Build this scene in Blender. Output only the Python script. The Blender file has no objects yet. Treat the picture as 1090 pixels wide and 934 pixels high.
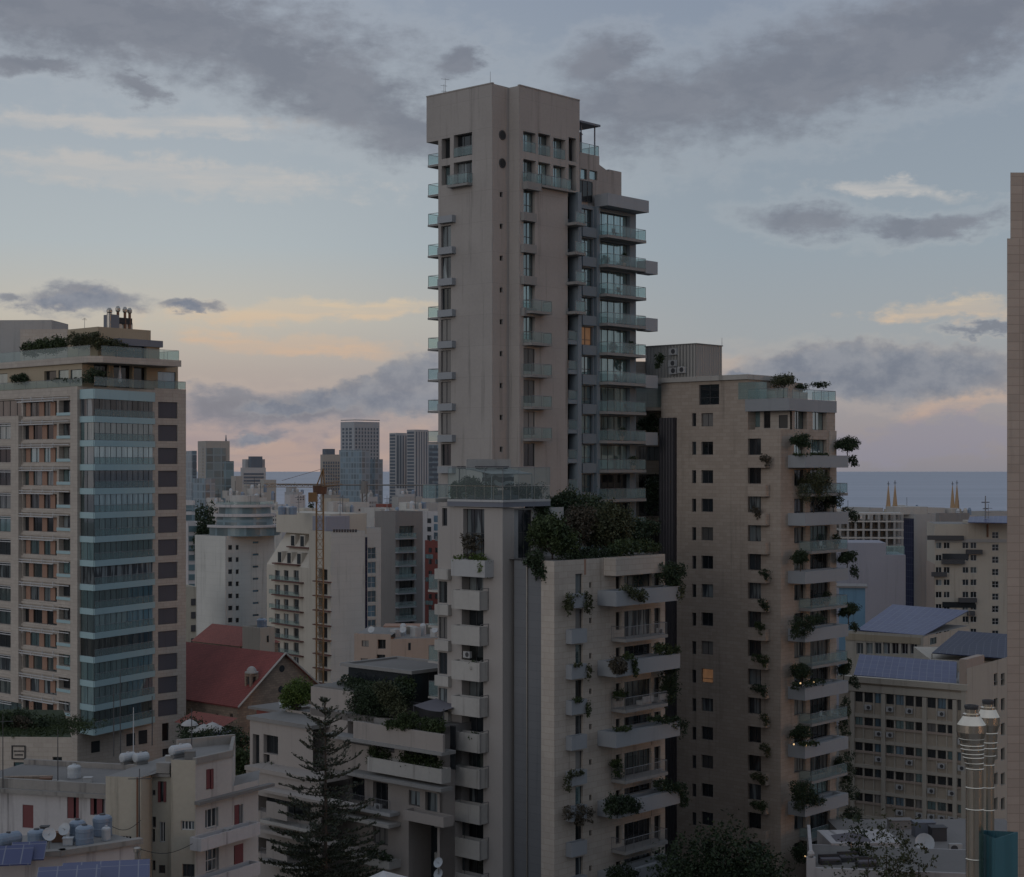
import bpy, math, random
import numpy as np
R = math.radians
rng = random.Random(7)
nr = np.random.default_rng(11)
C = bpy.context.scene.collection
SC = bpy.context.scene

# ------------------------------------------------------------------ camera, sky, sun, exposure
F = 1770.0            # focal length in photo pixels (photo 1090 x 934)
HY = 497.0            # eye level in the photo
CZ = 55.0             # eye height above the street
cam = bpy.data.objects.new('camera', bpy.data.cameras.new('camera'))
C.objects.link(cam); SC.camera = cam
cam.location = (0, 0, CZ); cam.rotation_euler = (R(90), 0, 0)
cam.data.sensor_width = 36; cam.data.lens = 36*F/1090
cam.data.shift_y = (HY-467)/1090
cam.data.clip_start = 1; cam.data.clip_end = 60000

SC.view_settings.view_transform = 'Standard'; SC.view_settings.look = 'None'
SC.view_settings.exposure = 0.17; SC.view_settings.gamma = 1; SC.view_settings.use_curve_mapping = False
SC.cycles.use_denoising = True
SC.cycles.max_bounces = 6; SC.cycles.diffuse_bounces = 3; SC.cycles.glossy_bounces = 3
SC.cycles.transparent_max_bounces = 12; SC.cycles.transmission_bounces = 4; SC.cycles.volume_bounces = 1


SUN_AZ, SUN_EL = -150, 10          # degrees right of the view, degrees up
sl = bpy.data.lights.new('sun', 'SUN'); sl.energy = 0.3; sl.angle = R(28); sl.color = (0.99, 0.98, 1.0)
so = bpy.data.objects.new('sun', sl); C.objects.link(so)
so.rotation_euler = (R(90-SUN_EL), 0, R(180-SUN_AZ)); so.location = (60, -40, 120)

W = bpy.data.worlds.new('World'); SC.world = W; W.use_nodes = True
def lin(r, g, b):
    return tuple(((c/255)/12.92 if c < 10.3 else ((c/255+0.055)/1.055)**2.4) for c in (r, g, b)) + (1,)
class NT:
    """thin wrapper to write node trees"""
    def __init__(s, t): s.t = t; s.l = t.links
    def n(s, ty, **k):
        x = s.t.nodes.new(ty)
        for a, v in k.items(): setattr(x, a, v)
        return x
    def put(s, sock, v):
        if hasattr(v, 'is_output') or hasattr(v, 'links'): s.l.new(v, sock)
        else: sock.default_value = v
    def m(s, op, a, b=0.0, c=None, clamp=False):
        x = s.n('ShaderNodeMath', operation=op, use_clamp=clamp)
        s.put(x.inputs[0], a); s.put(x.inputs[1], b)
        if c is not None: s.put(x.inputs[2], c)
        return x.outputs[0]
    def vm(s, op, a, b=None):
        x = s.n('ShaderNodeVectorMath', operation=op)
        s.put(x.inputs[0], a)
        if b is not None: s.put(x.inputs[1], b)
        return x.outputs['Value'] if op in ('LENGTH', 'DOT_PRODUCT') else x.outputs[0]
    def mix(s, f, a, b, bt='MIX'):
        x = s.n('ShaderNodeMix', data_type='RGBA', blend_type=bt)
        s.put(x.inputs[0], f); s.put(x.inputs[6], a); s.put(x.inputs[7], b)
        return x.outputs[2]
    def mr(s, v, a, b, c=0.0, d=1.0, smooth=True):
        x = s.n('ShaderNodeMapRange', interpolation_type='SMOOTHSTEP' if smooth else 'LINEAR')
        s.put(x.inputs[0], v)
        for i, q in enumerate((a, b, c, d)): x.inputs[i+1].default_value = q
        return x.outputs[0]
    def noise(s, vec, scale, detail=4, rough=.55, dim='3D'):
        x = s.n('ShaderNodeTexNoise', noise_dimensions=dim)
        if vec is not None: s.put(x.inputs['Vector'], vec)
        x.inputs['Scale'].default_value = scale; x.inputs['Detail'].default_value = detail
        x.inputs['Roughness'].default_value = rough
        return x
    def map(s, vec, loc=(0, 0, 0), rot=(0, 0, 0), sc=(1, 1, 1), ty='POINT'):
        x = s.n('ShaderNodeMapping', vector_type=ty)
        s.put(x.inputs[0], vec)
        x.inputs[1].default_value = loc; x.inputs[2].default_value = rot; x.inputs[3].default_value = sc
        return x.outputs[0]
    def ramp(s, f, stops):
        x = s.n('ShaderNodeValToRGB'); cr = x.color_ramp
        while len(cr.elements) < len(stops): cr.elements.new(.5)
        for e, (p, c) in zip(cr.elements, stops): e.position = p; e.color = c
        s.put(x.inputs[0], f); return x.outputs[0]

def build_world():
    t = W.node_tree; t.nodes.clear(); q = NT(t)
    out = q.n('ShaderNodeOutputWorld')
    sky = q.n('ShaderNodeTexSky', sky_type='NISHITA', sun_disc=False)
    sky.sun_elevation = R(SUN_EL); sky.sun_rotation = R(SUN_AZ); sky.altitude = 50
    sky.air_density = 1.0; sky.dust_density = 2.0; sky.ozone_density = 2.0
    tc = q.n('ShaderNodeTexCoord'); g = tc.outputs['Generated']
    sp = q.n('ShaderNodeSeparateXYZ'); q.put(sp.inputs[0], g)
    x, y, z = sp.outputs
    az = q.m('MULTIPLY', q.m('ARCTAN2', x, y), 57.2958)             # degrees, right positive
    hyp = q.m('SQRT', q.m('ADD', q.m('MULTIPLY', x, x), q.m('MULTIPLY', y, y)))
    el = q.m('MULTIPLY', q.m('ARCTAN2', z, hyp), 57.2958)           # degrees up
    cb = q.n('ShaderNodeCombineXYZ'); q.put(cb.inputs[0], az); q.put(cb.inputs[1], el)
    P0 = cb.outputs[0]
    # wind-drawn turbulence that breaks the cloud outlines
    st = q.map(P0, sc=(.55, 1.25, 1))
    n1 = q.noise(st, .55, 6, .6, '2D'); n2 = q.noise(st, 1.9, 5, .62, '2D')
    d1 = q.vm('SUBTRACT', n1.outputs['Color'], (.5, .5, .5)); d2 = q.vm('SUBTRACT', n2.outputs['Color'], (.5, .5, .5))
    sc1 = q.n('ShaderNodeVectorMath', operation='MULTIPLY'); q.put(sc1.inputs[0], d1); sc1.inputs[1].default_value = (2.6, 1.2, 0)
    sc2 = q.n('ShaderNodeVectorMath', operation='MULTIPLY'); q.put(sc2.inputs[0], d2); sc2.inputs[1].default_value = (.9, .5, 0)
    P1 = q.vm('ADD', q.vm('ADD', P0, sc1.outputs[0]), sc2.outputs[0])
    # clear-sky veil of thin high cloud: colour by elevation
    e01 = q.mr(el, -2, 40, 0, 1, False)
    def ep(e): return (e+2)/42
    left = q.ramp(e01, [(0, lin(100, 104, 116)), (ep(-.1), lin(143, 135, 141)), (ep(1.2), lin(164, 147, 146)), (ep(3.2), lin(172, 160, 153)),
                        (ep(5), lin(186, 179, 167)), (ep(7.5), lin(170, 177, 180)), (ep(11), lin(160, 168, 175)), (ep(16), lin(144, 153, 166)), (1, lin(154, 163, 176))])
    right = q.ramp(e01, [(0, lin(92, 98, 112)), (ep(-.1), lin(135, 132, 139)), (ep(1.0), lin(147, 140, 143)), (ep(2.6), lin(153, 149, 152)),
                         (ep(4.5), lin(152, 156, 160)), (ep(7.5), lin(144, 154, 163)), (ep(11), lin(138, 148, 159)), (ep(16), lin(130, 140, 156)), (1, lin(154, 163, 176))])
    col = q.mix(q.mr(az, -12, 9), left, right)
    # warm afterglow low behind the viewer on the sun's side
    ga = q.n('ShaderNodeVectorMath', operation='DOT_PRODUCT'); q.put(ga.inputs[0], g)
    ga.inputs[1].default_value = (math.sin(R(SUN_AZ))*math.cos(R(4)), math.cos(R(SUN_AZ))*math.cos(R(4)), math.sin(R(4)))
    glow = q.m('POWER', q.m('MAXIMUM', ga.outputs['Value'], 0), 9)
    col = q.mix(q.m('MULTIPLY', glow, .4), col, (.52, .47, .45, 1))
    gb = q.n('ShaderNodeVectorMath', operation='DOT_PRODUCT'); q.put(gb.inputs[0], g)          # last red light under the cloud, off to the right and behind
    gb.inputs[1].default_value = (math.sin(R(118)), math.cos(R(118)), .06)
    col = q.mix(q.m('POWER', q.m('MAXIMUM', gb.outputs['Value'], 0), 1600), col, (11, 5.0, 1.6, 1))
    def blobs(lst, src):
        cur = None
        for px, py, rx, ry, ro in lst:
            a0 = math.degrees(math.atan((px-545)/F)); e0 = math.degrees(math.atan((HY-py)/math.hypot(F, px-545)))
            k = 57.2958/F
            v = q.map(src, (a0, e0, 0), (0, 0, R(ro)), (rx*k, ry*k, 1), 'TEXTURE')
            ln = q.vm('LENGTH', v)
            cur = ln if cur is None else q.m('SMOOTH_MIN', cur, ln, .25)
        return cur
    P2 = q.vm('ADD', P0, sc1.outputs[0])
    n4 = q.noise(q.map(P0, sc=(.8, 1.1, 1)), 1.1, 7, .62, '2D')
    fine = q.m('ADD', q.m('MULTIPLY', q.m('SUBTRACT', n2.outputs['Fac'], .5), .9), q.m('MULTIPLY', q.m('SUBTRACT', n4.outputs['Fac'], .5), 1.1))
    warm = blobs([(330, 332, 190, 15, 3), (300, 368, 150, 12, -3), (170, 186, 210, 20, -2), (300, 492, 150, 24, 0), (420, 478, 120, 22, 0),
                  (1035, 428, 75, 12, 12), (950, 200, 80, 9, -4), (1010, 330, 90, 14, 2), (690, 392, 120, 12, 5), (150, 130, 200, 14, 0)], P2)
    wm = q.mr(q.m('ADD', warm, fine), 1.2, .42)
    wcol = q.ramp(e01, [(0, lin(170, 149, 142)), (ep(1.5), lin(178, 155, 145)), (ep(4.2), lin(200, 172, 148)), (ep(5.6), lin(206, 186, 160)), (ep(9), lin(184, 181, 178)), (1, lin(172, 176, 182))])
    strk = q.mr(q.noise(q.map(P0, sc=(.16, 1.5, 1)), 1.2, 5, .55, '2D').outputs['Fac'], .38, .62)
    col = q.mix(q.m('MULTIPLY', wm, q.m('ADD', .45, q.m('MULTIPLY', strk, .45))), col, wcol)
    dark = blobs([(150, 26, 290, 52, -6), (330, 84, 150, 50, -20), (425, 138, 75, 34, -16), (30, 68, 60, 12, 0), (140, 92, 30, 12, -15),
                  (920, 62, 330, 56, 13), (700, 108, 130, 36, 4), (640, 66, 52, 28, 12), (495, 66, 30, 15, 10), (1000, 30, 200, 40, 8),
                  (858, 234, 62, 17, -5), (955, 242, 45, 10, -4), (1010, 240, 62, 12, 10), (915, 400, 150, 24, -2), (1045, 349, 42, 5, 2),
                  (90, 318, 62, 14, 2), (200, 326, 32, 6, 2), (8, 318, 26, 8, 0), (320, 436, 170, 20, 2), (268, 467, 26, 10, 8), (235, 432, 60, 18, 0)], P1)
    dn = q.m('ADD', dark, q.m('MULTIPLY', fine, .68))
    dm = q.mr(dn, 1.32, .42)
    halo = q.m('MULTIPLY', q.mr(dn, 1.75, 1.2), q.m('SUBTRACT', 1.0, dm))
    col = q.mix(q.m('MULTIPLY', halo, .16), col, q.ramp(e01, [(0, lin(184, 160, 150)), (ep(4), lin(192, 178, 164)), (ep(8), lin(184, 184, 184)), (1, lin(180, 184, 190))]))
    core = q.mr(dn, .95, .2)
    dcol = q.ramp(e01, [(0, lin(124, 125, 137)), (ep(2.5), lin(122, 126, 139)), (ep(6), lin(121, 124, 137)), (ep(11), lin(116, 118, 127)), (1, lin(112, 115, 125))])
    bil = q.mr(q.noise(q.map(P1, sc=(.6, 1.2, 1)), .7, 5, .55, '2D').outputs['Fac'], .35, .65)
    dcol = q.mix(q.m('MULTIPLY', core, .5), dcol, lin(103, 106, 117))
    dcol = q.mix(q.m('MULTIPLY', bil, .2), dcol, lin(150, 150, 156))
    col = q.mix(q.m('MULTIPLY', dm, .82), col, dcol)
    # heaped cloud banks low over the sea, with crisp knobbly tops
    n5 = q.noise(q.map(P0, sc=(.75, 1.1, 1)), 1.7, 6, .58, '2D')
    kn = q.n('ShaderNodeVectorMath', operation='SUBTRACT'); q.put(kn.inputs[0], n5.outputs['Color']); kn.inputs[1].default_value = (.5, .5, .5)
    ks = q.n('ShaderNodeVectorMath', operation='SCALE'); q.put(ks.inputs[0], kn.outputs[0]); ks.inputs['Scale'].default_value = .8
    P3 = q.vm('ADD', P0, ks.outputs[0])
    cum = blobs([(456, 398, 40, 26, 10), (425, 404, 34, 20, 0), (392, 416, 36, 17, 0), (352, 426, 46, 13, 0), (300, 436, 60, 11, 0), (440, 425, 90, 18, 0), (270, 468, 20, 8, 6),
                 (900, 384, 60, 24, 0), (850, 388, 60, 17, 6), (955, 388, 60, 24, -4), (1020, 390, 60, 22, 0), (930, 408, 170, 20, 0), (800, 400, 60, 8, 4), (95, 319, 40, 13, 0), (60, 322, 34, 9, 0), (200, 326, 24, 6, 0)], P3)
    cmk = q.mr(q.m('ADD', cum, q.m('MULTIPLY', q.m('SUBTRACT', n4.outputs['Fac'], .5), .45)), 1.12, .7)
    ccol = q.mix(q.mr(n4.outputs['Fac'], .3, .7), lin(111, 117, 132), lin(134, 137, 147))
    ccol = q.mix(q.m('MULTIPLY', q.mr(cum, .45, .95), .45), ccol, lin(158, 152, 151))
    col = q.mix(q.m('MULTIPLY', cmk, .85), col, ccol)
    pale = blobs([(1000, 466, 110, 24, 4), (900, 480, 80, 20, 0), (780, 470, 120, 20, 0)], P1)
    pm = q.mr(q.m('ADD', pale, fine), 1.15, .5)
    col = q.mix(q.m('MULTIPLY', pm, .6), col, lin(138, 136, 150))
    # broken cloud over the rest of the dome
    n3 = q.noise(q.map(g, sc=(1, 1, 2.2)), 2.2, 6, .58)
    rest = q.m('MULTIPLY', q.mr(n3.outputs['Fac'], .5, .72), q.mr(el, 17, 30))
    col = q.mix(q.m('MULTIPLY', rest, .6), col, lin(128, 132, 146))
    b1 = q.n('ShaderNodeBackground'); q.put(b1.inputs[0], sky.outputs[0]); b1.inputs[1].default_value = .06
    b2 = q.n('ShaderNodeBackground'); q.put(b2.inputs[0], col); b2.inputs[1].default_value = SKY_GAIN
    ms = q.n('ShaderNodeMixShader'); ms.inputs[0].default_value = .9
    q.l.new(b1.outputs[0], ms.inputs[1]); q.l.new(b2.outputs[0], ms.inputs[2]); q.l.new(ms.outputs[0], out.inputs[0])
SKY_GAIN = 1.0
build_world()

# ------------------------------------------------------------------ materials
M = {}
def newmat(name):
    m = bpy.data.materials.new(name); m.use_nodes = True
    t = m.node_tree; t.nodes.clear(); q = NT(t)
    o = q.n('ShaderNodeOutputMaterial'); b = q.n('ShaderNodeBsdfPrincipled')
    q.l.new(b.outputs[0], o.inputs[0]); M[name] = m
    return q, b, o
def uvnode(q): return q.n('ShaderNodeUVMap').outputs[0]
def weather(q, col, uv, var, streak, s=1.0):
    """uneven tone, damp streaks running down and fine grain, in metres on the wall"""
    a = q.noise(uv, .16*s, 5, .6).outputs['Fac']
    b = q.noise(q.map(uv, sc=(1.1, .05, 1)), 1.0*s, 5, .65).outputs['Fac']
    c = q.noise(uv, 3.0*s, 3, .6).outputs['Fac']
    f = q.m('ADD', 1.0, q.m('MULTIPLY', q.m('SUBTRACT', a, .5), 2*var))
    f = q.m('SUBTRACT', f, q.m('MULTIPLY', q.mr(b, .52, .8), streak))
    f = q.m('ADD', f, q.m('MULTIPLY', q.m('SUBTRACT', c, .5), var*.8))
    return q.mix(1.0, col, q.n('ShaderNodeCombineColor').outputs[0], 'MULTIPLY') if False else mulv(q, col, f)
def mulv(q, col, f):
    x = q.n('ShaderNodeVectorMath', operation='SCALE'); q.put(x.inputs[0], col); q.put(x.inputs['Scale'], f)
    return x.outputs[0]
def rgb(q, c):
    x = q.n('ShaderNodeRGB'); x.outputs[0].default_value = (*c, 1); return x.outputs[0]
def stucco(name, c, var=.12, streak=.22, rough=.9, s=1.0):
    q, b, o = newmat(name); uv = uvnode(q)
    q.put(b.inputs['Base Color'], weather(q, rgb(q, c), uv, var, streak, s)); b.inputs['Roughness'].default_value = rough
    bp = q.n('ShaderNodeBump'); bp.inputs['Strength'].default_value = .15; bp.inputs['Distance'].default_value = .02
    q.put(bp.inputs['Height'], q.noise(uv, 9, 3).outputs['Fac']); q.put(b.inputs['Normal'], bp.outputs[0])
def stone(name, c1, c2, cm, w, h, var=.1, streak=.15, rough=.85, mort=.02, off=.5):
    q, b, o = newmat(name); uv = uvnode(q)
    br = q.n('ShaderNodeTexBrick', offset=off); q.put(br.inputs['Vector'], uv)
    br.inputs['Color1'].default_value = (*c1, 1); br.inputs['Color2'].default_value = (*c2, 1); br.inputs['Mortar'].default_value = (*cm, 1)
    br.inputs['Scale'].default_value = 1; br.inputs['Mortar Size'].default_value = mort; br.inputs['Brick Width'].default_value = w; br.inputs['Row Height'].default_value = h
    br.inputs['Bias'].default_value = -.1
    q.put(b.inputs['Base Color'], weather(q, br.outputs['Color'], uv, var, streak)); b.inputs['Roughness'].default_value = rough
def metal(name, c, rough=.4, metallic=1.0, var=.1):
    q, b, o = newmat(name); uv = uvnode(q)
    q.put(b.inputs['Base Color'], weather(q, rgb(q, c), uv, var, .1)); b.inputs['Roughness'].default_value = rough; b.inputs['Metallic'].default_value = metallic
def pane(name, c, spec=.5, rough=.06, curtain=0.0, cc=(.3, .3, .3), blind=False, metallic=0.0):
    """window glass with what hangs behind it"""
    q, b, o = newmat(name); uv = uvnode(q); oi = q.n('ShaderNodeObjectInfo')
    col = rgb(q, c)
    rv = q.m('ADD', .35, q.m('MULTIPLY', oi.outputs['Random'], 1.2))
    if curtain > 0:
        sh = q.n('ShaderNodeVectorMath', operation='ADD'); q.put(sh.inputs[0], uv)
        cbx = q.n('ShaderNodeCombineXYZ'); q.put(cbx.inputs[0], q.m('MULTIPLY', oi.outputs['Random'], 91.0)); q.put(sh.inputs[1], cbx.outputs[0])
        if blind:
            w = q.n('ShaderNodeTexWave', bands_direction='Y'); q.put(w.inputs['Vector'], uv); w.inputs['Scale'].default_value = 3.2
            f = q.m('MULTIPLY', q.m('ADD', .75, q.m('MULTIPLY', w.outputs['Fac'], .3)), curtain)
        else:
            folds = q.noise(q.map(sh.outputs[0], sc=(5, .12, 1)), 1.3, 3, .6).outputs['Fac']
            cover = q.mr(q.noise(q.map(sh.outputs[0], sc=(.9, .1, 1)), 1.0, 2).outputs['Fac'], .47, .54)
            f = q.m('MULTIPLY', q.m('MULTIPLY', cover, q.m('ADD', .45, q.m('MULTIPLY', folds, 1.0))), curtain)
        col = q.mix(f, col, (*cc, 1))
    col = mulv(q, col, rv)
    q.put(b.inputs['Base Color'], col); b.inputs['Roughness'].default_value = rough; b.inputs['Metallic'].default_value = metallic
    b.inputs['Specular IOR Level'].default_value = spec
    b.inputs['Coat Weight'].default_value = 1.0 if spec > .6 else .35; b.inputs['Coat Roughness'].default_value = .03; b.inputs['Coat IOR'].default_value = 1.5 if spec < .9 else 1.9
def thin_glass(name, tint, alpha):
    q, b, o = newmat(name)
    b.inputs['Base Color'].default_value = (*tint, 1); b.inputs['Roughness'].default_value = .06; b.inputs['Coat Weight'].default_value = .6; b.inputs['Coat Roughness'].default_value = .03
    tr = q.n('ShaderNodeBsdfTransparent'); tr.inputs[0].default_value = (.78, .9, .9, 1)
    mx = q.n('ShaderNodeMixShader'); mx.inputs[0].default_value = alpha
    q.l.new(tr.outputs[0], mx.inputs[1]); q.l.new(b.outputs[0], mx.inputs[2]); q.l.new(mx.outputs[0], o.inputs[0])
def emis(name, c, s):
    q, b, o = newmat(name); uv = uvnode(q)
    f = q.m('ADD', .5, q.noise(q.map(uv, sc=(2.2, .7, 1)), 1.0, 3).outputs['Fac'])
    b.inputs['Base Color'].default_value = (.1, .08, .05, 1); q.put(b.inputs['Emission Color'], rgb(q, c)); q.put(b.inputs['Emission Strength'], q.m('MULTIPLY', f, s))
def leafmat(name, a, bcol, rough=.6):
    q, b, o = newmat(name); g = q.n('ShaderNodeNewGeometry')
    tcn = q.n('ShaderNodeTexCoord').outputs['Object']
    n = q.noise(tcn, .9, 3).outputs['Fac']
    f = q.m('ADD', q.m('MULTIPLY', g.outputs['Random Per Island'], .6), q.m('MULTIPLY', q.mr(n, .35, .65), .4))
    q.put(b.inputs['Base Color'], q.mix(f, (*a, 1), (*bcol, 1))); b.inputs['Roughness'].default_value = rough
    b.inputs['Specular IOR Level'].default_value = .25
def corrugated(name, c, per=.25, axis='X', rough=.5, metallic=.3, depth=.5):
    q, b, o = newmat(name); uv = uvnode(q)
    w = q.n('ShaderNodeTexWave', bands_direction=axis, wave_profile='SIN'); q.put(w.inputs['Vector'], uv); w.inputs['Scale'].default_value = .314/per
    bp = q.n('ShaderNodeBump'); bp.inputs['Strength'].default_value = depth; bp.inputs['Distance'].default_value = per*.4; q.put(bp.inputs['Height'], w.outputs['Fac'])
    q.put(b.inputs['Normal'], bp.outputs[0])
    q.put(b.inputs['Base Color'], weather(q, rgb(q, c), uv, .12, .2)); b.inputs['Roughness'].default_value = rough; b.inputs['Metallic'].default_value = metallic
def solar(name, c=(.04, .05, .125), line=(.14, .15, .2), w=1.0, h=1.65, sp=.28):
    q, b, o = newmat(name); uv = uvnode(q)
    br = q.n('ShaderNodeTexBrick', offset=0.0); q.put(br.inputs['Vector'], uv)
    br.inputs['Color1'].default_value = (*c, 1); br.inputs['Color2'].default_value = (c[0]*1.3, c[1]*1.3, c[2]*1.2, 1); br.inputs['Mortar'].default_value = (*line, 1)
    br.inputs['Scale'].default_value = 1; br.inputs['Mortar Size'].default_value = .035; br.inputs['Brick Width'].default_value = w; br.inputs['Row Height'].default_value = h
    q.put(b.inputs['Base Color'], br.outputs['Color']); b.inputs['Specular IOR Level'].default_value = sp; b.inputs['Roughness'].default_value = .38; b.inputs['Coat Weight'].default_value = .2*sp; b.inputs['Coat Roughness'].default_value = .2

stone('taupe', (.315, .292, .276), (.303, .281, .266), (.262, .243, .23), 7.5, 3.22, .2, .55, .9, .02, 0.0)
stucco('taupe_low', (.32, .296, .28), .09, .2)
stucco('bluegrey', (.165, .20, .23), .1, .15, .7)
stucco('concrete', (.36, .345, .325), .22, .55)
stucco('concrete_pale', (.36, .36, .36), .14, .35)
stucco('concrete_dark', (.16, .155, .15), .2, .3)
stucco('slabgrey', (.225, .22, .215), .15, .3)
stucco('zinc', (.255, .27, .29), .1, .14, .55)
stucco('zinc_dark', (.13, .14, .17), .12, .15, .55)
stone('limestone', (.42, .372, .325), (.375, .328, .285), (.325, .28, .24), 1.2, .55, .2, .42)
stone('sandstone', (.35, .297, .253), (.305, .255, .215), (.275, .225, .185), .95, .4, .2, .36)
stone('palestone', (.40, .36, .32), (.355, .315, .28), (.29, .255, .22), 1.1, .5, .1, .2)
stone('tilewall', (.37, .305, .26), (.32, .262, .223), (.25, .2, .172), .9, .62, .16, .35, mort=.025, off=0.0)
stone('oldstone', (.28, .215, .165), (.19, .145, .115), (.15, .12, .10), .7, .35, .25, .3)
stucco('cream', (.38, .345, .295), .12, .32)
stucco('offwhite', (.40, .385, .37), .22, .65)
stucco('whitewash', (.42, .405, .41), .22, .75)
stone('plainwhite', (.47, .468, .445), (.45, .447, .425), (.39, .387, .37), 8.0, 1.55, .14, .45, .9, .025, .5); stucco('kcream', (.44, .405, .35), .12, .35)
stucco('oldcream', (.36, .335, .28), .24, .6)
stucco('lilac', (.255, .258, .30), .1, .2)
stucco('greywall', (.31, .305, .30), .14, .3)
stucco('greydark', (.19, .18, .175), .14, .25)
stucco('pinkbeige', (.33, .265, .225), .14, .3)
stucco('ochre', (.33, .275, .20), .12, .25)
stucco('brick_red', (.22, .065, .055), .15, .2)
stucco('terracotta', (.28, .17, .125), .12, .15)
corrugated('teal', (.045, .135, .165), .7, 'X', .5, .1, .4)
stucco('container', (.11, .215, .31), .2, .4, .5)
stucco('white', (.45, .45, .46), .06, .15)
stucco('whiteplastic', (.38, .40, .42), .08, .15, .4)
stucco('bluetank', (.16, .21, .28), .12, .2, .4)
stucco('paleblue', (.30, .425, .455), .06, .1, .35)
stucco('black', (.015, .015, .018), .2, .1, .6)
stucco('dark', (.045, .045, .05), .2, .2, .6)
stucco('frame', (.05, .05, .055), .1, .1, .45)
stucco('framelight', (.45, .45, .45), .1, .1, .5)
stucco('rust', (.16, .085, .055), .25, .3)
stucco('craneyellow', (.26, .15, .065), .15, .3, .5)
stucco('shutter_red', (.13, .032, .036), .15, .3, .6)
stucco('roofgrey', (.17, .163, .158), .25, .2, .95, .6)
stucco('roofpale', (.20, .193, .187), .25, .2, .95, .6)
stucco('oldparapet', (.235, .222, .208), .32, .75); stucco('railred', (.11, .05, .043), .2, .2); stucco('officetan', (.35, .30, .245), .14, .35)
stucco('bark', (.055, .045, .037), .3, .3)
stucco('fabric_grey', (.13, .125, .145), .1, .1)
stucco('spirestone', (.31, .21, .125), .12, .15)
HAZE = 1.25e-4
stone('redtile', (.23, .058, .05), (.19, .046, .042), (.12, .03, .028), .4, .33, .34, .3, .8, .03)
stone('redtile_old', (.24, .075, .06), (.19, .06, .048), (.15, .045, .035), .4, .33, .2, .2, .8, .03)
stone('panels', (.135, .14, .15), (.125, .13, .14), (.09, .092, .1), 3.2, .75, .14, .25, .5, .012, 0.0)
corrugated('shutter', (.215, .205, .20), .12, 'Y', .6, .1, .8)
corrugated('shutter_dark', (.085, .08, .095), .14, 'Y', .55, .2, .7)
corrugated('mech', (.24, .235, .225), .45, 'X', .55, .3, .5)
corrugated('darkclad', (.035, .032, .038), .4, 'X', .55, .2, .5)
metal('steel', (.72, .64, .53), .22, 1.0, .3)
metal('steel_dull', (.38, .36, .33), .4)
metal('rail', (.22, .22, .23), .45, .6)
pane('pane_dark', (.018, .022, .026), .5)
pane('pane_curtain', (.03, .036, .042), .5, .06, .75, (.20, .228, .238))
pane('pane_warmcurtain', (.03, .03, .03), .5, .06, .7, (.26, .23, .19))
pane('pane_blind', (.03, .03, .03), .3, .3, .9, (.20, .195, .19), True)
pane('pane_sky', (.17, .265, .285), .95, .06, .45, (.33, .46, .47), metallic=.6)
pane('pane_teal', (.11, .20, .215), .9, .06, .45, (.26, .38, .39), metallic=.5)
pane('pane_blue', (.06, .12, .17), .9, .06, .3, (.16, .28, .36))
pane('pane_interior', (.03, .045, .046), .85, .05, .6, (.15, .16, .15))
thin_glass('railglass', (.33, .43, .44), .34)
thin_glass('railglass_clear', (.36, .43, .43), .2)
emis('lamp_orange', (1.0, .50, .25), .075)
emis('lamp_warm', (1.0, .66, .28), 1.1)
emis('bulb', (1.0, .66, .34), .8)
leafmat('leaf_dark', (.014, .025, .014), (.040, .060, .028))
leafmat('leaf_mid', (.018, .032, .013), (.055, .075, .028))
leafmat('leaf_olive', (.030, .038, .020), (.075, .080, .040))
leafmat('leaf_bright', (.035, .065, .015), (.10, .14, .03))
leafmat('leaf_pine', (.020, .027, .018), (.05, .058, .036))
leafmat('leaf_dry', (.040, .036, .026), (.095, .080, .060))
leafmat('leaf_red', (.05, .016, .010), (.09, .030, .018))
solar('solar_blue'); solar('solar_dark', (.014, .018, .045), (.08, .09, .13), sp=.08)
def zebra():
    q, b, o = newmat('zebra'); uv = uvnode(q)
    w = q.n('ShaderNodeTexWave', bands_direction='Y'); q.put(w.inputs['Vector'], uv); w.inputs['Scale'].default_value = .42
    w.inputs['Distortion'].default_value = 5; w.inputs['Detail'].default_value = 2; w.inputs['Detail Scale'].default_value = 1.2
    q.put(b.inputs['Base Color'], q.mix(q.mr(w.outputs['Fac'], .55, .7), (.02, .02, .02, 1), (.55, .55, .55, 1)))
zebra()
def glassgrid(name, cglass, cframe, w, h, t, rough=.4):
    """curtain wall of a far tower: panes and mullions, panes uneven"""
    q, b, o = newmat(name); uv = uvnode(q)
    br = q.n('ShaderNodeTexBrick', offset=0.0); q.put(br.inputs['Vector'], uv)
    br.inputs['Color1'].default_value = (*[c*.6 for c in cglass], 1); br.inputs['Color2'].default_value = (*[c*1.5 for c in cglass], 1); br.inputs['Mortar'].default_value = (*cframe, 1)
    br.inputs['Scale'].default_value = 1; br.inputs['Mortar Size'].default_value = t; br.inputs['Mortar Smooth'].default_value = 0; br.inputs['Brick Width'].default_value = w; br.inputs['Row Height'].default_value = h
    q.put(b.inputs['Base Color'], br.outputs['Color']); b.inputs['Roughness'].default_value = rough
    q.put(b.inputs['Specular IOR Level'], q.m('SUBTRACT', .9, q.m('MULTIPLY', br.outputs['Fac'], .7)))
glassgrid('skyline_blue', (.09, .14, .18), (.22, .27, .31), 3.0, 3.6, .35)
glassgrid('skyline_teal', (.07, .12, .14), (.17, .23, .26), 4.0, 3.8, .3)
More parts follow.
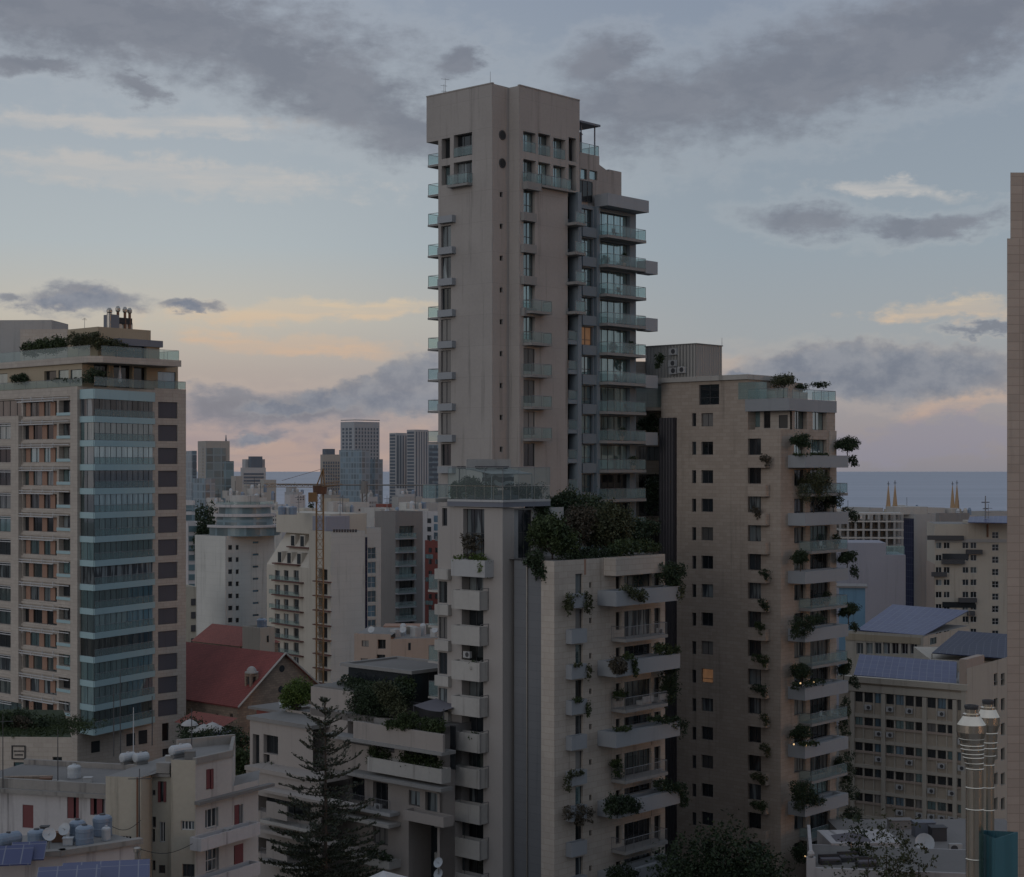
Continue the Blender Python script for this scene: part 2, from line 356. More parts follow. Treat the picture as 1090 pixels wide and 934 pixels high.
# ------------------------------------------------------------------ geometry helpers
def V2(px, d): return np.array([(px-545)/F*d, d])
def ZZ(py, d): return CZ-(py-HY)/F*d
U = np.array([.672, .741]); V = np.array([-.741, .672])      # street grid: right-and-away, left-and-away
U /= np.linalg.norm(U); V = np.array([-U[1], U[0]])
def axes(deg):
    """a street grid turned by deg (right-and-away axis, left-and-away axis)"""
    u = np.array([math.cos(R(deg)), math.sin(R(deg))]); return u, np.array([-u[1], u[0]])
class Face:
    """a vertical plane: a = metres along it, z = height, n = metres out towards the viewer"""
    def __init__(s, O, D, flip=False):
        s.O = np.array(O, float); s.D = np.array(D, float)/np.linalg.norm(D)
        s.N = np.array([s.D[1], -s.D[0]])
        if (s.N @ s.O > 0) != flip: s.N = -s.N
        s.wins = []
    def off(s, n):
        f = Face(s.O+s.N*n, s.D); f.N = s.N; return f
    def p(s, a, z, n=0.0):
        q = s.O+s.D*a+s.N*n; return (q[0], q[1], z)
    def a(s, px):
        k = (px-545)/F
        return (k*s.O[1]-s.O[0])/(s.D[0]-k*s.D[1])
    def z(s, px, py): return ZZ(py, s.O[1]+s.a(px)*s.D[1])
    def rect(s, x0, x1, y0, y1):
        a0, a1 = sorted((s.a(x0), s.a(x1))); xm = (x0+x1)/2
        return a0, a1, s.z(xm, y1), s.z(xm, y0)
    def win(s, x0, x1, y0, y1, pane='pane_dark', **k):
        s.wins.append((s.rect(x0, x1, y0, y1), pane, k))
    def winr(s, r, pane='pane_dark', **k): s.wins.append((r, pane, k))
    def holes(s): return [(w[0], w[2].get('depth', .25)) for w in s.wins]

class MB:
    def __init__(s): s.v = []; s.d = {}; s.f = []; s.uv = []; s.mi = []; s.m = 0; s.ex = []
    def vi(s, p):
        k = (round(p[0]*500), round(p[1]*500), round(p[2]*500))
        i = s.d.get(k)
        if i is None: i = len(s.v); s.d[k] = i; s.v.append(p)
        return i
    def poly(s, ps, uvs=None):
        ix = [s.vi(p) for p in ps]
        if len(set(ix)) < 3 or len(set(ix)) != len(ix):
            keep = [i for i in range(len(ix)) if ix[i] != ix[i-1]]
            if len(keep) < 3 or len(set(ix[i] for i in keep)) != len(keep): return
            ix = [ix[i] for i in keep]; uvs = [uvs[i] for i in keep] if uvs else None
        s.f.append(ix); s.uv.append(uvs or [(q[0], q[1]) for q in [s.v[i] for i in ix]]); s.mi.append(s.m)
    def box(s, f, a0, a1, z0, z1, n0, n1):
        if a1 < a0: a0, a1 = a1, a0
        if n1 < n0: n0, n1 = n1, n0
        P = f.p
        for n in (n1, n0): s.poly([P(a0, z0, n), P(a1, z0, n), P(a1, z1, n), P(a0, z1, n)], [(a0, z0), (a1, z0), (a1, z1), (a0, z1)])
        for a in (a0, a1): s.poly([P(a, z0, n0), P(a, z0, n1), P(a, z1, n1), P(a, z1, n0)], [(n0+a, z0), (n1+a, z0), (n1+a, z1), (n0+a, z1)])
        for z in (z0, z1): s.poly([P(a0, z, n0), P(a1, z, n0), P(a1, z, n1), P(a0, z, n1)], [(a0, n0), (a1, n0), (a1, n1), (a0, n1)])
        return s
    def tub(s, f, a0, a1, z0, z1, n0, n1, t=.12, dp=.9):
        """a solid balcony front or planter: open-topped box"""
        if a1 < a0: a0, a1 = a1, a0
        P = f.p
        for n in (n1, n0): s.poly([P(a0, z0, n), P(a1, z0, n), P(a1, z1, n), P(a0, z1, n)], [(a0, z0), (a1, z0), (a1, z1), (a0, z1)])
        for a in (a0, a1): s.poly([P(a, z0, n0), P(a, z0, n1), P(a, z1, n1), P(a, z1, n0)], [(n0+a, z0), (n1+a, z0), (n1+a, z1), (n0+a, z1)])
        s.poly([P(a0, z0, n0), P(a1, z0, n0), P(a1, z0, n1), P(a0, z0, n1)], [(a0, n0), (a1, n0), (a1, n1), (a0, n1)])
        b = [(a0, n0), (a1, n0), (a1, n1), (a0, n1)]; c = [(a0+t, n0+t), (a1-t, n0+t), (a1-t, n1-t), (a0+t, n1-t)]; zf = max(z0+.1, z1-dp)
        for i in range(4):
            j = (i+1) % 4
            s.poly([P(b[i][0], z1, b[i][1]), P(b[j][0], z1, b[j][1]), P(c[j][0], z1, c[j][1]), P(c[i][0], z1, c[i][1])], [b[i], b[j], c[j], c[i]])
            s.poly([P(c[i][0], z1, c[i][1]), P(c[j][0], z1, c[j][1]), P(c[j][0], zf, c[j][1]), P(c[i][0], zf, c[i][1])], [(0, 0), (1, 0), (1, 1), (0, 1)])
        s.poly([P(x, zf, n) for x, n in c], c)
        return s
    def wall(s, f, a0, a1, z0, z1, holes=(), n=0.0):
        """a wall face with real openings and their reveals; holes = ((a0,a1,z0,z1), depth)"""
        if a1 < a0: a0, a1 = a1, a0
        hs = []
        for (h0, h1, g0, g1), dp in holes:
            h0 = max(h0, a0); h1 = min(h1, a1); g0 = max(g0, z0); g1 = min(g1, z1)
            if h1-h0 > .02 and g1-g0 > .02: hs.append((h0, h1, g0, g1, dp))
        xs = sorted({round(x, 3) for x in [a0, a1]+[h[0] for h in hs]+[h[1] for h in hs]})
        zs = sorted({round(x, 3) for x in [z0, z1]+[h[2] for h in hs]+[h[3] for h in hs]})
        P = f.p
        solid = {}
        for i in range(len(xs)-1):
            xm = (xs[i]+xs[i+1])/2
            col = [h for h in hs if h[0] < xm < h[1]]
            for j in range(len(zs)-1):
                zm = (zs[j]+zs[j+1])/2
                if not any(h[2] < zm < h[3] for h in col): solid[i, j] = 1
        for (i, j) in solid:
            A, B, c, D = xs[i], xs[i+1], zs[j], zs[j+1]
            s.poly([P(A, c, n), P(B, c, n), P(B, D, n), P(A, D, n)], [(A, c), (B, c), (B, D), (A, D)])
        for A, B, c, D, dp in hs:
            for (x0, w0, x1, w1) in ((A, c, B, c), (B, c, B, D), (B, D, A, D), (A, D, A, c)):
                s.poly([P(x0, w0, n), P(x1, w1, n), P(x1, w1, n-dp), P(x0, w0, n-dp)], [(x0+w0*.01, w0), (x1+w0*.01, w1), (x1+dp, w1), (x0+dp, w0)])
        return s
    def cyl(s, p0, p1, r0, r1=None, seg=8, cap=True):
        r1 = r0 if r1 is None else r1
        p0 = np.array(p0, float); p1 = np.array(p1, float); ax = p1-p0; L = np.linalg.norm(ax)
        if L < 1e-6: return s
        ax /= L; t = np.array([0, 0, 1.]) if abs(ax[2]) < .9 else np.array([1., 0, 0])
        e = np.cross(ax, t); e /= np.linalg.norm(e); g = np.cross(ax, e)
        ring = lambda p, r: [tuple(p+r*(math.cos(2*math.pi*k/seg)*e+math.sin(2*math.pi*k/seg)*g)) for k in range(seg)]
        A, B = ring(p0, r0), ring(p1, r1)
        for k in range(seg):
            j = (k+1) % seg; u0 = k/seg*2*math.pi*r0; u1 = (k+1)/seg*2*math.pi*r0
            s.poly([A[k], A[j], B[j], B[k]], [(u0, 0), (u1, 0), (u1, L), (u0, L)])
        if cap:
            if r0 > 1e-3: s.poly(A[::-1])
            if r1 > 1e-3: s.poly(B)
        return s
    def lathe(s, c, prof, seg=20, cap=True):
        c = np.array(c, float)
        rings = [[(c[0]+dx+r*math.cos(2*math.pi*k/seg), c[1]+r*math.sin(2*math.pi*k/seg), z) for k in range(seg)] for r, z, dx in [(q+(0,))[:3] for q in prof]]
        for A, B in zip(rings, rings[1:]):
            for k in range(seg):
                j = (k+1) % seg
                s.poly([A[k], A[j], B[j], B[k]], [(k*.1, A[k][2]), (k*.1+.1, A[k][2]), (k*.1+.1, B[k][2]), (k*.1, B[k][2])])
        if cap:
            if prof[0][0] > 1e-3: s.poly(rings[0][::-1])
            if prof[-1][0] > 1e-3: s.poly(rings[-1])
        return s
    def cap2(s, pts, z): s.poly([(p[0], p[1], z) for p in pts]); return s
    def quads(s, arr, mi=0): s.ex.append((arr, mi)); return s
    def build(s, name, mats, parent=None, loc=(0, 0, 0), label=None):
        if isinstance(mats, str): mats = [mats]
        me = bpy.data.meshes.new(name)
        v = np.array(s.v, float).reshape(-1, 3)-np.array(loc)
        if s.ex:
            nv = len(v); fl = [tuple(x) for x in s.f]; mi = list(s.mi); uv = [y for x in s.uv for y in x]
            vs = [v]
            for arr, m_ in s.ex:
                k = len(arr); vs.append(arr.reshape(-1, 3)-np.array(loc))
                idx = (np.arange(k*4).reshape(k, 4)+nv); nv += k*4
                fl += idx.tolist(); mi += [m_]*k; uv += [(0, 0), (1, 0), (1, 1), (0, 1)]*k
            v = np.concatenate(vs)
        else: fl = s.f; mi = s.mi; uv = [y for x in s.uv for y in x]
        me.from_pydata(v.tolist(), [], fl)
        ul = me.uv_layers.new(name='UVMap'); ul.data.foreach_set('uv', np.array(uv, np.float32).ravel())
        for k in mats: me.materials.append(M[k])
        if len(mats) > 1: me.polygons.foreach_set('material_index', mi)
        me.update()
        o = bpy.data.objects.new(name, me); C.objects.link(o)
        if parent is not None: o.parent = parent
        else: o.location = loc
        if label: o['label'] = label
        return o
ROOT = {}
def thing(name, label, cat, loc, group=None):
    o = bpy.data.objects.new(name, None); C.objects.link(o)
    l = (float(loc[0]), float(loc[1]), float(loc[2]) if len(loc) > 2 else 0.0)
    o.location = l; o['label'] = label; o['category'] = cat; o.empty_display_size = .5
    if group: o['group'] = group
    ROOT[o.name] = l
    return o
def tag(o, label, cat, group=None):
    o['label'] = label; o['category'] = cat
    if group: o['group'] = group
    return o
def rl(o):
    while o.parent is not None: o = o.parent
    return ROOT[o.name]
def part(name, mb, mats, parent, label=None):
    return mb.build(name, mats, parent, rl(parent), label)

def window(f, r, pane, parent, depth=.25, fw=.06, mull=1, trans=None, frame='frame', name='window', label=None, sill=None):
    a0, a1, z0, z1 = r
    if a1-a0 < .04 or z1-z0 < .04: return
    fw = min(fw, (a1-a0)*.2, (z1-z0)*.2)
    xs = np.linspace(a0, a1, mull+1); zs = [z0, z1] if trans is None else [z0, z0+(z1-z0)*trans, z1]
    hs = []
    for i in range(mull):
        for j in range(len(zs)-1):
            hs.append(((xs[i]+fw*(1 if i == 0 else .5), xs[i+1]-fw*(1 if i == mull-1 else .5), zs[j]+fw*(1 if j == 0 else .5), zs[j+1]-fw*(1 if j == len(zs)-2 else .5)), .07))
    n = -depth+.08
    w = part(name, MB().wall(f, a0, a1, z0, z1, hs, n), frame, parent, label)
    g = MB(); g.poly([f.p(a0, z0, n-.05), f.p(a1, z0, n-.05), f.p(a1, z1, n-.05), f.p(a0, z1, n-.05)], [(a0, z0), (a1, z0), (a1, z1), (a0, z1)])
    part('pane', g, pane, w)
    if sill:
        part('sill', MB().box(f, a0-.08, a1+.08, z0-.1, z0, -depth+.1, .08), sill, w)
    return w
def windows(f, parent, lift=0.0, **kw):
    for r, pane, k in f.wins:
        if isinstance(pane, (list, tuple)): pane = rng.choice(pane)
        kk = dict(kw); kk.update(k)
        window(f, r, pane, parent, **kk)
def railing(f, a0, a1, z, n0, n1, parent, h=1.05, sides='LR', glass='railglass', bar='rail', post=1.4, name='railing', bars=False):
    """glass (or barred) balustrade round a balcony: front at n1, sides back to n0"""
    if a1 < a0: a0, a1 = a1, a0
    mb = MB(); gl = MB()
    n1 = n1-.06
    segs = [((a0, n1), (a1, n1))]
    if 'L' in sides: segs.append(((a0, n0), (a0, n1)))
    if 'R' in sides: segs.append(((a1, n0), (a1, n1)))
    for (b0, m0), (b1, m1) in segs:
        L = math.hypot(b1-b0, m1-m0)
        mb.cyl(f.p(b0, z+h, m0), f.p(b1, z+h, m1), .03, seg=5)
        k = max(1, round(L/post))
        for i in range(k+1):
            t = i/k; mb.cyl(f.p(b0+(b1-b0)*t, z, m0+(m1-m0)*t), f.p(b0+(b1-b0)*t, z+h, m0+(m1-m0)*t), .022, seg=4)
        if bars:
            kk = max(2, round(L/.16))
            for i in range(kk):
                t = (i+.5)/kk; mb.cyl(f.p(b0+(b1-b0)*t, z+.1, m0+(m1-m0)*t), f.p(b0+(b1-b0)*t, z+h, m0+(m1-m0)*t), .011, seg=3, cap=False)
            mb.cyl(f.p(b0, z+.1, m0), f.p(b1, z+.1, m1), .015, seg=4)
        else:
            gl.poly([f.p(b0, z+.06, m0), f.p(b1, z+.06, m1), f.p(b1, z+h-.04, m1), f.p(b0, z+h-.04, m0)], [(0, 0), (L, 0), (L, h), (0, h)])
    o = part(name, mb, bar, parent)
    if not bars: part('glass', gl, glass, o)
    return o
def balcony(f, a0, a1, z, n1, parent, th=.3, n0=0.0, mat='concrete', h=1.05, sides='LR', glass='railglass', bars=False, name='balcony', rail=True):
    b = part(name, MB().box(f, a0, a1, z-th, z, n0+.003, n1), mat, parent)
    if rail: railing(f, a0+(.05 if a1 > a0 else -.05), a1-(.05 if a1 > a0 else -.05), z, n0, n1, b, h, sides, glass, bars=bars)
    return b
def planter(f, a0, a1, z0, z1, n1, parent, mat='concrete', n0=0.003, name='balcony', t=.12, dp=.8):
    return part(name, MB().tub(f, a0, a1, z0, z1, n0, n1, t, dp), mat, parent)

def block(parent, mat, O, aL, aR, zt, z0=0.0, FL=None, FR=None, u=U, v=V, par=.9, roof='roofgrey', t=.25, name='wall'):
    """walls of a right-angled block with its nearest corner at O, openings cut for FL.wins and FR.wins, a parapet and a flat roof"""
    O = np.array(O, float)
    FL = FL or Face(O, v); FR = FR or Face(O, u)
    mb = MB()
    mb.wall(FL, 0, aL, z0, zt, FL.holes()); mb.wall(FR, 0, aR, z0, zt, FR.holes())
    A, B_, D_ = O+u*aR, O+u*aR+v*aL, O+v*aL
    for p, q_ in ((A, B_), (B_, D_)):
        L = np.linalg.norm(q_-p); mb.poly([(*p, z0), (*q_, z0), (*q_, zt), (*p, zt)], [(0, z0), (L, z0), (L, zt), (0, zt)])
    ins = [O+u*t+v*t, A-u*t+v*t, B_-u*t-v*t, D_+u*t-v*t]; outr = [O, A, B_, D_]
    if par > 0:
        for i in range(4):
            j = (i+1) % 4
            mb.poly([(*outr[i], zt), (*outr[j], zt), (*ins[j], zt), (*ins[i], zt)])
            mb.poly([(*ins[i], zt), (*ins[j], zt), (*ins[j], zt-par), (*ins[i], zt-par)], [(0, 0), (3, 0), (3, par), (0, par)])
        w = part(name, mb, mat, parent)
        part('roof', MB().cap2(ins, zt-par), roof, parent)
    else:
        w = part(name, mb, mat, parent)
        part('roof', MB().cap2(outr, zt), roof, parent)
    windows(FL, parent); windows(FR, parent)
    return FL, FR

def leaves(blobs, n, size, flat=0.0, clump=.28, seed=None):
    """leaf-sized quads gathered in clumps through the crown's volume"""
    g = np.random.default_rng(seed if seed is not None else nr.integers(1e9))
    blobs = np.array(blobs, float); vol = blobs[:, 3]*blobs[:, 4]*blobs[:, 5]; pr = vol**.8/np.sum(vol**.8)
    n = int(n*2.1); size = size*1.12
    K = max(10, int(n/9)); bi = g.choice(len(blobs), K, p=pr)
    d = g.normal(size=(K, 3)); d /= np.linalg.norm(d, axis=1)[:, None]
    rad = g.uniform(.25, 1.0, K)**.55
    cc = blobs[bi, :3]+d*rad[:, None]*blobs[bi, 3:6]
    cr = clump*np.cbrt(vol[bi])[:, None]*g.uniform(.5, 1.2, (K, 1))
    ci = g.integers(0, K, n)
    o = g.normal(size=(n, 3))*.72
    c = cc[ci]+o*cr[ci]
    a = g.normal(size=(n, 3)); a /= np.linalg.norm(a, axis=1)[:, None]
    b = g.normal(size=(n, 3)); b[:, 2] *= (1-flat); b -= a*np.sum(a*b, 1)[:, None]; b /= np.linalg.norm(b, axis=1)[:, None]
    s = size*g.uniform(.5, 1.25, (n, 1)); a = a*s*.5; b = b*s*.32
    return np.stack([c-a, c+b*.9, c+a, c-b*.9], 1)
def shrub(name, label, cat, c, rad, n, size, mat='leaf_dark', group=None, blobs=None, clump=.28):
    """one bush: a single leafy mesh rooted at c (x,y,z of its middle)"""
    c = np.array(c, float); rx, ry, rz = rad
    if blobs is None:
        g = np.random.default_rng(nr.integers(1e9)); blobs = []
        for k in range(6):
            q = g.uniform(-.5, .5, 3); s_ = g.uniform(.45, .75)
            blobs.append((*(c+q*np.array([rx, ry, rz])*1.1), rx*s_, ry*s_, rz*s_))
    loc = (c[0], c[1], c[2]-rz)
    o = MB().quads(leaves(blobs, n, size, clump=clump)).build(name, mat, None, loc)
    return tag(o, label, cat, group)
def limb(mb, p0, p1, r0, r1, seg=6, bend=.1, k=3, g=None):
    g = g or np.random.default_rng(nr.integers(1e9))
    p0 = np.array(p0, float); p1 = np.array(p1, float); L = np.linalg.norm(p1-p0); pts = [p0+(p1-p0)*i/k for i in range(k+1)]
    for i in range(1, k): pts[i] = pts[i]+g.normal(size=3)*L*bend*.35
    for i in range(k): mb.cyl(pts[i], pts[i+1], r0+(r1-r0)*i/k, r0+(r1-r0)*(i+1)/k, seg, cap=(i in (0, k-1)))
def tree(name, label, base, h, rad, n, size, mat='leaf_dark', trunk_h=.4, r=.12, group=None, cat='tree', lobes=7, clump=.3, squash=1.0):
    """tapered trunk, forking limbs and an uneven crown"""
    g = np.random.default_rng(nr.integers(1e9))
    b = np.array(base, float); t = thing(name, label, cat, b, group)
    top = b+np.array([0, 0, h*trunk_h]); ch = h*(1-trunk_h); mid = b+np.array([0, 0, h*trunk_h+ch*.5])
    blobs = []
    for k in range(lobes):
        an = 2*math.pi*(k+g.uniform(-.3, .3))/lobes; q = np.array([math.cos(an)*rad*g.uniform(.3, .62), math.sin(an)*rad*g.uniform(.3, .62), ch*.5*g.uniform(-.55, .6)])
        s_ = g.uniform(.34, .52); blobs.append((*(mid+q), rad*s_*1.05, rad*s_*1.05, ch*.5*s_*1.3*squash))
    blobs.append((*(mid+np.array([0, 0, ch*.15])), rad*.5, rad*.5, ch*.38*squash))
    mb = MB(); limb(mb, b-np.array([0, 0, .1]), top, r, r*.75, 7, .06, 3, g)
    for q in blobs: limb(mb, top-np.array([0, 0, .02]), np.array(q[:3]), r*.55, r*.12, 5, .15, 3, g)
    part('trunk', mb, 'bark', t)
    part('crown', MB().quads(leaves(blobs, n, size, clump=clump)), mat, t)
    return t
def mast(name, label, cat, p, h, r=.03, arms=(), mat='rail', group=None):
    """thin rooftop aerial: pole and cross bars"""
    mb = MB().cyl(p, (p[0], p[1], p[2]+h), r, r*.6, 5)
    for z, l, dx in arms: mb.cyl((p[0]-l*dx, p[1]-l*(1-abs(dx)), p[2]+z), (p[0]+l*dx, p[1]+l*(1-abs(dx)), p[2]+z), r*.6, seg=4)
    return tag(mb.build(name, mat, None, tuple(p)), label, cat, group)
def water_tank(label, p, r, h, mat, group, twin=False):
    t = thing('water_tank', label, 'water tank', p, group)
    b = MB()
    if not twin: b.lathe(p, [(r*.96, p[2]), (r, p[2]+.06), (r*.98, p[2]+h*.33), (r*1.02, p[2]+h*.36), (r*.98, p[2]+h*.4), (r*.98, p[2]+h*.66), (r*1.02, p[2]+h*.7), (r, p[2]+h*.86), (r*.8, p[2]+h*.95), (r*.35, p[2]+h)], 18)
    else:
        f = Face((p[0], p[1]), U)
        e = np.array([U[0], U[1], 0])*h*.5; c = np.array(p)+np.array([0, 0, r+.15]); pr = [(-1, .35), (-.93, .85), (-.8, 1), (-.3, 1), (-.25, .96), (.25, .96), (.3, 1), (.8, 1), (.93, .85), (1, .35)]
        for (t0, q0), (t1, q1) in zip(pr, pr[1:]): b.cyl(c+e*t0, c+e*t1, r*q0, r*q1, 14, cap=(t0 == -1 or t1 == 1))
    part('tank_body', b, mat, t)
    k = h if not twin else 2*r+.12
    part('lid', MB().cyl((p[0], p[1], p[2]+k-.02), (p[0], p[1], p[2]+k+.07), r*.34, r*.3, 12), 'dark' if mat == 'bluetank' else 'whiteplastic', t)
    if twin: part('stand', MB().box(f, -h*.4, h*.4, p[2], p[2]+.2, -r*.6, r*.6), 'concrete_dark', t)
    return t
def dish(label, p, r, az, group=None, mat='whiteplastic'):
    t = thing('satellite_dish', label, 'dish', p, group)
    d = np.array([math.sin(R(az)), math.cos(R(az)), .55]); d /= np.linalg.norm(d)
    e = np.cross(d, (0, 0, 1)); e /= np.linalg.norm(e); g = np.cross(e, d); c = np.array(p)+np.array([0, 0, .9*r+.5])
    mb = MB(); prev = None
    for k, rr in enumerate((0.02, .35, .7, 1.0)):
        ring = [tuple(c+d*(rr*rr*.22*r)+r*rr*(math.cos(2*math.pi*i/16)*e+math.sin(2*math.pi*i/16)*g)) for i in range(16)]
        if prev:
            for i in range(16): j = (i+1) % 16; mb.poly([prev[i], prev[j], ring[j], ring[i]])
        prev = ring
    part('reflector', mb, mat, t)
    part('stand', MB().cyl(p, c, .04, seg=5).cyl(c, c+d*r*.7, .015, seg=4), 'steel_dull', t)
    return t
def ac_unit(p, u, group, label, sc=1.0):
    """outdoor air-conditioning unit with its round fan"""
    t = thing('air_conditioner', label, 'air conditioner', p, group)
    f = Face((p[0], p[1]), u)
    part('casing', MB().box(f, -.45*sc, .45*sc, p[2], p[2]+.65*sc, 0, .34*sc), 'concrete_pale', t)
    mb = MB(); c = np.array(f.p(-.1*sc, p[2]+.33*sc, .345*sc)); nn = np.array([f.N[0], f.N[1], 0]); mb.cyl(c, c+nn*.012, .25*sc, .25*sc, 14)
    part('fan', mb, 'dark', t)
    return t
ORD = ['first', 'second', 'third', 'fourth', 'fifth', 'sixth', 'seventh', 'eighth', 'ninth', 'tenth', 'eleventh', 'twelfth', 'thirteenth', 'fourteenth', 'fifteenth', 'sixteenth', 'seventeenth']
# ------------------------------------------------------------------ ground, sea
def sheet(name, pts, z, mat):
    mb = MB(); mb.poly([(*p, z) for p in pts]); o = mb.build(name, mat); o['kind'] = 'structure'; return o
stucco('asphalt', (.05, .05, .052), .3, .1, .9, .3)
stucco('earth', (.09, .085, .075), .3, .1, .95, .05)
def water():
    q, b, o = newmat('water'); tcn = q.n('ShaderNodeTexCoord').outputs['Object']
    n = q.noise(q.map(tcn, sc=(.0012, .006, 1)), 1.0, 6, .6).outputs['Fac']
    q.put(b.inputs['Base Color'], q.mix(q.mr(n, .35, .65), (.23, .26, .325, 1), (.29, .315, .385, 1))); b.inputs['Roughness'].default_value = .42
    b.inputs['Specular IOR Level'].default_value = .35
water()
sheet('ground', [(-1500, -300), (1500, -300), (1500, 2050), (-1500, 2050)], 0, 'earth')
sheet('road', [tuple(V2(425, 95)), tuple(V2(700, 95)), tuple(V2(700, 140)), tuple(V2(520, 140))], .01, 'asphalt')
sheet('sea', [(-16000, 2050), (16000, 2050), (16000, 18500), (-16000, 18500)], -.6, 'water')

# ------------------------------------------------------------------ the tall taupe tower
OA = V2(524, 172)
T = thing('residential_tower', 'tallest taupe slab tower with blank crown, portholes and glass balconies', 'tower', OA)
AL, AR = Face(OA, V), Face(OA, U)
uQ = AR.a(542); Q = OA+U*uQ
bB = Face(Q, -V).a(553); OB = Q-V*bB
BL, BR = Face(OB, V), Face(OB, U)
a466, a454 = AL.a(466.5), AL.a(454)
zt = AL.z(524, 89); zcb = AL.z(460, 151)
pk = ['pane_curtain', 'pane_dark', 'pane_curtain', 'pane_sky']
# left face: loggia windows under the crown, then a column of windows over planter boxes
for (x0, x1, y0, y1) in ((470, 479, 147.5, 169), (483, 502.5, 142.5, 166.5), (470, 479, 176.5, 197), (483, 502.5, 172, 196)):
    AL.win(x0, x1, y0, y1, rng.choice(pk), depth=.7, mull=1 if x1-x0 < 12 else 3)
boxz = []
for k in range(9):
    y = 231+33.2*k; boxz.append((AL.z(474, y+8.5), AL.z(474, y)))
    if k < 8: AL.win(469.5, 480, y+9.5, y+32.5, ['pane_curtain', 'pane_curtain', 'pane_dark', 'pane_blind', 'pane_blind', 'pane_blind', 'pane_blind', 'pane_dark'][k], depth=.3 if k in (0, 1, 2, 7) else .18, mull=2)
for k in range(9): AR.win(532, 535.3, 204.5+33.9*k, 210+33.9*k, 'pane_dark', depth=.3, fw=.03)
# right face
rows = [(557, 570.5, 141, 162.5), (573, 586, 143, 166), (589, 602, 148, 169.5), (605.3, 613.5, 147, 172),
        (557, 570.5, 170.5, 194), (573, 586, 173.5, 197), (589, 602, 177, 200), (605.3, 613.5, 176, 203)]
for r in rows: BR.win(*r, rng.choice(['pane_sky', 'pane_curtain', 'pane_sky']), depth=.7, mull=2)
for k in range(9):
    y = 202+33.7*k
    BR.win(557.3, 569.5, y+.5, y+25, 'pane_sky' if k < 5 else ('pane_blind' if k != 8 else 'pane_dark'), depth=.45 if k < 5 else .18, mull=2, trans=.35 if k < 5 else None)
wall = MB()
wall.wall(AL, 0, a466, 0, zt, AL.holes()); wall.wall(AR, 0, uQ, 0, zt, AR.holes()); wall.wall(BL, 0, bB, 0, zt)
c0, c1 = BR.a(604.3), BR.a(615)
a617 = BR.a(617)
wall.wall(BR, 0, a617, 0, zt, BR.holes()+[((c0, c1, 0, BR.z(610, 205)), 1.1)])
vb = a466+10
far = [OB+U*a617, OB+U*a617+V*(vb), OA+V*a466+U*(uQ+a617), OA+V*a466]
for p, q_ in zip(far, far[1:]): wall.poly([(*p, 0), (*q_, 0), (*q_, zt), (*p, zt)], [(0, 0), (10, 0), (10, zt), (0, zt)])
part('wall', wall, 'taupe', T)
part('crown_block', MB().box(AL, a466, a454, zcb, zt, -9, 0), 'taupe', T)
part('roof', MB().cap2([OA, Q, OB, OB+U*a617, OA+V*a466+U*(uQ+a617), OA+V*a466], zt-.02), 'roofgrey', T)
part('parapet_coping', MB().box(AL, -.02, a454+.02, zt+.002, zt+.12, -.25, .05), 'taupe', T)
part('parapet_coping', MB().box(BR, -.02, a617+.02, zt+.002, zt+.12, -.25, .05), 'taupe', T)
windows(AL, T); windows(AR, T); windows(BR, T)
for (x, y, f) in ((534.6, 144, AR), (534.6, 174, AR)):
    a, z = f.a(x), f.z(x, y); mb = MB(); c = np.array(f.p(a, z, .01)); nn = np.array([*f.N, 0])
    mb.cyl(c-nn*.2, c+nn*.06, .52, .52, 24); o = part('porthole', mb, 'frame', T)
    g = MB().cyl(c+nn*.065, c+nn*.075, .42, .42, 24); part('pane', g, 'pane_dark', o)
for z0, z1 in boxz: part('planter_box', MB().tub(AL, AL.off(.6).a(481), AL.off(.6).a(465.5), z0+.12, z1, .003, .6, .1, .5), 'zinc', T)
# glass balconies on the hidden flank: their ends stand clear of the left edge
for k in range(-2, 8):
    y = 238+33.2*k if k >= 0 else (174.5 if k == -2 else 206.5)
    z = AL.z(466, y); fl = Face(AL.p(a466, 0)[:2], U); fl.N = V.copy()
    balcony(fl, .03, 3.2, z, AL.a(455)-a466, T, .22, 0, 'slabgrey', 1.15, 'LR', 'railglass_clear')
# french balconies of the top floors
railing(AL, AL.a(502.8), AL.a(482.6), AL.z(492, 166.5), -.3, .05, T, 1.0, '')
pl = part('balcony', MB().box(AL, AL.a(503), AL.a(481), AL.z(492, 199.5), AL.z(492, 197), .003, .8), 'slabgrey', T); railing(AL, AL.a(502.8), AL.a(481.2), AL.z(492, 197), 0, .8, pl, 1.05)
for r in rows[:3]: q_ = BR.rect(*r); railing(BR, q_[0]+.02, q_[1]-.02, q_[2], -.3, .03, T, 1.1, '')
pl = part('balcony', MB().box(BR, BR.a(556.5), BR.a(572), BR.z(564, 203), BR.z(564, 195), .003, .6), 'slabgrey', T); railing(BR, BR.a(556.7), BR.a(571.8), BR.z(564, 195.5), 0, .6, pl, 1.0)
pl = part('balcony', MB().box(BR, BR.a(572.3), BR.a(604), BR.z(588, 202.5), BR.z(588, 200), .003, .6), 'slabgrey', T); railing(BR, BR.a(572.5), BR.a(603.8), BR.z(588, 200), 0, .6, pl, 1.05)
for k in range(4):
    y = 227.5+33.7*k; part('planter_box', MB().tub(BR, BR.off(.45).a(558), BR.off(.45).a(571.5), BR.z(564, y+9), BR.z(564, y), .003, .45, .1, .5), 'slabgrey', T)
for k in range(5):
    y = 331+34*k; f2 = BR.off(1.2); balcony(BR, f2.a(566), f2.a(588), f2.z(570, y), 1.2, T, .26, 0, 'slabgrey', 1.15, glass='railglass_clear')
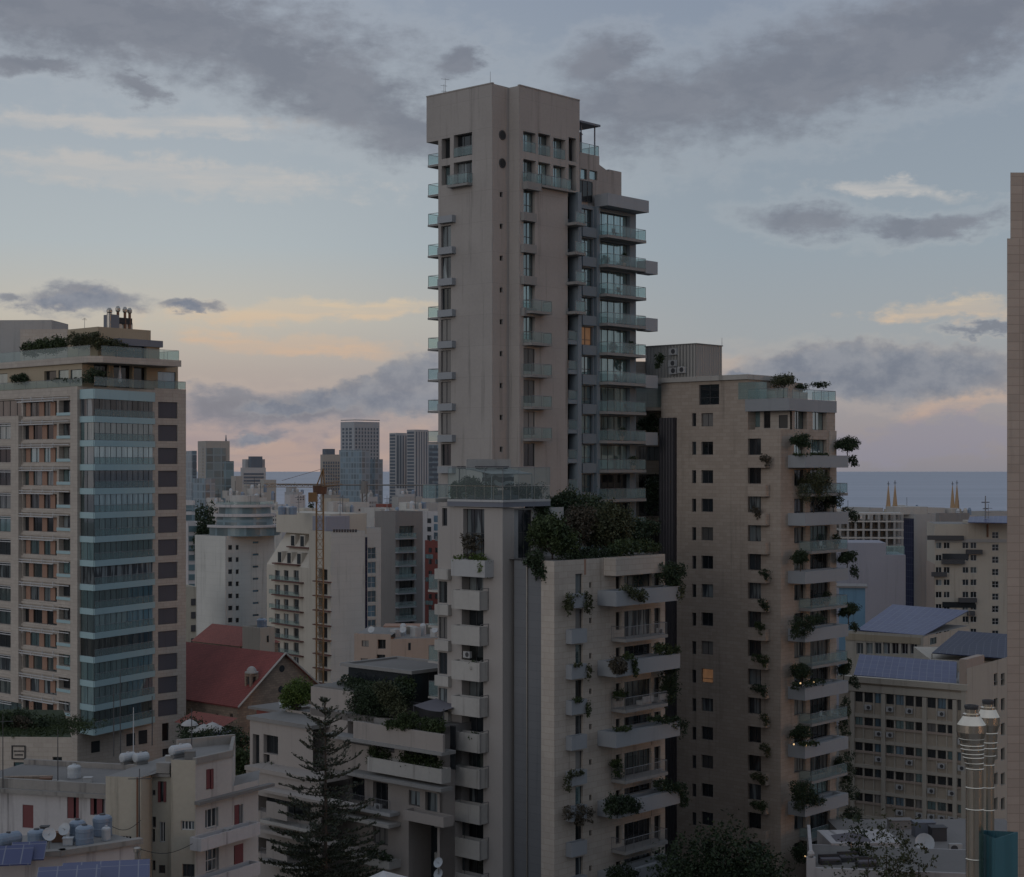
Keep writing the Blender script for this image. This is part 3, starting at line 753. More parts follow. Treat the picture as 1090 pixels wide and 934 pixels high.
# recessed loggia column
LG = BR.off(-1.1)
for k in range(14):
    y = 205+31.6*k; r = (c0+.1, c1-.1, LG.z(609, y+29), LG.z(609, y+5)); LG.winr(r, rng.choice(['pane_dark', 'pane_sky']), depth=.12, mull=2)
mb = MB().wall(LG, c0, c1, 0, BR.z(610, 205), LG.holes()); part('loggia_wall', mb, 'bluegrey', T); windows(LG, T)
for k in range(14):
    y = 236+31.6*k
    if k < 4: f2 = BR.off(1.3); b_ = balcony(BR, c0-.2, f2.a(624), f2.z(615, y+.5), 1.3, T, .3, -1.0, 'slabgrey', 1.1, 'R')
    else: b_ = balcony(BR, c0, c1, BR.z(609, y), .12, T, .45, -1.0, 'bluegrey', 1.0, '')
part('pilaster', MB().box(BR, BR.a(613.5), BR.a(617.3), 0, BR.z(615, 205), -1.0, .25), 'bluegrey', T)
# bluish wing with the big terraces
FC = BR.off(-.8); FCb = FC.off(1.6)
zs = [FCb.z(647, 249.5+31.35*k) for k in range(15)]; pitch = zs[0]-zs[1]
aC0, aC1 = FC.a(617.2), FC.a(677)
zC = FCb.z(647, 219)
for k, z in enumerate(zs):
    FC.winr((FC.a(618.2), FC.a(631), z+.75, z+2.75), 'pane_sky' if k not in (4,) else 'lamp_orange', depth=.35, mull=2, trans=.3, label='bay window with a warm lit curtain' if k == 4 else None)
    FC.winr((FC.a(637), FC.a(670.5), z+.05, z+2.75), rng.choice(['pane_sky', 'pane_teal', 'pane_sky']) if k < 9 else 'pane_dark', depth=.55, mull=5)
FC.winr((FC.a(618.2), FC.a(634), zs[0]+pitch+.4, zs[0]+pitch+2.7), 'pane_dark', depth=.5, mull=3)
mb = MB(); mb.wall(FC, aC0, aC1, 0, zC, FC.holes())
E1, E2 = FC.p(aC1, 0)[:2], np.array(FC.p(aC1, 0)[:2])+V*10
mb.poly([(*E1, 0), (*E2, 0), (*E2, zC), (*E1, zC)], [(0, 0), (10, 0), (10, zC), (0, zC)])
E0 = np.array(FC.p(aC0, 0)[:2])+V*10; mb.poly([(*E2, 0), (*E0, 0), (*E0, zC), (*E2, zC)], [(0, 0), (10, 0), (10, zC), (0, zC)])
part('wing_wall', mb, 'bluegrey', T); windows(FC, T)
part('roof', MB().cap2([FC.p(aC0, 0)[:2], E1, E2, E0], zC), 'roofgrey', T)
for k, z in enumerate(zs):
    part('spandrel', MB().box(FC, FC.a(617.6), FC.a(632.5), z-.35, z+.7, .004, .35), 'bluegrey', T)
    if k: pass
    a0, a1 = FCb.a(647)-.05, FCb.a(688)
    b_ = balcony(FC, a0, a1, z, 1.6, T, .32, 0, 'slabgrey', 1.15)
    if k in (1, 3, 5, 7): part('planter_box', MB().tub(FC, a1-.1, FCb.a(700), z-.45, z+1.0, .25, 1.62, .08, .7), 'zinc', T)
for k in range(0, 15): pass
part('pilaster', MB().box(FC, FC.a(632.6), FC.a(635.8), 0, zC, .004, .4), 'bluegrey', T)
part('roof_parapet', MB().tub(FC, FCb.a(647)-.1, FCb.a(690), FCb.z(648, 219), FCb.z(648, 206), -.2, 1.7, .1, 1.0), 'zinc', T)
# stepped penthouse
P1 = FC.off(-.6); zp1 = P1.z(626, 164)
P1.win(618, 625, 180, 191, 'pane_sky'); P1.win(627.5, 636, 182, 191.5, 'pane_sky', mull=1)
a0, a1 = P1.a(617.3), P1.a(638)
mb = MB(); mb.wall(P1, a0, a1, zC, zp1, P1.holes())
q0, q1 = np.array(P1.p(a0, 0)[:2]), np.array(P1.p(a1, 0)[:2]); q2, q3 = q1+V*8, q0+V*8
for p, r_ in ((q1, q2), (q2, q3)): mb.poly([(*p, zC), (*r_, zC), (*r_, zp1), (*p, zp1)])
part('penthouse_wall', mb, 'taupe', T); windows(P1, T); part('roof', MB().cap2([q0, q1, q2, q3], zp1), 'roofgrey', T)
railing(P1, a0+.1, a1-.05, zp1, -6, 0, T, 1.1, 'R')
P2 = FC.off(-1.4); zp2 = P2.z(655, 182); a0, a1 = P2.a(638), P2.a(661.5)
part('penthouse_wall', MB().box(P2, P2.a(648), a1, zC, zp2, -4, 0), 'taupe', T)
mb = MB(); A_, B_ = P2.a(637), P2.a(649); z1, z2 = P2.z(638, 175), P2.z(650, 184)
for n in (0, -4): mb.poly([P2.p(A_, zC, n), P2.p(B_, zC, n), P2.p(B_, z2, n), P2.p(A_, z1, n)], [(A_, zC), (B_, zC), (B_, z2), (A_, z1)])
mb.poly([P2.p(A_, z1, 0), P2.p(B_, z2, 0), P2.p(B_, z2, -4), P2.p(A_, z1, -4)]); part('sloping_roof', mb, 'taupe', T)
# pergola on the penthouse roof
PG = P1.off(-1.0); pg = thing('pergola', 'small dark blue steel pergola on the penthouse roof of the tallest tower', 'pergola', PG.p(PG.a(628), zp1))
zpg = PG.z(630, 134)
for x in (620, 634.5):
    for n in (-.2, -3): part('post', MB().cyl(PG.p(PG.a(x), zp1, n), PG.p(PG.a(x), zpg, n), .09, seg=6), 'zinc_dark', pg)
part('canopy', MB().box(PG, PG.a(616), PG.a(637), zpg, zpg+.22, -3.4, .3), 'zinc_dark', pg)
mb = MB(); c = np.array(PG.p(PG.a(627), zp1, -1.2)); mb.cyl(c, c+np.array([0, 0, 2.6]), .14, seg=8).cyl(c+np.array([0, 0, 2.6]), c+np.array([0, 0, 2.9]), .24, .1, 8)
tag(mb.build('stove_flue', 'rust', None, tuple(c)), 'slim rust brown flue pipe under the roof pergola', 'flue')
cc = AL.p(AL.a(462), zt+.02, -1.5); mast('rooftop_aerial', 'thin grey ladder frame of aerials at the left corner of the tallest roof', 'aerial', cc, 1.5, .03, [(1.3, .5, .7), (.7, .4, .7)])
cc = AL.p(AL.a(467), zt+.02, -1.0); mast('aerial_mast', 'twin bar aerial beside the ladder frame on the tallest roof', 'aerial', cc, 1.9, .03, [(1.8, .6, .7)])
cc = AL.p(AL.a(508), zt+.02, -2); mast('lightning_rod', 'lone thin rod standing on the roof edge of the tallest tower', 'rod', cc, 1.9, .03)
# rear wing between the tower and the sandstone block
OW = V2(673, 196); RW = Face(OW, (1, .05))
Wg = thing('rear_apartment_block', 'brown banded apartment block behind, between taupe tower and dark clad shaft', 'building', OW)
zw = RW.z(690, 385)
for k in range(7):
    y = 428+29.5*k; RW.win(680, 703, y+18, y+33 if k else y+26, ['pane_dark', 'pane_curtain'][k % 2], depth=.5, mull=4)
aw = RW.a(708); mb = MB().wall(RW, 0, aw, 0, zw, RW.holes()); p0, p1 = np.array(RW.p(0, 0)[:2]), np.array(RW.p(aw, 0)[:2])
for p, r_ in ((p0, p0+np.array([0, 9])), (p1, p1+np.array([0, 9])), (p0+np.array([0, 9]), p1+np.array([0, 9]))): mb.poly([(*p, 0), (*r_, 0), (*r_, zw), (*p, zw)])
part('wall', mb, 'sandstone', Wg); windows(RW, Wg); part('roof', MB().cap2([p0, p1, p1+np.array([0, 9]), p0+np.array([0, 9])], zw), 'roofgrey', Wg)
f2 = RW.off(2.4); b_ = balcony(RW, f2.a(677), f2.a(714.5), f2.z(695, 434), 2.4, Wg, .35, 0, 'sandstone', 2.5)
f2 = RW.off(1.5); b_ = balcony(RW, f2.a(668), f2.a(692), f2.z(680, 530), 1.5, Wg, .35, 0, 'slabgrey', 1.1)
shrub('balcony_shrub', 'feathery dark shrub hanging off the rear brown block beside the dark shaft', 'shrub', RW.p(RW.a(694), RW.z(694, 528), 2.6), (1.3, 1.0, 2.3), 700, .3, 'leaf_dark')
shrub('balcony_shrub', 'small round bush beside a terrace end just left of the grey plant room', 'shrub', FC.p(FC.a(684), FC.z(684, 385), 2.6), (.8, .8, .75), 260, .24, 'leaf_dark')
shrub('balcony_shrub', 'wide dark bush under the glazed box beside the dark clad shaft', 'shrub', RW.p(RW.a(688), RW.z(688, 452), 1.5), (2.0, .9, 1.2), 500, .28, 'leaf_dark')

# ------------------------------------------------------------------ lower taupe block in front of the tower
OD = V2(535, 150)
D = thing('apartment_block', 'lower taupe block with concrete balcony fronts and a railed roof terrace', 'building', OD)
DL, DR = Face(OD, V), Face(OD, U)
zd = DL.z(535, 541)
DL.win(493, 515.5, 542, 596, 'pane_curtain', depth=.6, mull=3, trans=.52)
by = [631+37.75*k for k in range(9)]
for i, y in enumerate(by):
    DL.win(491.5, 514.5, y-20.5, y+.5, ['pane_curtain', 'pane_dark', 'pane_interior'][i % 3], depth=1.1, mull=3)
for i in range(9):
    y = 616+37.9*i
    DL.win(466.8, 476, y+3, y+26, ['pane_curtain', 'pane_blind', 'pane_dark'][i % 3], depth=.25, mull=2)
DL.win(470.5, 476, 541, 560, 'pane_dark', depth=.25)
aD, rD = DL.a(466), DR.a(547)
mb = MB(); mb.wall(DL, 0, aD, 0, zd, DL.holes()); mb.wall(DR, 0, rD, 0, zd)
q0, q1 = OD+U*rD, OD+V*aD
for p, r_ in ((q0, q0+V*aD), (q0+V*aD, q1)): mb.poly([(*p, 0), (*r_, 0), (*r_, zd), (*p, zd)], [(0, 0), (8, 0), (8, zd), (0, zd)])
part('wall', mb, 'taupe_low', D); windows(DL, D); part('roof', MB().cap2([OD, q0, q0+V*aD, q1], zd), 'roofgrey', D)
for i, y in enumerate(by):
    f2 = DL.off(1.1); a0, a1 = f2.a(510.3), f2.a(480.5); z0, z1 = f2.z(495, y+18), f2.z(495, y-2)
    b_ = planter(DL, a0, a1, z0, z1, 1.1, D, 'concrete', t=.14, dp=1.1, name='balcony')
    if i % 2 == 0: b_['label'] = 'streaked concrete balcony front'
    part('railing', MB().cyl(DL.p(a0-.12, z0, .05), DL.p(a0-.12, z1+.25, .05), .03, seg=4).cyl(DL.p(a0-.12, z0, 1.05), DL.p(a0-.12, z1+.25, 1.05), .03, seg=4).cyl(DL.p(a0-.12, z1+.25, .05), DL.p(a0-.12, z1+.25, 1.05), .03, seg=4), 'rail', b_)
f2 = DL.off(1.2); planter(DL, f2.a(516), f2.a(480), f2.z(497, 614), f2.z(497, 596), 1.2, D, 'concrete_pale')
for i in range(9): y = 606+37.9*i; f2 = DL.off(.5); part('sill_box', MB().box(DL, f2.a(477), f2.a(462.5), f2.z(470, y+11), f2.z(470, y), .003, .5), 'concrete', D)
for i in range(6):
    fl = Face(DL.p(aD, 0)[:2], U); fl.N = V.copy(); z = DL.z(466, 629+38*i)
    balcony(fl, .3, 3.5, z, 1.6, D, .2, 0, 'concrete', 1.4, 'LR', 'railglass')
# terrace slab and tall glass windbreak
zt0, zt1 = DL.z(535, 540), DL.z(535, 532.5)
aT, rT = DL.a(479), DR.a(583)
DT = Face(OD-V*.35-U*.35, V); DU = Face(OD-V*.35-U*.35, U)
TO = np.array(DT.O); tp = [TO, TO+U*(rT+.35), TO+U*(rT+.35)+V*(aT+.35), TO+V*(aT+.35)]
def prism(pts, z0, z1):
    mb = MB(); mb.cap2(pts, z1); mb.cap2(pts[::-1], z0)
    for p, r_ in zip(pts, pts[1:]+pts[:1]):
        L = float(np.linalg.norm(np.array(r_)-np.array(p))); mb.poly([(*p, z0), (*r_, z0), (*r_, z1), (*p, z1)], [(0, z0), (L, z0), (L, z1), (0, z1)])
    return mb
part('terrace_fascia', prism(tp, zt0, zt1-.2), 'zinc_dark', D); part('terrace_slab', prism([p-(U+V)*.08 if i == 0 else p for i, p in enumerate(tp)], zt1-.2, zt1), 'concrete_pale', D)
for f_, L in ((DT, aT+.3), (DU, rT+.3)):
    railing(f_, .02, L, zt1, -.2, .02, D, 1.25, '', 'railglass_clear', post=1.1, bar='steel_dull')
    railing(f_, .02, L, zt1+1.25, -.2, .02, D, 1.7, '', 'railglass_clear', post=2.2)
f3 = Face(DL.p(aD, 0)[:2], U); f3.N = V.copy(); balcony(f3, -.3, 6, DL.z(470, 531), 1.8, D, .35, 0, 'concrete', 1.3, 'LR', name='balcony')
# upper set-back wall beside the garden
SB = DR.off(-.4); SB.win(551.5, 567, 543, 597, 'pane_dark', depth=.3, mull=2, trans=.55)
mb = MB().wall(SB, SB.a(547.2), SB.a(600), 25, SB.z(560, 541), SB.holes()); part('set_back_wall', mb, 'concrete_pale', D); windows(SB, D)
# things on the terrace
IN = DU.off(-2.2); aw_ = thing('terrace_awning', 'pale slatted awning with white fascia over the roof terrace', 'awning', IN.p(IN.a(545), zt1))
IN = DU.off(-1.8); za = IN.z(545, 489)
part('fascia', MB().box(IN, IN.a(522), IN.a(569), za-1.0, za, -3.1, -3.0), 'concrete', aw_)
mb = MB(); mb.poly([IN.p(IN.a(524), za-.9, -2.9), IN.p(IN.a(569), za-.9, -2.9), IN.p(IN.a(569), za-1.35, -.2), IN.p(IN.a(524), za-1.35, -.2)]); mb.poly([IN.p(IN.a(524), za-.96, -2.9), IN.p(IN.a(569), za-.96, -2.9), IN.p(IN.a(569), za-1.41, -.2), IN.p(IN.a(524), za-1.41, -.2)])
part('slats', mb, 'slabgrey', aw_)
for x in (525, 568): part('post', MB().cyl(IN.p(IN.a(x), zt1, -.2), IN.p(IN.a(x), za-1.37, -.2), .05, seg=6), 'rail', aw_)
part('screen', MB().box(IN, IN.a(536), IN.a(569), IN.z(552, 520), IN.z(552, 502.5), -2.7, -2.6), 'zebra', aw_, 'screen with wavy black and white bands')
IL = DT.off(-1.6); shd = thing('terrace_pergola', 'lean-to shade of dark battens at the left of the roof terrace', 'shade', IL.p(IL.a(508), zt1))
za2 = IL.z(505, 497); mb = MB()
for k in range(9): aa = IL.a(488)+(IL.a(518)-IL.a(488))*k/8; mb.box(IL, aa-.06, aa+.06, za2-.1, za2+.05, -3, .2)
mb.box(IL, IL.a(488), IL.a(518), za2-.22, za2-.1, -.1, .1).box(IL, IL.a(488), IL.a(518), za2-.22, za2-.1, -2.9, -2.7); part('battens', mb, 'dark', shd)
for x in (489, 517): part('post', MB().cyl(IL.p(IL.a(x), zt1, 0), IL.p(IL.a(x), za2-.2, 0), .06, seg=6), 'dark', shd)
for x, s, lb in ((488, 1.0, 'leafy pot shrub at the far left behind the terrace glass'), (503, 1.15, 'tall feathery shrub under the batten shade of the terrace'), (516, .9, 'low bushy shrub beside the white awning on the terrace'), (529, .7, 'small shrub at the terrace corner glass')):
    shrub('terrace_shrub', lb, 'shrub', IL.p(IL.a(x), zt1+s, .6), (s*.8, s*.8, s), int(500*s), .2, 'leaf_mid')
shrub('planter_shrub', 'bright green trailing plant spilling over the pale planter under the tall window', 'shrub', DL.off(1).p(DL.off(1).a(503), DL.off(1).z(503, 595), -.1), (1, 1, 1), 700, .16, 'leaf_bright', blobs=[(*DL.off(.8).p(DL.off(.8).a(x), DL.off(.8).z(x, y)), .55, .55, h) for x, y, h in ((487, 594, .2), (495, 593, .25), (503, 593, .3), (511, 594, .45), (514, 600, .8), (513, 606, .6))])
shrub('window_tree', 'brownish small tree standing in front of the tall dark window', 'shrub', DL.off(.5).p(DL.off(.5).a(502), DL.off(.5).z(502, 579)), (1.0, .7, 1.4), 500, .2, 'leaf_dry')

hangT = [(DT, [(486+4.5*i, 523-1.5*(i % 3), .55, .9) for i in range(9)], -3.2, 1800, 'leaf_dark', 'dark bushy screen of pot plants at the back left of the roof terrace'), (DU, [(540+5*i, 524-1.2*(i % 2), .6, .75) for i in range(8)], -3.4, 1500, 'leaf_dark', 'dark pot plants standing below the black and white screen')]
for f_, pts, n, cnt, mat, lb in hangT:
    g_ = f_.off(n); bl = [(*g_.p(g_.a(x), g_.z(x, y)), rx, rx, rz) for x, y, rx, rz in pts]; lo = min(b[2]-b[5] for b in bl)
    tag(MB().quads(leaves(bl, cnt, .18)).build('terrace_shrub', mat, None, (bl[0][0], bl[0][1], lo)), lb, 'shrub')
for i, (f_, x, n) in enumerate(((DT, 498, -1.3), (DT, 524, -1.2), (DU, 552, -1.2))):
    c = f_.p(f_.a(x), zt1, n); t = thing('garden_sofa', ['dark garden sofa at the left of the railed roof terrace', 'dark garden sofa near the railed terrace corner', 'dark garden sofa before the black and white screen'][i], 'sofa', c); q = Face(c[:2], f_.D)
    part('seat', MB().box(q, -.9, .9, zt1+.02, zt1+.42, -.4, .4), 'dark', t); part('backrest', MB().box(q, -.9, .9, zt1+.3, zt1+.85, -.6, -.4), 'dark', t)
# ------------------------------------------------------------------ limestone block with planters
OE = V2(590, 147)
E = thing('apartment_block', 'limestone apartment block with a rooftop garden and overgrown grey planters', 'building', OE)
EL, ER = Face(OE, V), Face(OE, U)
ze = ER.z(590, 597.5)
aE, aP, rE = EL.a(576), EL.a(546.5), ER.a(708)
ys = [609+37.7*k for k in range(10)]
for k, y in enumerate(ys):
    ER.win(612.5, 620.5, y+2, y+25, ['pane_curtain', 'pane_blind', 'pane_sky', 'pane_dark'][k % 4], depth=.3, mull=1)
    ER.win(627.3, 630, y+11, y+17, 'pane_dark', depth=.25, fw=.03)
    z0 = ER.z(667, y+33.5)
    top = ER.z(667, y+4)
    ER.winr((ER.a(655.5), ER.a(661.5), z0+.9, top), 'pane_dark', depth=.4, mull=1)
    ER.winr((ER.a(664.5), ER.a(693), z0+.02, top), ['pane_interior', 'pane_curtain', 'pane_dark', 'pane_interior', 'pane_curtain'][k % 5], depth=.28, mull=5)
    ER.winr((ER.a(696.5), ER.a(703), z0+.02, top), 'pane_dark', depth=.3, mull=1)
mb = MB(); mb.wall(EL, 0, aE, 0, ze); mb.wall(ER, 0, rE, 0, ze, ER.holes())
bk = 17.0; e1, e2, e3, e4, e5 = OE+U*rE, OE+U*rE+V*bk, OE+U*9+V*bk, OE+U*9+V*7, OE+V*7
for p, r_ in ((e1, e2), (e2, e3), (e3, e4), (e4, e5)): mb.poly([(*p, 0), (*r_, 0), (*r_, ze), (*p, ze)], [(0, 0), (15, 0), (15, ze), (0, ze)])
part('wall', mb, 'limestone', E); windows(ER, E)
part('roof', MB().cap2([OE, e1, e2, e3, e4, e5], ze-.02), 'roofgrey', E)
mb = MB(); mb.box(EL, aE+.02, (aE+aP)/2-.03, 0, ze-.3, -.5, -.06); part('metal_panel', mb, 'panels', E)
part('metal_panel', MB().box(EL, (aE+aP)/2+.03, aP, 0, ze-.1, -.5, -.1), 'panels', E)
part('downpipe', MB().cyl(EL.p((aE+aP)/2, 0, 0.02), EL.p((aE+aP)/2, ze-.2, .02), .06, seg=6), 'steel_dull', E)
for x in (622.8, 653): part('recessed_joint', MB().box(ER, ER.a(x-1), ER.a(x+.8), ER.z(x, 612), ER.z(x, 595.5), .004, .03), 'terracotta', E)
f2 = ER.off(1.4); part('roof_parapet', MB().tub(ER, f2.a(655.5), f2.a(707), f2.z(680, 611.5), f2.z(680, 593), -.3, 1.4, .15, .9), 'palestone', E)
for k, y in enumerate(ys):
    if k: part('planter_box', MB().tub(ER, ER.off(.7).a(608.5), ER.off(.7).a(625), ER.off(.7).z(617, y+.5), ER.off(.7).z(617, y-14.5), .003, .7, .1, .5), 'zinc', E)
f3 = ER.off(2.2); f4 = ER.off(1.7)
for k in range(5):
    y = 646+75.4*k
    a0, a1 = f3.a(656), f3.a(724)
    planter(ER, a0, a1, f3.z(656, y), f3.z(656, y-16), 2.2, E, 'zinc', t=.5)
    y2 = 682.5+75.4*k
    balcony(ER, f4.a(666), f4.a(711), f4.z(668, y2-2), 1.7, E, .3, 0, 'slabgrey', 1.1, bars=True)
for k in range(9): f5 = ER.off(.05); part('column', MB().box(ER, ER.a(661.8), ER.a(664.2), ER.z(663, ys[k]+33.5), ER.z(663, ys[k]+4), -.3, .05), 'palestone', E)
for k in range(9): part('column', MB().box(ER, ER.a(693.4), ER.a(696.2), ER.z(694, ys[k]+33.5), ER.z(694, ys[k]+4), -.3, .05), 'palestone', E)
def on(f, px, py, n): g = f.off(n); return g.p(g.a(px), g.z(px, py))
def hang(label, f, pts, n, cnt, size, mat='leaf_dark', name='balcony_shrub', cl=.26):
    """a bush from blobs given on a facade: (px, py, rx, rz) with n metres out"""
    bl = [(*on(f, x, y, n), rx, max(.25, rx*.8), rz) for x, y, rx, rz in pts]
    c = np.mean([b[:3] for b in bl], 0); lo = min(b[2]-b[5] for b in bl)
    o = MB().quads(leaves(bl, cnt, size, clump=cl)).build(name, mat, None, (c[0], c[1], lo)); return tag(o, label, 'shrub')
hang('twin grey green clumps beside the topmost slim window box of the limestone block', ER, [(606.5, 641, .5, .9), (605.5, 648, .35, .7), (625, 640, .5, .9), (627, 648, .3, .6), (615, 633, .5, .2)], .8, 700, .18, 'leaf_olive')
hang('dark tuft over the right end of the third slim box of the limestone block', ER, [(626, 716, .35, .8), (614, 708, .5, .18)], .8, 300, .17, 'leaf_olive')
hang('fresh green tuft in the slim planter box beside the fourth small square window', ER, [(615, 745, .55, .25), (626, 754, .3, .8)], .8, 320, .17, 'leaf_mid')
hang('shaggy plant draped over the left of the sixth slim planter box', ER, [(604, 834, .4, .9), (610, 824, .5, .35), (618, 823, .4, .25)], .8, 380, .17, 'leaf_olive')
hang('brownish bush spreading across the whole seventh slim planter box', ER, [(605, 866, .55, .7), (617, 864, .7, .7), (628, 869, .5, .8), (616, 874, .6, .5)], .8, 700, .18, 'leaf_dry')
big = [('spreading round tree at the far end of the topmost grey planter', [(712, 612, 1.1, 1.1), (720, 608, 1.0, .9), (706, 608, .9, .8), (716, 620, 1.0, .7)], 1.6, 1600, 'leaf_dark'),
       ('olive cushion of foliage spilling over the middle of the topmost grey planter', [(674, 632, .9, .5), (682, 634, .7, .6), (668, 628, .7, .4)], 2.2, 700, 'leaf_olive'),
       ('feathery tuft drooping off the end of the topmost grey planter', [(721, 632, .7, .7), (724, 626, .6, .5)], 2.0, 420, 'leaf_olive'),
       ('dry brown fuzzy ball of twigs at the left end of the second grey planter', [(658, 708, .8, .8), (653, 710, .5, .6), (664, 710, .5, .6)], 2.3, 800, 'leaf_dry'),
       ('narrow dark green plant hanging from the second grey planter', [(675, 706, .35, .6), (676, 714, .3, .8), (669, 699, .6, .3)], 2.3, 420, 'leaf_mid'),
       ('golden green plants along the far end of the second grey planter', [(708, 692, .8, .55), (716, 691, .7, .5), (702, 690, .6, .6)], 1.7, 560, 'leaf_mid'),
       ('tall dark creeper bush against the dark shaft below the second grey planter', [(712, 722, .9, 1.2), (714, 735, .9, 1.3), (717, 712, .6, .6), (709, 742, .7, .9)], 1.2, 1300, 'leaf_dark'),
       ('low leafy plant in the left window of the third balcony bay', [(659, 739, .55, .45), (664, 738, .4, .3)], .6, 260, 'leaf_mid'),
       ('drooping green bush at the far end of the third grey planter', [(706, 766, 1.0, .35), (718, 770, .8, .6), (726, 776, .6, .9), (697, 765, .8, .25)], 2.0, 900, 'leaf_dark'),
       ('thin green strip of plants at the left of the third grey planter', [(662, 776, .7, .22), (668, 775, .5, .2)], 2.0, 220, 'leaf_mid'),
       ('yellowish climber beside the left window under the third grey planter', [(658, 818, .5, 1.0), (655, 813, .5, .4), (661, 826, .35, .6)], .7, 460, 'leaf_mid'),
       ('bulky dark bush at the far end of the fourth grey planter', [(712, 838, 1.1, .7), (722, 842, .9, 1.0), (727, 852, .6, .8), (703, 836, .9, .5)], 1.8, 1200, 'leaf_dark'),
       ('huge dark clipped bush swallowing the left end of the fourth grey planter', [(652, 856, .75, .9), (660, 858, .8, .9), (668, 857, .8, .8), (676, 858, .7, .7), (648, 864, .5, .7)], 2.4, 1700, 'leaf_dark'),
       ('low bush along the far end of the lowest grey planter', [(708, 913, 1.0, .3), (720, 917, .8, .5)], 1.9, 460, 'leaf_dark'),
       ('domed dark bush at the left of the lowest grey planter', [(655, 930, .8, .7), (664, 928, .9, .8), (673, 931, .7, .6)], 2.4, 900, 'leaf_dark')]
for lb, pts, n, cnt, mat in big: hang(lb, ER, pts, n, cnt, .2, mat)
# sofas on one balcony
for i, x in enumerate((678, 695)):
    s = thing('outdoor_sofa', ['pale cushioned sofa at the near end of a railed limestone balcony', 'pale cushioned sofa at the far end of a railed limestone balcony'][i], 'sofa', on(ER, x, 748, .9))
    z = f4.z(668, 682.5+75.4-2); a = ER.a(x)
    part('seat', MB().box(ER, a-.75, a+.75, z+.05, z+.45, .5, 1.2), 'concrete_pale', s); part('backrest', MB().box(ER, a-.75, a+.75, z+.3, z+.85, 1.2, 1.38), 'concrete_pale', s)
# rooftop garden: a dozen shrubs and small trees, each its own kind
gd = [('dense dark tree in the middle of the rooftop garden', 628, 580, 5.5, 2.6, 2600, 'leaf_dark', 7), ('yellow green rounded tree right of centre in the rooftop garden', 648, 578, 5.6, 2.7, 2800, 'leaf_olive', 4),
      ('tall dark tree at the back right of the rooftop garden', 676, 575, 5.2, 2.2, 1900, 'leaf_dark', 9), ('dark tree against the set-back wall at the left of the garden', 596, 578, 5.4, 2.3, 2000, 'leaf_dark', 10),
      ('brownish leaved shrub in the thick of the rooftop garden', 617, 568, 4.4, 1.7, 1300, 'leaf_dry', 5), ('broad green tree at the front left of the rooftop garden', 588, 592, 4.6, 2.3, 2000, 'leaf_mid', 2.2),
      ('flat topped tree reaching above the back of the garden near the white post', 606, 560, 6.2, 2.2, 1700, 'leaf_mid', 12), ('bushy tree at the back of the garden below the lowest tower balcony', 634, 556, 5.2, 2.4, 1900, 'leaf_dark', 13),
      ('climbing tree beside the tall dark window left of the garden', 572, 586, 4.8, 1.5, 1200, 'leaf_dark', 6)]
zr = ze
for lb, px, py, h, rad, cnt, mat, vv in gd:
    rad *= 1.08; cnt = int(cnt*1.7)
    a = ER.a(px) ; base = np.array(OE)+U*max(.8, min(rE-.8, a*1.0))+V*vv
    # keep the tree on the sight line of its photo position, standing on the roof
    k = (px-545)/F; f_ = Face(OE+V*vv, U); aa = f_.a(px); base = f_.p(aa, ze); h = ZZ({628: 531, 648: 536, 676: 553, 596: 525, 617: 541, 588: 548, 606: 521, 634: 527, 572: 532}[px], base[1])-ze
    tree('garden_tree', lb, base, h, rad, cnt, .26, mat, .1, .1, 'rooftop garden planting')
for lb, pts, n, cnt, mat in [('low hedge of dark shrubs along the front parapet of the garden', [(600+7*i, 592+(i % 2)*1.5-i*.25, .8, .8) for i in range(8)], -1.0, 1500, 'leaf_dark'),
                             ('shrubs overflowing the right corner of the garden parapet', [(662, 583, 1.0, .9), (672, 582, 1.0, .8), (684, 582, .9, .7), (694, 583, .8, .5), (700, 582, .6, .4), (655, 586, .9, .7)], -.8, 1500, 'leaf_mid'),
                             ('ivy tumbling from the garden over the grey metal panels', [(566, 598, .7, .5), (571, 606, .5, .9), (576, 603, .4, 1.1), (579, 612, .3, .7), (569, 592, .8, .5)], .1, 900, 'leaf_dark')]:
    hang(lb, ER if 'ivy' not in lb else EL, pts, n, cnt, .22, mat, 'garden_hedge' if 'hedge' in lb else 'garden_shrub')

# ------------------------------------------------------------------ sandstone tower at the right
OG = V2(831, 181)
G = thing('sandstone_tower', 'brown sandstone tower with round topiary trees on grey corner planters', 'tower', OG)
GL, GR = Face(OG, V), Face(OG, U)
zg1 = GL.z(831, 457); aG1 = GL.a(796); aG = GL.a(704); zg2 = GL.z(796, 404)
GL.win(744, 765.5, 409.5, 431, 'pane_dark', depth=.3, mull=2, trans=.35)
for k in range(16):
    y = 440+30.35*k
    if k == 9: GL.win(746.5, 759, y-1, y+14, 'lamp_orange', depth=.25, mull=1, trans=.3, label='warm orange lit window')
    else: GL.win(746.5, 759, y, y+14, ['pane_blind', 'pane_dark', 'pane_curtain', 'pane_dark'][k*7 % 4], depth=.3, mull=2)
    GL.win(736.5, 741, y, y+14, 'pane_dark', depth=.3, mull=1)
for k in range(15):
    y = 467+30.65*k
    if k == 0: pass
    GL.win(796, 810, y, y+17.5, ['pane_curtain', 'pane_dark', 'pane_curtain'][k % 3], depth=.4, mull=2)
rG = GR.a(889)
zf = [GR.off(2).z(857, 498+30.95*k) for k in range(15)]     # floor soffits down the right face
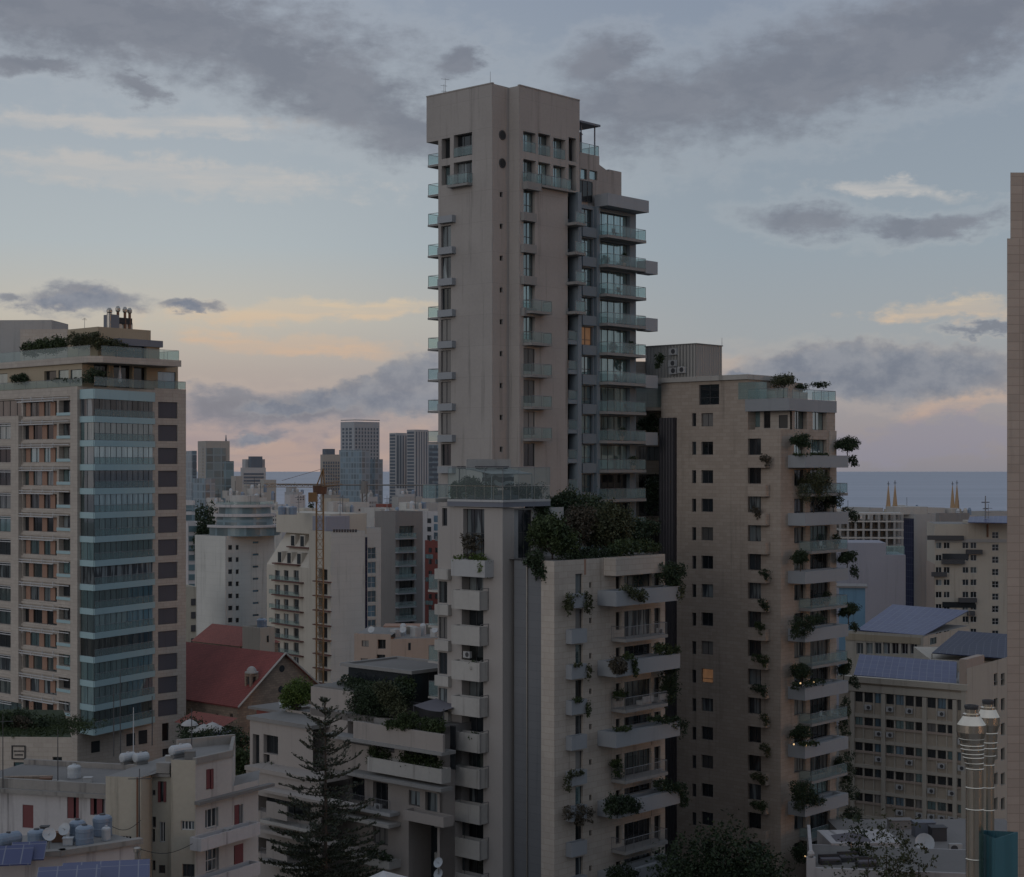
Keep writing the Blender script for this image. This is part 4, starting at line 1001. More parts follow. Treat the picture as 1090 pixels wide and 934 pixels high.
for k in range(14):
    z = zf[k]; h = zf[0]-zf[1]
    pt_ = ['pane_curtain', 'pane_dark', 'pane_curtain', 'pane_interior'][k % 4]
    GR.winr((GR.a(845.5), GR.a(857.5), z-h+1.15, z-.25), pt_, depth=.4, mull=2)
    GR.winr((GR.a(862.5), GR.a(881.5), z-h+.35, z-.2), 'pane_interior' if k == 0 else rng.choice(['pane_curtain', 'pane_teal', 'pane_dark']), depth=.26, mull=4)
GR.win(863, 880, 468, 484, 'pane_sky', depth=.5, mull=3); GR.win(845.5, 857, 468, 484, 'pane_sky', depth=.5, mull=2)
GR.win(846, 859, 437, 457, 'pane_sky', depth=.6, mull=2); GR.win(865, 880, 438, 458, 'pane_sky', depth=.6, mull=2)
zband0, zband1 = GR.z(850, 438), GR.z(850, 425)
mb = MB(); mb.wall(GL, 0, aG1, 0, zg1, GL.holes()); mb.wall(GL, aG1, aG, 0, zg2, GL.holes()); mb.wall(GR, 0, rG, 0, zg1, GR.holes()); mb.wall(GR, GR.a(843), rG, zg1, zband0+.1, GR.holes())
g1, g2, g3 = OG+U*rG, OG+U*rG+V*(aG), OG+V*aG
mb.poly([(*g1, 0), (*g2, 0), (*g2, zg2), (*g1, zg2-6)], [(0, 0), (20, 0), (20, zg2), (0, zg2)]); mb.poly([(*g2, 0), (*g3, 0), (*g3, zg2), (*g2, zg2)], [(0, 0), (12, 0), (12, zg2), (0, zg2)])
s0 = OG+V*aG1
mb.poly([(*s0, zg1), (*(s0+U*rG), zg1), (*(s0+U*rG), zg2), (*s0, zg2)], [(0, zg1), (8, zg1), (8, zg2), (0, zg2)])
part('wall', mb, 'sandstone', G); windows(GL, G); windows(GR, G)
part('roof', MB().cap2([s0, s0+U*rG, g2, g3], zg2-.02), 'roofgrey', G); part('roof', MB().cap2([OG, g1, s0+U*rG, s0], zg1-.02), 'roofgrey', G)
part('cornice', MB().box(GL, aG1-.2, aG+.3, zg2+.002, zg2+.55, -6, .35), 'concrete', G)
part('dark_shaft', MB().box(GL, GL.a(720.5), aG-.02, 0, GL.z(712, 445), .01, .5), 'darkclad', G)
# set-back top floor and its metal band
SL = GL.off(-1.4); SL.win(797, 809, 437, 455, 'pane_sky', depth=.15, mull=2); SL.win(813, 820, 438, 456, 'pane_dark', depth=.15); SL.win(829, 838.5, 442, 456, 'pane_blind', depth=.1)
part('penthouse_wall', MB().wall(SL, SL.a(841), SL.a(795), zg1, zband0+.1, SL.holes()), 'palestone', G); windows(SL, G)
bandO = OG-U*.12+V*(-.12)
part('metal_band', MB().box(GL, GL.a(840), aG1+.3, GL.z(820, 437.5), GL.z(820, 424.5), -2.2, .1), 'zinc', G); part('metal_band', MB().box(GR, GR.a(842), GR.a(889.5), zband0, zband1, -8, .14), 'zinc', G)
railing(GL, GL.a(838), aG1, GL.z(820, 424.5), -.5, 0, G, 1.1, '', 'railglass'); railing(GR, GR.a(843), GR.a(889), zband1, -3, .1, G, 1.1, 'R', 'railglass')
part('penthouse_wall', MB().box(GR, GR.a(850), GR.a(884), zband1, GR.z(865, 416), -5, -3), 'palestone', G)
TG = GL.off(-.4); TG.win(784, 808, 407, 424, 'pane_dark', depth=.1, mull=2)
part('glazed_corner', MB().box(GL, GL.a(808), GL.a(786), GL.z(797, 425), GL.z(797, 407), -1.5, .02), 'railglass', G)
# mechanical box on the roof
OM = V2(741, 191); m_ = thing('plant_room', 'grey ribbed metal plant room on the sandstone tower roof', 'plant room', (*OM, zg2)); MLf, MRf = Face(OM, V), Face(OM, U)
zm = MLf.z(741, 366.5); pts = [OM, OM+U*MRf.a(768.5), OM+U*MRf.a(768.5)+V*MLf.a(687), OM+V*MLf.a(687)]
part('wall', prism(pts, zg2, zm), 'mech', m_); part('roof', prism([np.array(pts[0])-U*.1-V*.1, pts[1]+U*.1-V*.1, pts[2]+U*.1+V*.1, pts[3]-U*.1+V*.1], zm+.004, zm+.12), 'concrete_dark', m_)
for (x, y, i) in ((718, 378, 0), (717.5, 390.5, 1), (718, 398.5, 2), (727, 397.5, 3)):
    ac_unit(MLf.p(MLf.a(x), MLf.z(x, y), .06), V, None, ['topmost white condenser on the ribbed plant room wall', 'middle white condenser on the ribbed plant room wall', 'lowest white condenser in the column on the plant room', 'white condenser set to the right of its column on the plant room'][i], 1.15)
mast('aerial_mast', 'short aerial at the right corner of the ribbed plant room', 'aerial', (*pts[1], zm+.12), .9, .03)
# boxes on the left face, planters and railed balconies on the right
for k in range(15):
    y = 485+30.65*k; f2 = GL.off(.9)
    planter(GL, f2.a(815), f2.a(796), f2.z(805, y+13), f2.z(805, y+.5), .9, G, 'sandstone', t=.12)
for k in range(7):
    z = zf[2*k]; f2 = GR.off(2.2); planter(GR, f2.a(857), f2.a(903), z, z+1.35, 2.2, G, 'zinc', t=.55, dp=.7)
    f2 = GR.off(1.6); balcony(GR, f2.a(864), f2.a(902.5), zf[2*k+1]+.3, 1.6, G, .3, 0, 'slabgrey', 1.1)
part('column', MB().box(GR, GR.a(882.2), GR.a(889.5), 0, zg1, .003, .12), 'palestone', G)
def gtree(lb, px, ysoil, h, rad, cnt, n, mat='leaf_dark', th=.3):
    f2 = GR.off(n); tree('topiary_tree', lb, f2.p(f2.a(px), f2.z(px, ysoil)), h*1.1, rad*1.2, int(cnt*1.8), .17, mat, th, .07, None, 'tree', 8, .3, .9)
gtree('wind-blown bonsai tree on the glass railed roof terrace of the sandstone tower', 834, 424.5, 2.6, 1.5, 900, -2.5, 'leaf_olive', .4)
for lb, x, y in (('low clipped bush right of the roof terrace bonsai', 853, 412), ('low clipped bush at the far right of the sandstone roof terrace', 872, 411)): shrub('roof_shrub', lb, 'shrub', on(GR, x, y, -4), (1.1, .8, .45), 420, .18, 'leaf_dark')
sides = [('left', 'near the building corner'), ('right', 'at the outer tip')]
def G_p(k): return ORD[k]+' grey planter from the top'
gtree('dome-shaped tree near the wall on the topmost grey planter of the sandstone tower', 853, 487, 2.3, 1.15, 1000, 1.6)
gtree('flat-topped tree silhouetted on the outer tip of the topmost grey planter', 902, 487, 2.2, 1.35, 1200, 1.2)
gtree('large loose olive tree filling the second grey planter of the sandstone tower', 866, 549, 4.6, 1.9, 2000, 1.2, 'leaf_olive', .15)
gtree('dark bush tree on the outer part of the second grey planter', 887, 549, 2.6, 1.0, 700, .8)
gtree('round-headed tree near the wall on the third grey planter', 852, 610, 2.2, 1.0, 900, 1.5, 'leaf_dark', .4)
gtree('neat umbrella tree on the outer tip of the third grey planter', 902, 607, 2.0, 1.2, 1000, 1.3)
gtree('wide rounded tree on the outer tip of the fourth grey planter', 903, 665, 2.1, 1.35, 1100, 1.3)
gtree('dark domed tree near the wall on the fifth grey planter', 853, 731, 2.3, 1.15, 1000, 1.5)
gtree('slim dark tree on the outer part of the fifth grey planter', 898, 727, 2.5, .8, 700, .9)
gtree('flat dark umbrella tree near the wall on the sixth grey planter', 853, 793, 2.0, 1.2, 1000, 1.5)
for lb, pts, n, cnt, mat in [
    ('tuft hanging from the outer tip of the topmost grey planter', [(907, 490, .7, .55), (910, 493, .5, .5)], 1.6, 380, 'leaf_dark'),
    ('low strip of leaves along the topmost grey planter', [(848+6*i, 484, .5, .18) for i in range(6)], 1.9, 380, 'leaf_mid'),
    ('plant drooping from the outer tip of the second grey planter', [(906, 548, .7, .7), (910, 552, .5, .5), (900, 543, .6, .3)], 1.6, 460, 'leaf_dark'),
    ('trailing tuft at the outer tip of the third grey planter', [(909, 608, .5, .7), (912, 613, .35, .4)], 1.6, 300, 'leaf_dark'),
    ('big hanging mass of ivy over the inner end of the fourth grey planter', [(848, 668, .7, 1.2), (855, 667, .8, 1.2), (861, 664, .8, .9), (846, 674, .5, .9), (866, 660, .8, .5), (872, 658, .8, .5)], 2.3, 1900, 'leaf_dark'),
    ('tuft spilling over the outer tip of the fourth grey planter', [(908, 667, .6, .5), (911, 669, .4, .4)], 1.6, 320, 'leaf_dark'),
    ('dark leafy edge at the inner end of the fifth grey planter', [(847, 731, .6, .5), (855, 729, .8, .3), (864, 727, .8, .3), (872, 726, .8, .3)], 2.1, 560, 'leaf_dark'),
    ('drooping bush at the outer tip of the fifth grey planter', [(909, 726, .6, .6), (912, 730, .4, .4)], 1.6, 320, 'leaf_dark'),
    ('low green mound on the inner end of the sixth grey planter', [(857, 792, .8, .25), (866, 791, .7, .35)], 2.1, 340, 'leaf_mid'),
    ('tall ragged bush on the balcony side above the sixth grey planter', [(899, 757, .7, 1.0), (901, 748, .6, .7), (897, 770, .6, 1.0), (901, 780, .6, .6)], .9, 900, 'leaf_dark'),
    ('massive round bush over the inner end of the seventh grey planter', [(850, 840, 1.0, 1.1), (857, 843, 1.1, 1.1), (852, 853, 1.0, 1.0), (863, 851, .9, .8), (870, 852, .9, .5)], 2.2, 2400, 'leaf_dark'),
    ('sprawling dark creeper on the outer part of the seventh grey planter', [(898, 812, .9, 1.0), (902, 822, .9, 1.2), (900, 834, .8, 1.0), (905, 805, .6, .6), (908, 845, .8, .9)], .9, 1400, 'leaf_dark'),
    ('dark rounded bush low on the outer corner of the sandstone tower', [(908, 866, 1.1, .8), (902, 872, .9, .7)], 1.0, 800, 'leaf_dark'),
    ('dense shrub standing on the lowest inner balcony of the sandstone tower', [(850, 907, .9, .9), (857, 905, .9, .9), (853, 914, .9, .7)], 1.7, 900, 'leaf_dark')]:
    hang(lb, GR, pts, n, cnt, .18, mat)
lbx = [(0, 'dry tuft', 'leaf_dry', (816, 489)), (2, 'red-flowered tuft', 'leaf_dry', (806, 545)), (4, 'dark straggling plant', 'leaf_dark', (816, 611)), (5, 'small trailing plant', 'leaf_dark', (814, 643)), (6, 'fresh green plant', 'leaf_mid', (810, 667)),
       (7, 'yellow green cushion', 'leaf_mid', (812, 702)), (8, 'broad dark overhanging bush', 'leaf_dark', (812, 734)), (9, 'round twiggy bush', 'leaf_olive', (815, 765)), (10, 'fuzzy grey bush', 'leaf_olive', (816, 797)), (11, 'wide brown green bush', 'leaf_olive', (811, 828)), (12, 'ragged green bush', 'leaf_mid', (811, 858))]
for k, what, mat, (x, y) in lbx:
    w_ = 1.6 if what.startswith(('broad', 'wide', 'ragged', 'yellow')) else 1.0
    hang(f'{what} in the {ORD[k]} sandstone window box from the top', GL, [(x, y, .45*w_, .5), (x-4*w_, y-2, .45*w_, .4), (x+1, y+4, .4, .5)], 1.0, int(330*w_), .16, mat, 'window_box_plant')
for i, (x, y) in enumerate(((852, 729), (866, 728), (845, 794), (858, 795), (857, 913))):
    c = on(GR, x, y-1.5, 2.25); o = MB().lathe(c, [(.02, c[2]-.1, 0), (.08, c[2]-.06, 0), (.1, c[2], 0), (.07, c[2]+.07, 0), (.02, c[2]+.1, 0)], 10).build('garden_lamp', 'bulb', None, c)
    tag(o, ['small glowing lamp under the fifth planter domed tree', 'small glowing lamp right of the fifth planter tree', 'faint lamp at the inner corner of the sixth planter', 'glowing lamp in the green mound of the sixth planter', 'bright lamp by the lowest shrub above the white terrace'][i], 'lamp')
# ------------------------------------------------------------------ left apartment block with the glazed corner bay
OHb = V2(100, 236)                              # nearest corner of the glazed bay
bd = np.array([.435, .90]); bd /= np.linalg.norm(bd)
HB = Face(OHb, bd); aB = HB.a(164.5)
OHs = np.array(HB.p(aB, 0)[:2]); HR = Face(OHs, U)                    # stone face right of the bay
HBl = Face(OHb, V); bl = HBl.a(85.5)
OHl = np.array(HBl.p(bl, 0)[:2]); HL = Face(OHl, V)                   # long left facade
H = thing('apartment_block', 'beige stone block with pale blue glazed corner bay and planted roof terraces', 'building', OHl)
ztop = HL.z(84, 411.5)
zr_ = HR.z(180, 414)
def hy(k): return 445.3+24.55*k
H2 = HL.off(-.7)
for k in range(-1, 13):
    y = hy(k)
    p_ = ['pane_curtain', 'pane_dark', 'pane_teal', 'pane_interior']
    HL.win(62.5, 77, y+5.5, y+18.5, p_[(k*3) % 4], depth=.9, mull=3)
    HL.win(24.5, 60.5, y+7, y+22.5, p_[(k*5+1) % 4], depth=.5, mull=6)
    HL.win(-14 if k != 12 else -14, 15.5 if k < 12 and k >= 0 else 23, y+6, y+22.5, p_[(k*7+2) % 4], depth=.5, mull=5)
for k in range(14):
    y = 428.2+24.35*k; HR.win(168.3, 189, y, y+17.3, 'pane_blind', depth=.3, mull=1)
HR.win(172.5, 180, 770, 789, 'pane_dark', depth=.3); HR.win(173, 180, 797, 812, 'pane_dark', depth=.3)
aH, rH = HL.a(-40), HR.a(198)
mb = MB(); mb.wall(HL, 0, aH, 0, ztop, HL.holes()); mb.wall(HR, 0, rH, 0, zr_, HR.holes())
h1, h2, h3 = OHs+U*rH, OHs+U*rH+V*30, OHl+V*aH
for p, r_ in ((h1, h2), (h2, h3), (OHl, OHs)): L = float(np.linalg.norm(r_-p)); mb.poly([(*p, 0), (*r_, 0), (*r_, ztop), (*p, ztop)], [(0, 0), (L, 0), (L, ztop), (0, ztop)])
part('wall', mb, 'palestone', H); windows(HR, H, label=None); windows(HL, H)
part('roof', MB().cap2([OHl, OHs, h1, h2, h3], ztop-.02), 'roofgrey', H)
for k in range(14): y = 428.2+24.35*k; part('shutter', MB().box(HR, *HR.rect(168.8, 188.6, y+.3, y+17), -.2, -.12), 'shutter_dark', H)
for k in range(-1, 13):
    y = hy(k)
    if k != 0 or True:
        for i, (x0, x1) in enumerate(((29, 33.5), (43, 48), (55, 60))):
            sh = 0 if k % 2 == 0 else -4
            part('terracotta_panel', MB().box(HL, *HL.rect(x0+sh*.8, x1+sh*.8, y+7, y+22.5), -.42, -.3), 'terracotta', H)
    part('cornice', MB().box(HL, HL.a(78), HL.a(18 if k > 0 else -40), HL.z(45, y+2.4), HL.z(45, y), .003, .22), 'palestone', H)
    o = MB(); o.box(HL, HL.a(77), HL.a(20), HL.z(45, y+4.4), HL.z(45, y+3.6), .55, .65).box(HL, HL.a(60), HL.a(22), HL.z(45, y+7.2), HL.z(45, y+6.2), .55, .65)
    for x in (27, 36.5, 48.5, 60): o.box(HL, HL.a(x)-.05, HL.a(x)+.05, HL.z(x, y+7.2), HL.z(x, y+2.2), .5, .6)
    part('sunshade', o, 'white', H)
    part('sill', MB().box(HL, HL.a(77.5), HL.a(61), HL.z(69, y+21.8), HL.z(69, y+18.6), .004, .15), 'paleblue', H)
    if k >= 0:
        part('cornice', MB().box(HL, HL.a(15.8), HL.a(-40), HL.z(5, y+5), HL.z(5, y+2), .003, .25), 'palestone', H)
        o = MB(); o.box(HL, HL.a(15.5), HL.a(-30), HL.z(5, y+8.6), HL.z(5, y+7.8), .5, .6).box(HL, HL.a(15.5), HL.a(-30), HL.z(5, y+6.4), HL.z(5, y+5.8), .5, .6); part('sunshade', o, 'white', H)
part('pilaster', MB().box(HL, HL.a(24), HL.a(15.8), HL.z(20, 747), HL.z(20, 443), .004, .7), 'palestone', H)
part('pier', MB().box(HL, 0, HL.a(78), 0, ztop, .004, .5), 'palestone', H)
# glazed bay: curved band and window strip on each floor
nb = 15
def bpts(n=0.0, m=0.0): return [np.array(HBl.p(bl, 0, n)[:2])-U*0, np.array(OHb)-n*(U*.6+V*.4), np.array(HB.p(aB, 0, n)[:2])]
zl = []
for k in range(nb):
    yb0, yb1 = (414, 424.5) if k == 0 else (443+25.65*(k-1), 443+25.65*(k-1)+6.6)
    zl.append((HB.z(101, yb1), HB.z(101, yb0)))
for k, (z0, z1) in enumerate(zl):
    mb = MB()
    mb.box(HB, 0, aB, z0, z1, -.5, .12); part('glass_band', mb, 'paleblue', H)
    part('glass_band', MB().box(HBl, .004, bl, z0, z1, -.5, .1), 'paleblue', H)
    part('floor_slab', MB().cap2([OHb, OHs, OHl], z0+.05), 'concrete_dark', H)
    if k < nb-1:
        z2 = zl[k+1][1]
        pn = ['pane_curtain', 'pane_teal', 'pane_sky', 'pane_interior', 'pane_teal', 'pane_sky', 'pane_teal'][k % 7]
        window(HB, (.05, aB-.05, z2, z0), pn, H, depth=.12, mull=11, fw=.035, name='bay_window')
        window(HBl, (.05, bl-.05, z2, z0), pn, H, depth=.12, mull=2, fw=.035, name='bay_window')
        railing(HB, .1, aB-.1, z2, -.1, .1, H, 1.0, '', 'railglass', name='balustrade')
# lower storeys below the bay
for (x0, x1, y0, y1) in ((134.5, 143.5, 781, 794), (147.5, 156.5, 777.5, 792), (96, 106, 789, 801), (134.5, 143, 803, 812), (147, 156, 800, 811)):
    pass
GW = Face(OHl+U*.0, OHs-OHl); 
GW.win(134.5, 143.5, 781, 794); GW.win(147.5, 156.5, 777.5, 792); GW.win(97, 106, 789, 801); GW.win(134.5, 143, 803, 812); GW.win(147, 156, 800, 811)
for r, pn, k in GW.wins: 
    r = tuple(r); part('window', MB().box(GW, r[0], r[1], r[2], r[3], .004, .06), 'pane_dark', H)
# setback floors on the roof
sO = OHb+U*1.0+V*4.5
SLf, SRf = Face(sO, V), Face(sO, U)
zs1 = SLf.z(98, 384)
SRf.win(100, 116, 388, 412, 'pane_dark', depth=.6, mull=2); SRf.win(121, 141, 389, 413, 'pane_dark', depth=.9, mull=2); SRf.win(142.5, 156, 391, 414, 'pane_dark', depth=.7); SRf.win(168, 187, 396, 414.5, 'pane_blue', depth=.2)
SLf.win(62, 73, 394, 404, 'pane_sky', depth=.2); SLf.win(75, 87, 393.5, 404, 'pane_sky', depth=.2); SLf.win(47, 60, 395, 406, 'pane_dark', depth=.5); SLf.win(-5, 8, 398, 409, 'pane_sky', depth=.2)
aS, rS = SLf.a(-40), SRf.a(189.5)
mb = MB(); mb.wall(SLf, 0, aS, ztop, zs1, SLf.holes()); mb.wall(SRf, 0, rS, ztop-1, zs1, SRf.holes()); s1 = sO+U*rS
mb.poly([(*s1, ztop-1), (*(s1+V*14), ztop-1), (*(s1+V*14), zs1), (*s1, zs1)], [(0, 0), (14, 0), (14, 4), (0, 4)])
part('setback_wall', mb, 'ochre', H); windows(SLf, H); windows(SRf, H)
cO = OHb+U*.6+V*.9; CLf, CRf = Face(cO, V), Face(cO, U); zc0, zc1 = CLf.z(100, 385.5), CLf.z(100, 378.5)
cp = [cO+(U+V)*.8, cO+U*1.5, cO+U*CRf.a(193), cO+U*CRf.a(193)+V*20, cO+V*CLf.a(-40)+U*10, cO+V*CLf.a(-40), cO+V*1.5]
part('roof_slab', prism(cp[1:], zc0, zc1), 'palestone', H)
railing(CLf, 1.5, CLf.a(-40), zc1, -1, -.3, H, 1.55, '', 'railglass', post=3); railing(CRf, 1.5, CRf.a(192), zc1, -6, -.3, H, 1.45, 'R', 'railglass', post=3)
railing(HL, -.2, aH, ztop+.02, -1, -.1, H, 1.15, '', 'railglass', post=3); railing(HB, .2, aB, ztop+.02, -1, 0, H, 1.25, '', 'railglass', post=3); railing(HR, 0, rH, zr_, -5, -.05, H, 1.15, 'R', 'railglass', post=2)
pO = OHb+U*4+V*5; PL_, PR_ = Face(pO, V), Face(pO, U); zp = PL_.z(113, 347)
mb = prism([pO, pO+U*PR_.a(160.5), pO+U*PR_.a(160.5)+V*9, pO+V*PL_.a(72)+U*3, pO+V*PL_.a(72)], zc1, zp); part('penthouse', mb, 'ochre', H)
kO = pO-U*.8-V*.8; KR = Face(kO, U)
part('flat_canopy', MB().box(KR, KR.a(124), KR.a(171), KR.z(150, 369), KR.z(150, 362), -3.5, .6), 'zinc_dark', H)
part('penthouse_wing', MB().box(KR, KR.a(155), KR.a(169), zc1, KR.z(160, 368), -4, .2), 'ochre', H)
part('glazing', MB().box(KR, KR.a(126), KR.a(155), zc1, KR.z(140, 368), -1, -.4), 'pane_dark', H)
lO = V2(25, 262); LFc = Face(lO, (1, -.06)); z0_ = zc1-2
part('lift_house', MB().box(LFc, LFc.a(-40), LFc.a(55), z0_, LFc.z(10, 341), -8, 0), 'greywall', H)
part('lift_house', MB().box(LFc, LFc.a(23), LFc.a(73), z0_, LFc.z(45, 351), -6, .6), 'palestone', H)
# roof flues
for i, (x, y, r) in enumerate(((116.5, 328, .35), (125.5, 326, .3), (133, 327, .3), (138, 328, .3))):
    f_ = PR_.off(-3); p = np.array(f_.p(f_.a(x), zp)); z1 = f_.z(x, y); t = thing('roof_flue', ['short pale metal flue with collar on the left penthouse roof', 'leftmost tall flue with a bulb cap on the left penthouse', 'middle tall flue with a bulb cap on the left penthouse', 'rightmost tall flue with a bulb cap on the left penthouse'][i], 'flue', p)
    hh = z1-zp
    part('pipe', MB().lathe(p, [(r*1.15 if i == 0 else r*.7, zp), (r*1.15 if i == 0 else r*.7, zp+hh*.75)], 12), 'steel_dull' if i == 0 else 'rust', t)
    part('cap', MB().lathe(p, [(r*.7, zp+hh*.75), (r*1.2, zp+hh*.8), (r*1.25, zp+hh*.9), (r*.6, zp+hh)], 12), 'steel_dull', t)
f_ = PR_.off(-2.5); d_ = thing('duct_housing', 'dark ductwork housing among the roof flues of the left block', 'duct', f_.p(f_.a(129), zp))
part('housing', MB().box(f_, f_.a(118.5), f_.a(127), zp, f_.z(122, 335), -2, 0), 'zinc_dark', d_); part('duct_arm', MB().box(f_, f_.a(127), f_.a(142), f_.z(135, 345), f_.z(135, 338.5), -1.6, -.3), 'black', d_)
for x in (130, 136.5, 141.5): part('duct_leg', MB().box(f_, f_.a(x)-.3, f_.a(x)+.3, zp, f_.z(x, 344), -1.4, -.5), 'steel_dull', d_)
mast('weather_vane', 'pair of small aerial heads on the left penthouse roof', 'aerial', PL_.p(PL_.a(90), zp), 1.5, .04, [(1.4, .3, .7), (1.2, .5, .6)])
hang('long bank of dark shrubs on the upper roof terrace of the glazed corner block', CLf, [(30+6*i, 371-i*.6+2*math.sin(i*2), 1.1, 1.1+.25*math.sin(i*3)) for i in range(7)], -3.0, 3200, .28, 'leaf_mid')
hang('olive shrubs along the upper roof terrace before the ochre penthouse', CLf, [(78+6*i, 362.5-i*.2, 1.1, 1.1) for i in range(5)], -2.2, 1600, .26, 'leaf_olive')
hang('feathery bushes at the corner of the upper roof terrace', CRf, [(108, 366, 1.1, 1.1), (116, 368, 1.2, 1.0), (124, 368, 1.0, .9), (131, 370, .9, .6)], -2.5, 1300, .26, 'leaf_olive')
tree('terrace_tree', 'spreading dark tree on the lower roof terrace of the left block', HL.p(HL.a(18), ztop, -1.5), 2.6, 2.6, 1300, .28, 'leaf_dark', .35, .1, None, 'tree', 7, .3, .7)
hang('low planting along the lower roof terrace rail of the left block', HL, [(60+7*i, 405, .8, .35) for i in range(5)], -.7, 500, .2, 'leaf_dark')
hang('dark shrubs behind the glass at the lower terrace corner', HB, [(101, 400, 1.3, 1.3), (109, 402, .9, 1.0), (95, 402, .9, 1.0)], -1.6, 900, .24, 'leaf_dark')
um = thing('closed_parasol', 'closed white parasol on the lower terrace of the glazed corner', 'parasol', HB.p(HB.a(133.5), ztop, -1)); c = np.array(HB.p(HB.a(133.5), ztop, -1))
part('cloth', MB().lathe(c, [(.1, ztop+.7, 0), (.3, ztop+.9, 0), (.22, ztop+1.9, 0), (.05, ztop+3.2, 0)], 10), 'white', um); part('pole', MB().cyl(c, c+np.array([0, 0, 3.4]), .04, seg=6), 'rail', um)

stucco('turf', (.028, .042, .018), .3, .1)
# ------------------------------------------------------------------ stone podium with a planted roof, lower left
OPd = V2(76.5, 205); PDR = Face(OPd, (-1, .05)); PD = thing('stone_podium', 'low honey stone podium with grassy planted roof and framed sign', 'building', OPd)
zpd = PDR.z(70, 785)
PDR.win(56, 66, 806, 822, 'pane_dark', depth=.4, mull=2); PDR.win(14.5, 26, 811.5, 829, 'pane_teal', depth=.3, mull=2)
aPd = PDR.a(-60); mb = MB().wall(PDR, 0, aPd, 0, zpd, PDR.holes()); q1 = np.array(PDR.p(0, 0)[:2]); mb.poly([(*q1, 0), (*(q1+np.array([-7.5, 24])), 0), (*(q1+np.array([-7.5, 24])), zpd), (*q1, zpd)], [(0, 0), (24, 0), (24, zpd), (0, zpd)])
part('wall', mb, 'limestone', PD); windows(PDR, PD)
q2 = np.array(PDR.p(aPd, 0)[:2]); part('roof_deck', MB().cap2([q1, q2, q2+np.array([0, 24]), q1+np.array([-7.5, 24])], zpd-.15), 'turf', PD)
sg = thing('framed_sign', 'square dark framed signboard on the honey stone podium wall', 'sign', PDR.p(PDR.a(19.5), PDR.z(19.5, 809), .1))
x0, x1, y0, y1 = 12.5, 27.5, 793.5, 808.5; r = PDR.rect(x0, x1, y0, y1)
part('frame', MB().wall(PDR, *r, [((r[0]+.15, r[1]-.15, r[2]+.15, r[3]-.15), .1)], .12), 'black', sg); part('board', MB().box(PDR, r[0]+.1, r[1]-.1, r[2]+.1, r[3]-.1, .01, .03), 'limestone', sg)
for j, (yy, wd) in enumerate(((.58, .74), (.32, .6))):
    mb = MB(); zc = r[2]+(r[3]-r[2])*yy; w_ = (r[1]-r[0])*wd; x = (r[0]+r[1])/2-w_/2
    for k in range(8): mb.box(PDR, x+w_*k/8, x+w_*(k+.72)/8, zc-.1, zc+.1, .032, .05)
    part('lettering', mb, 'black', sg)
o = MB().quads(leaves([(*V2(20, 215)[:2], zpd-.1, 12, 10, .12), (*V2(45, 214), zpd-.1, 6, 8, .1), (*V2(62, 212), zpd-.1, 4, 7, .1)], 9000, .2, clump=.1)).build('grass', 'leaf_mid'); o['kind'] = 'stuff'
for lb, x, y, rx, rz, mat in (('rounded dark bush on the planted podium roof left of centre', 18, 768, 2.2, 1.5, 'leaf_dark'), ('twiggy grey brown bush in the middle of the podium roof', 27, 772, 1.6, 1.3, 'leaf_dry'), ('small dark bush at the right of the podium roof', 40, 773, 1.4, 1.1, 'leaf_dark'), ('bright bush at the left edge of the podium roof', 3, 766, 1.5, 1.5, 'leaf_mid')):
    p = V2(x, 213); shrub('podium_shrub', lb, 'shrub', (*p, ZZ(y, 213)), (rx, rx, rz), 800, .28, mat)

# ------------------------------------------------------------------ old whitewashed houses, lower left
OWh = V2(113, 120); WU, WV = axes(28)                 # these stand on their own little grid
W1 = thing('old_house', 'old whitewashed house wing with dark red shutters and a flat cracked roof', 'house', OWh)
WL = Face(OWh, (-1, .28)); zw1 = WL.z(100, 845)
WL.D = WL.D
for x0, x1, y0, y1 in ((24, 35.5, 857, 881.5), (71.5, 84, 847.5, 871.5), (96, 110, 845.5, 868)): WL.win(x0, x1, y0, y1, 'pane_dark', depth=.25, mull=2)
mb = MB().wall(WL, -.2, WL.a(-50), 0, zw1, WL.holes()); q0 = np.array(WL.p(-.2, 0)[:2]); q1 = np.array(WL.p(WL.a(-50), 0)[:2])
part('wall', mb, 'whitewash', W1); windows(WL, W1)
bk_ = np.array([2.6, 8.6]); mb = MB(); mb.cap2([q0, q1, q1+bk_, q0+bk_], zw1+.05); part('roof', mb, 'roofgrey', W1)
part('cornice', MB().box(WL, -.4, WL.a(-50), zw1-.25, zw1+.06, .003, .45), 'oldparapet', W1); part('parapet', MB().box(WL, -.3, WL.a(-50), zw1+.064, zw1+.75, -.2, .1), 'oldparapet', W1)
WLb = Face(q0+bk_, (-1, .28)); part('parapet', MB().box(WLb, -3, WL.a(-50), zw1-2, zw1+.45, -.2, .1), 'oldparapet', W1)
for x0, x1, y0, y1, o_ in ((24, 35.5, 857, 881.5, 0), (71.5, 78, 847.5, 871.5, 0), (80.5, 84, 847.5, 871.5, 0), (95, 99.5, 845.5, 868, 0), (105, 110.5, 846, 868.5, .3)):
    r = WL.rect(x0, x1, y0, y1); part('shutter', MB().box(WL, *r, -.12+o_, -.05+o_), 'shutter_red', W1)
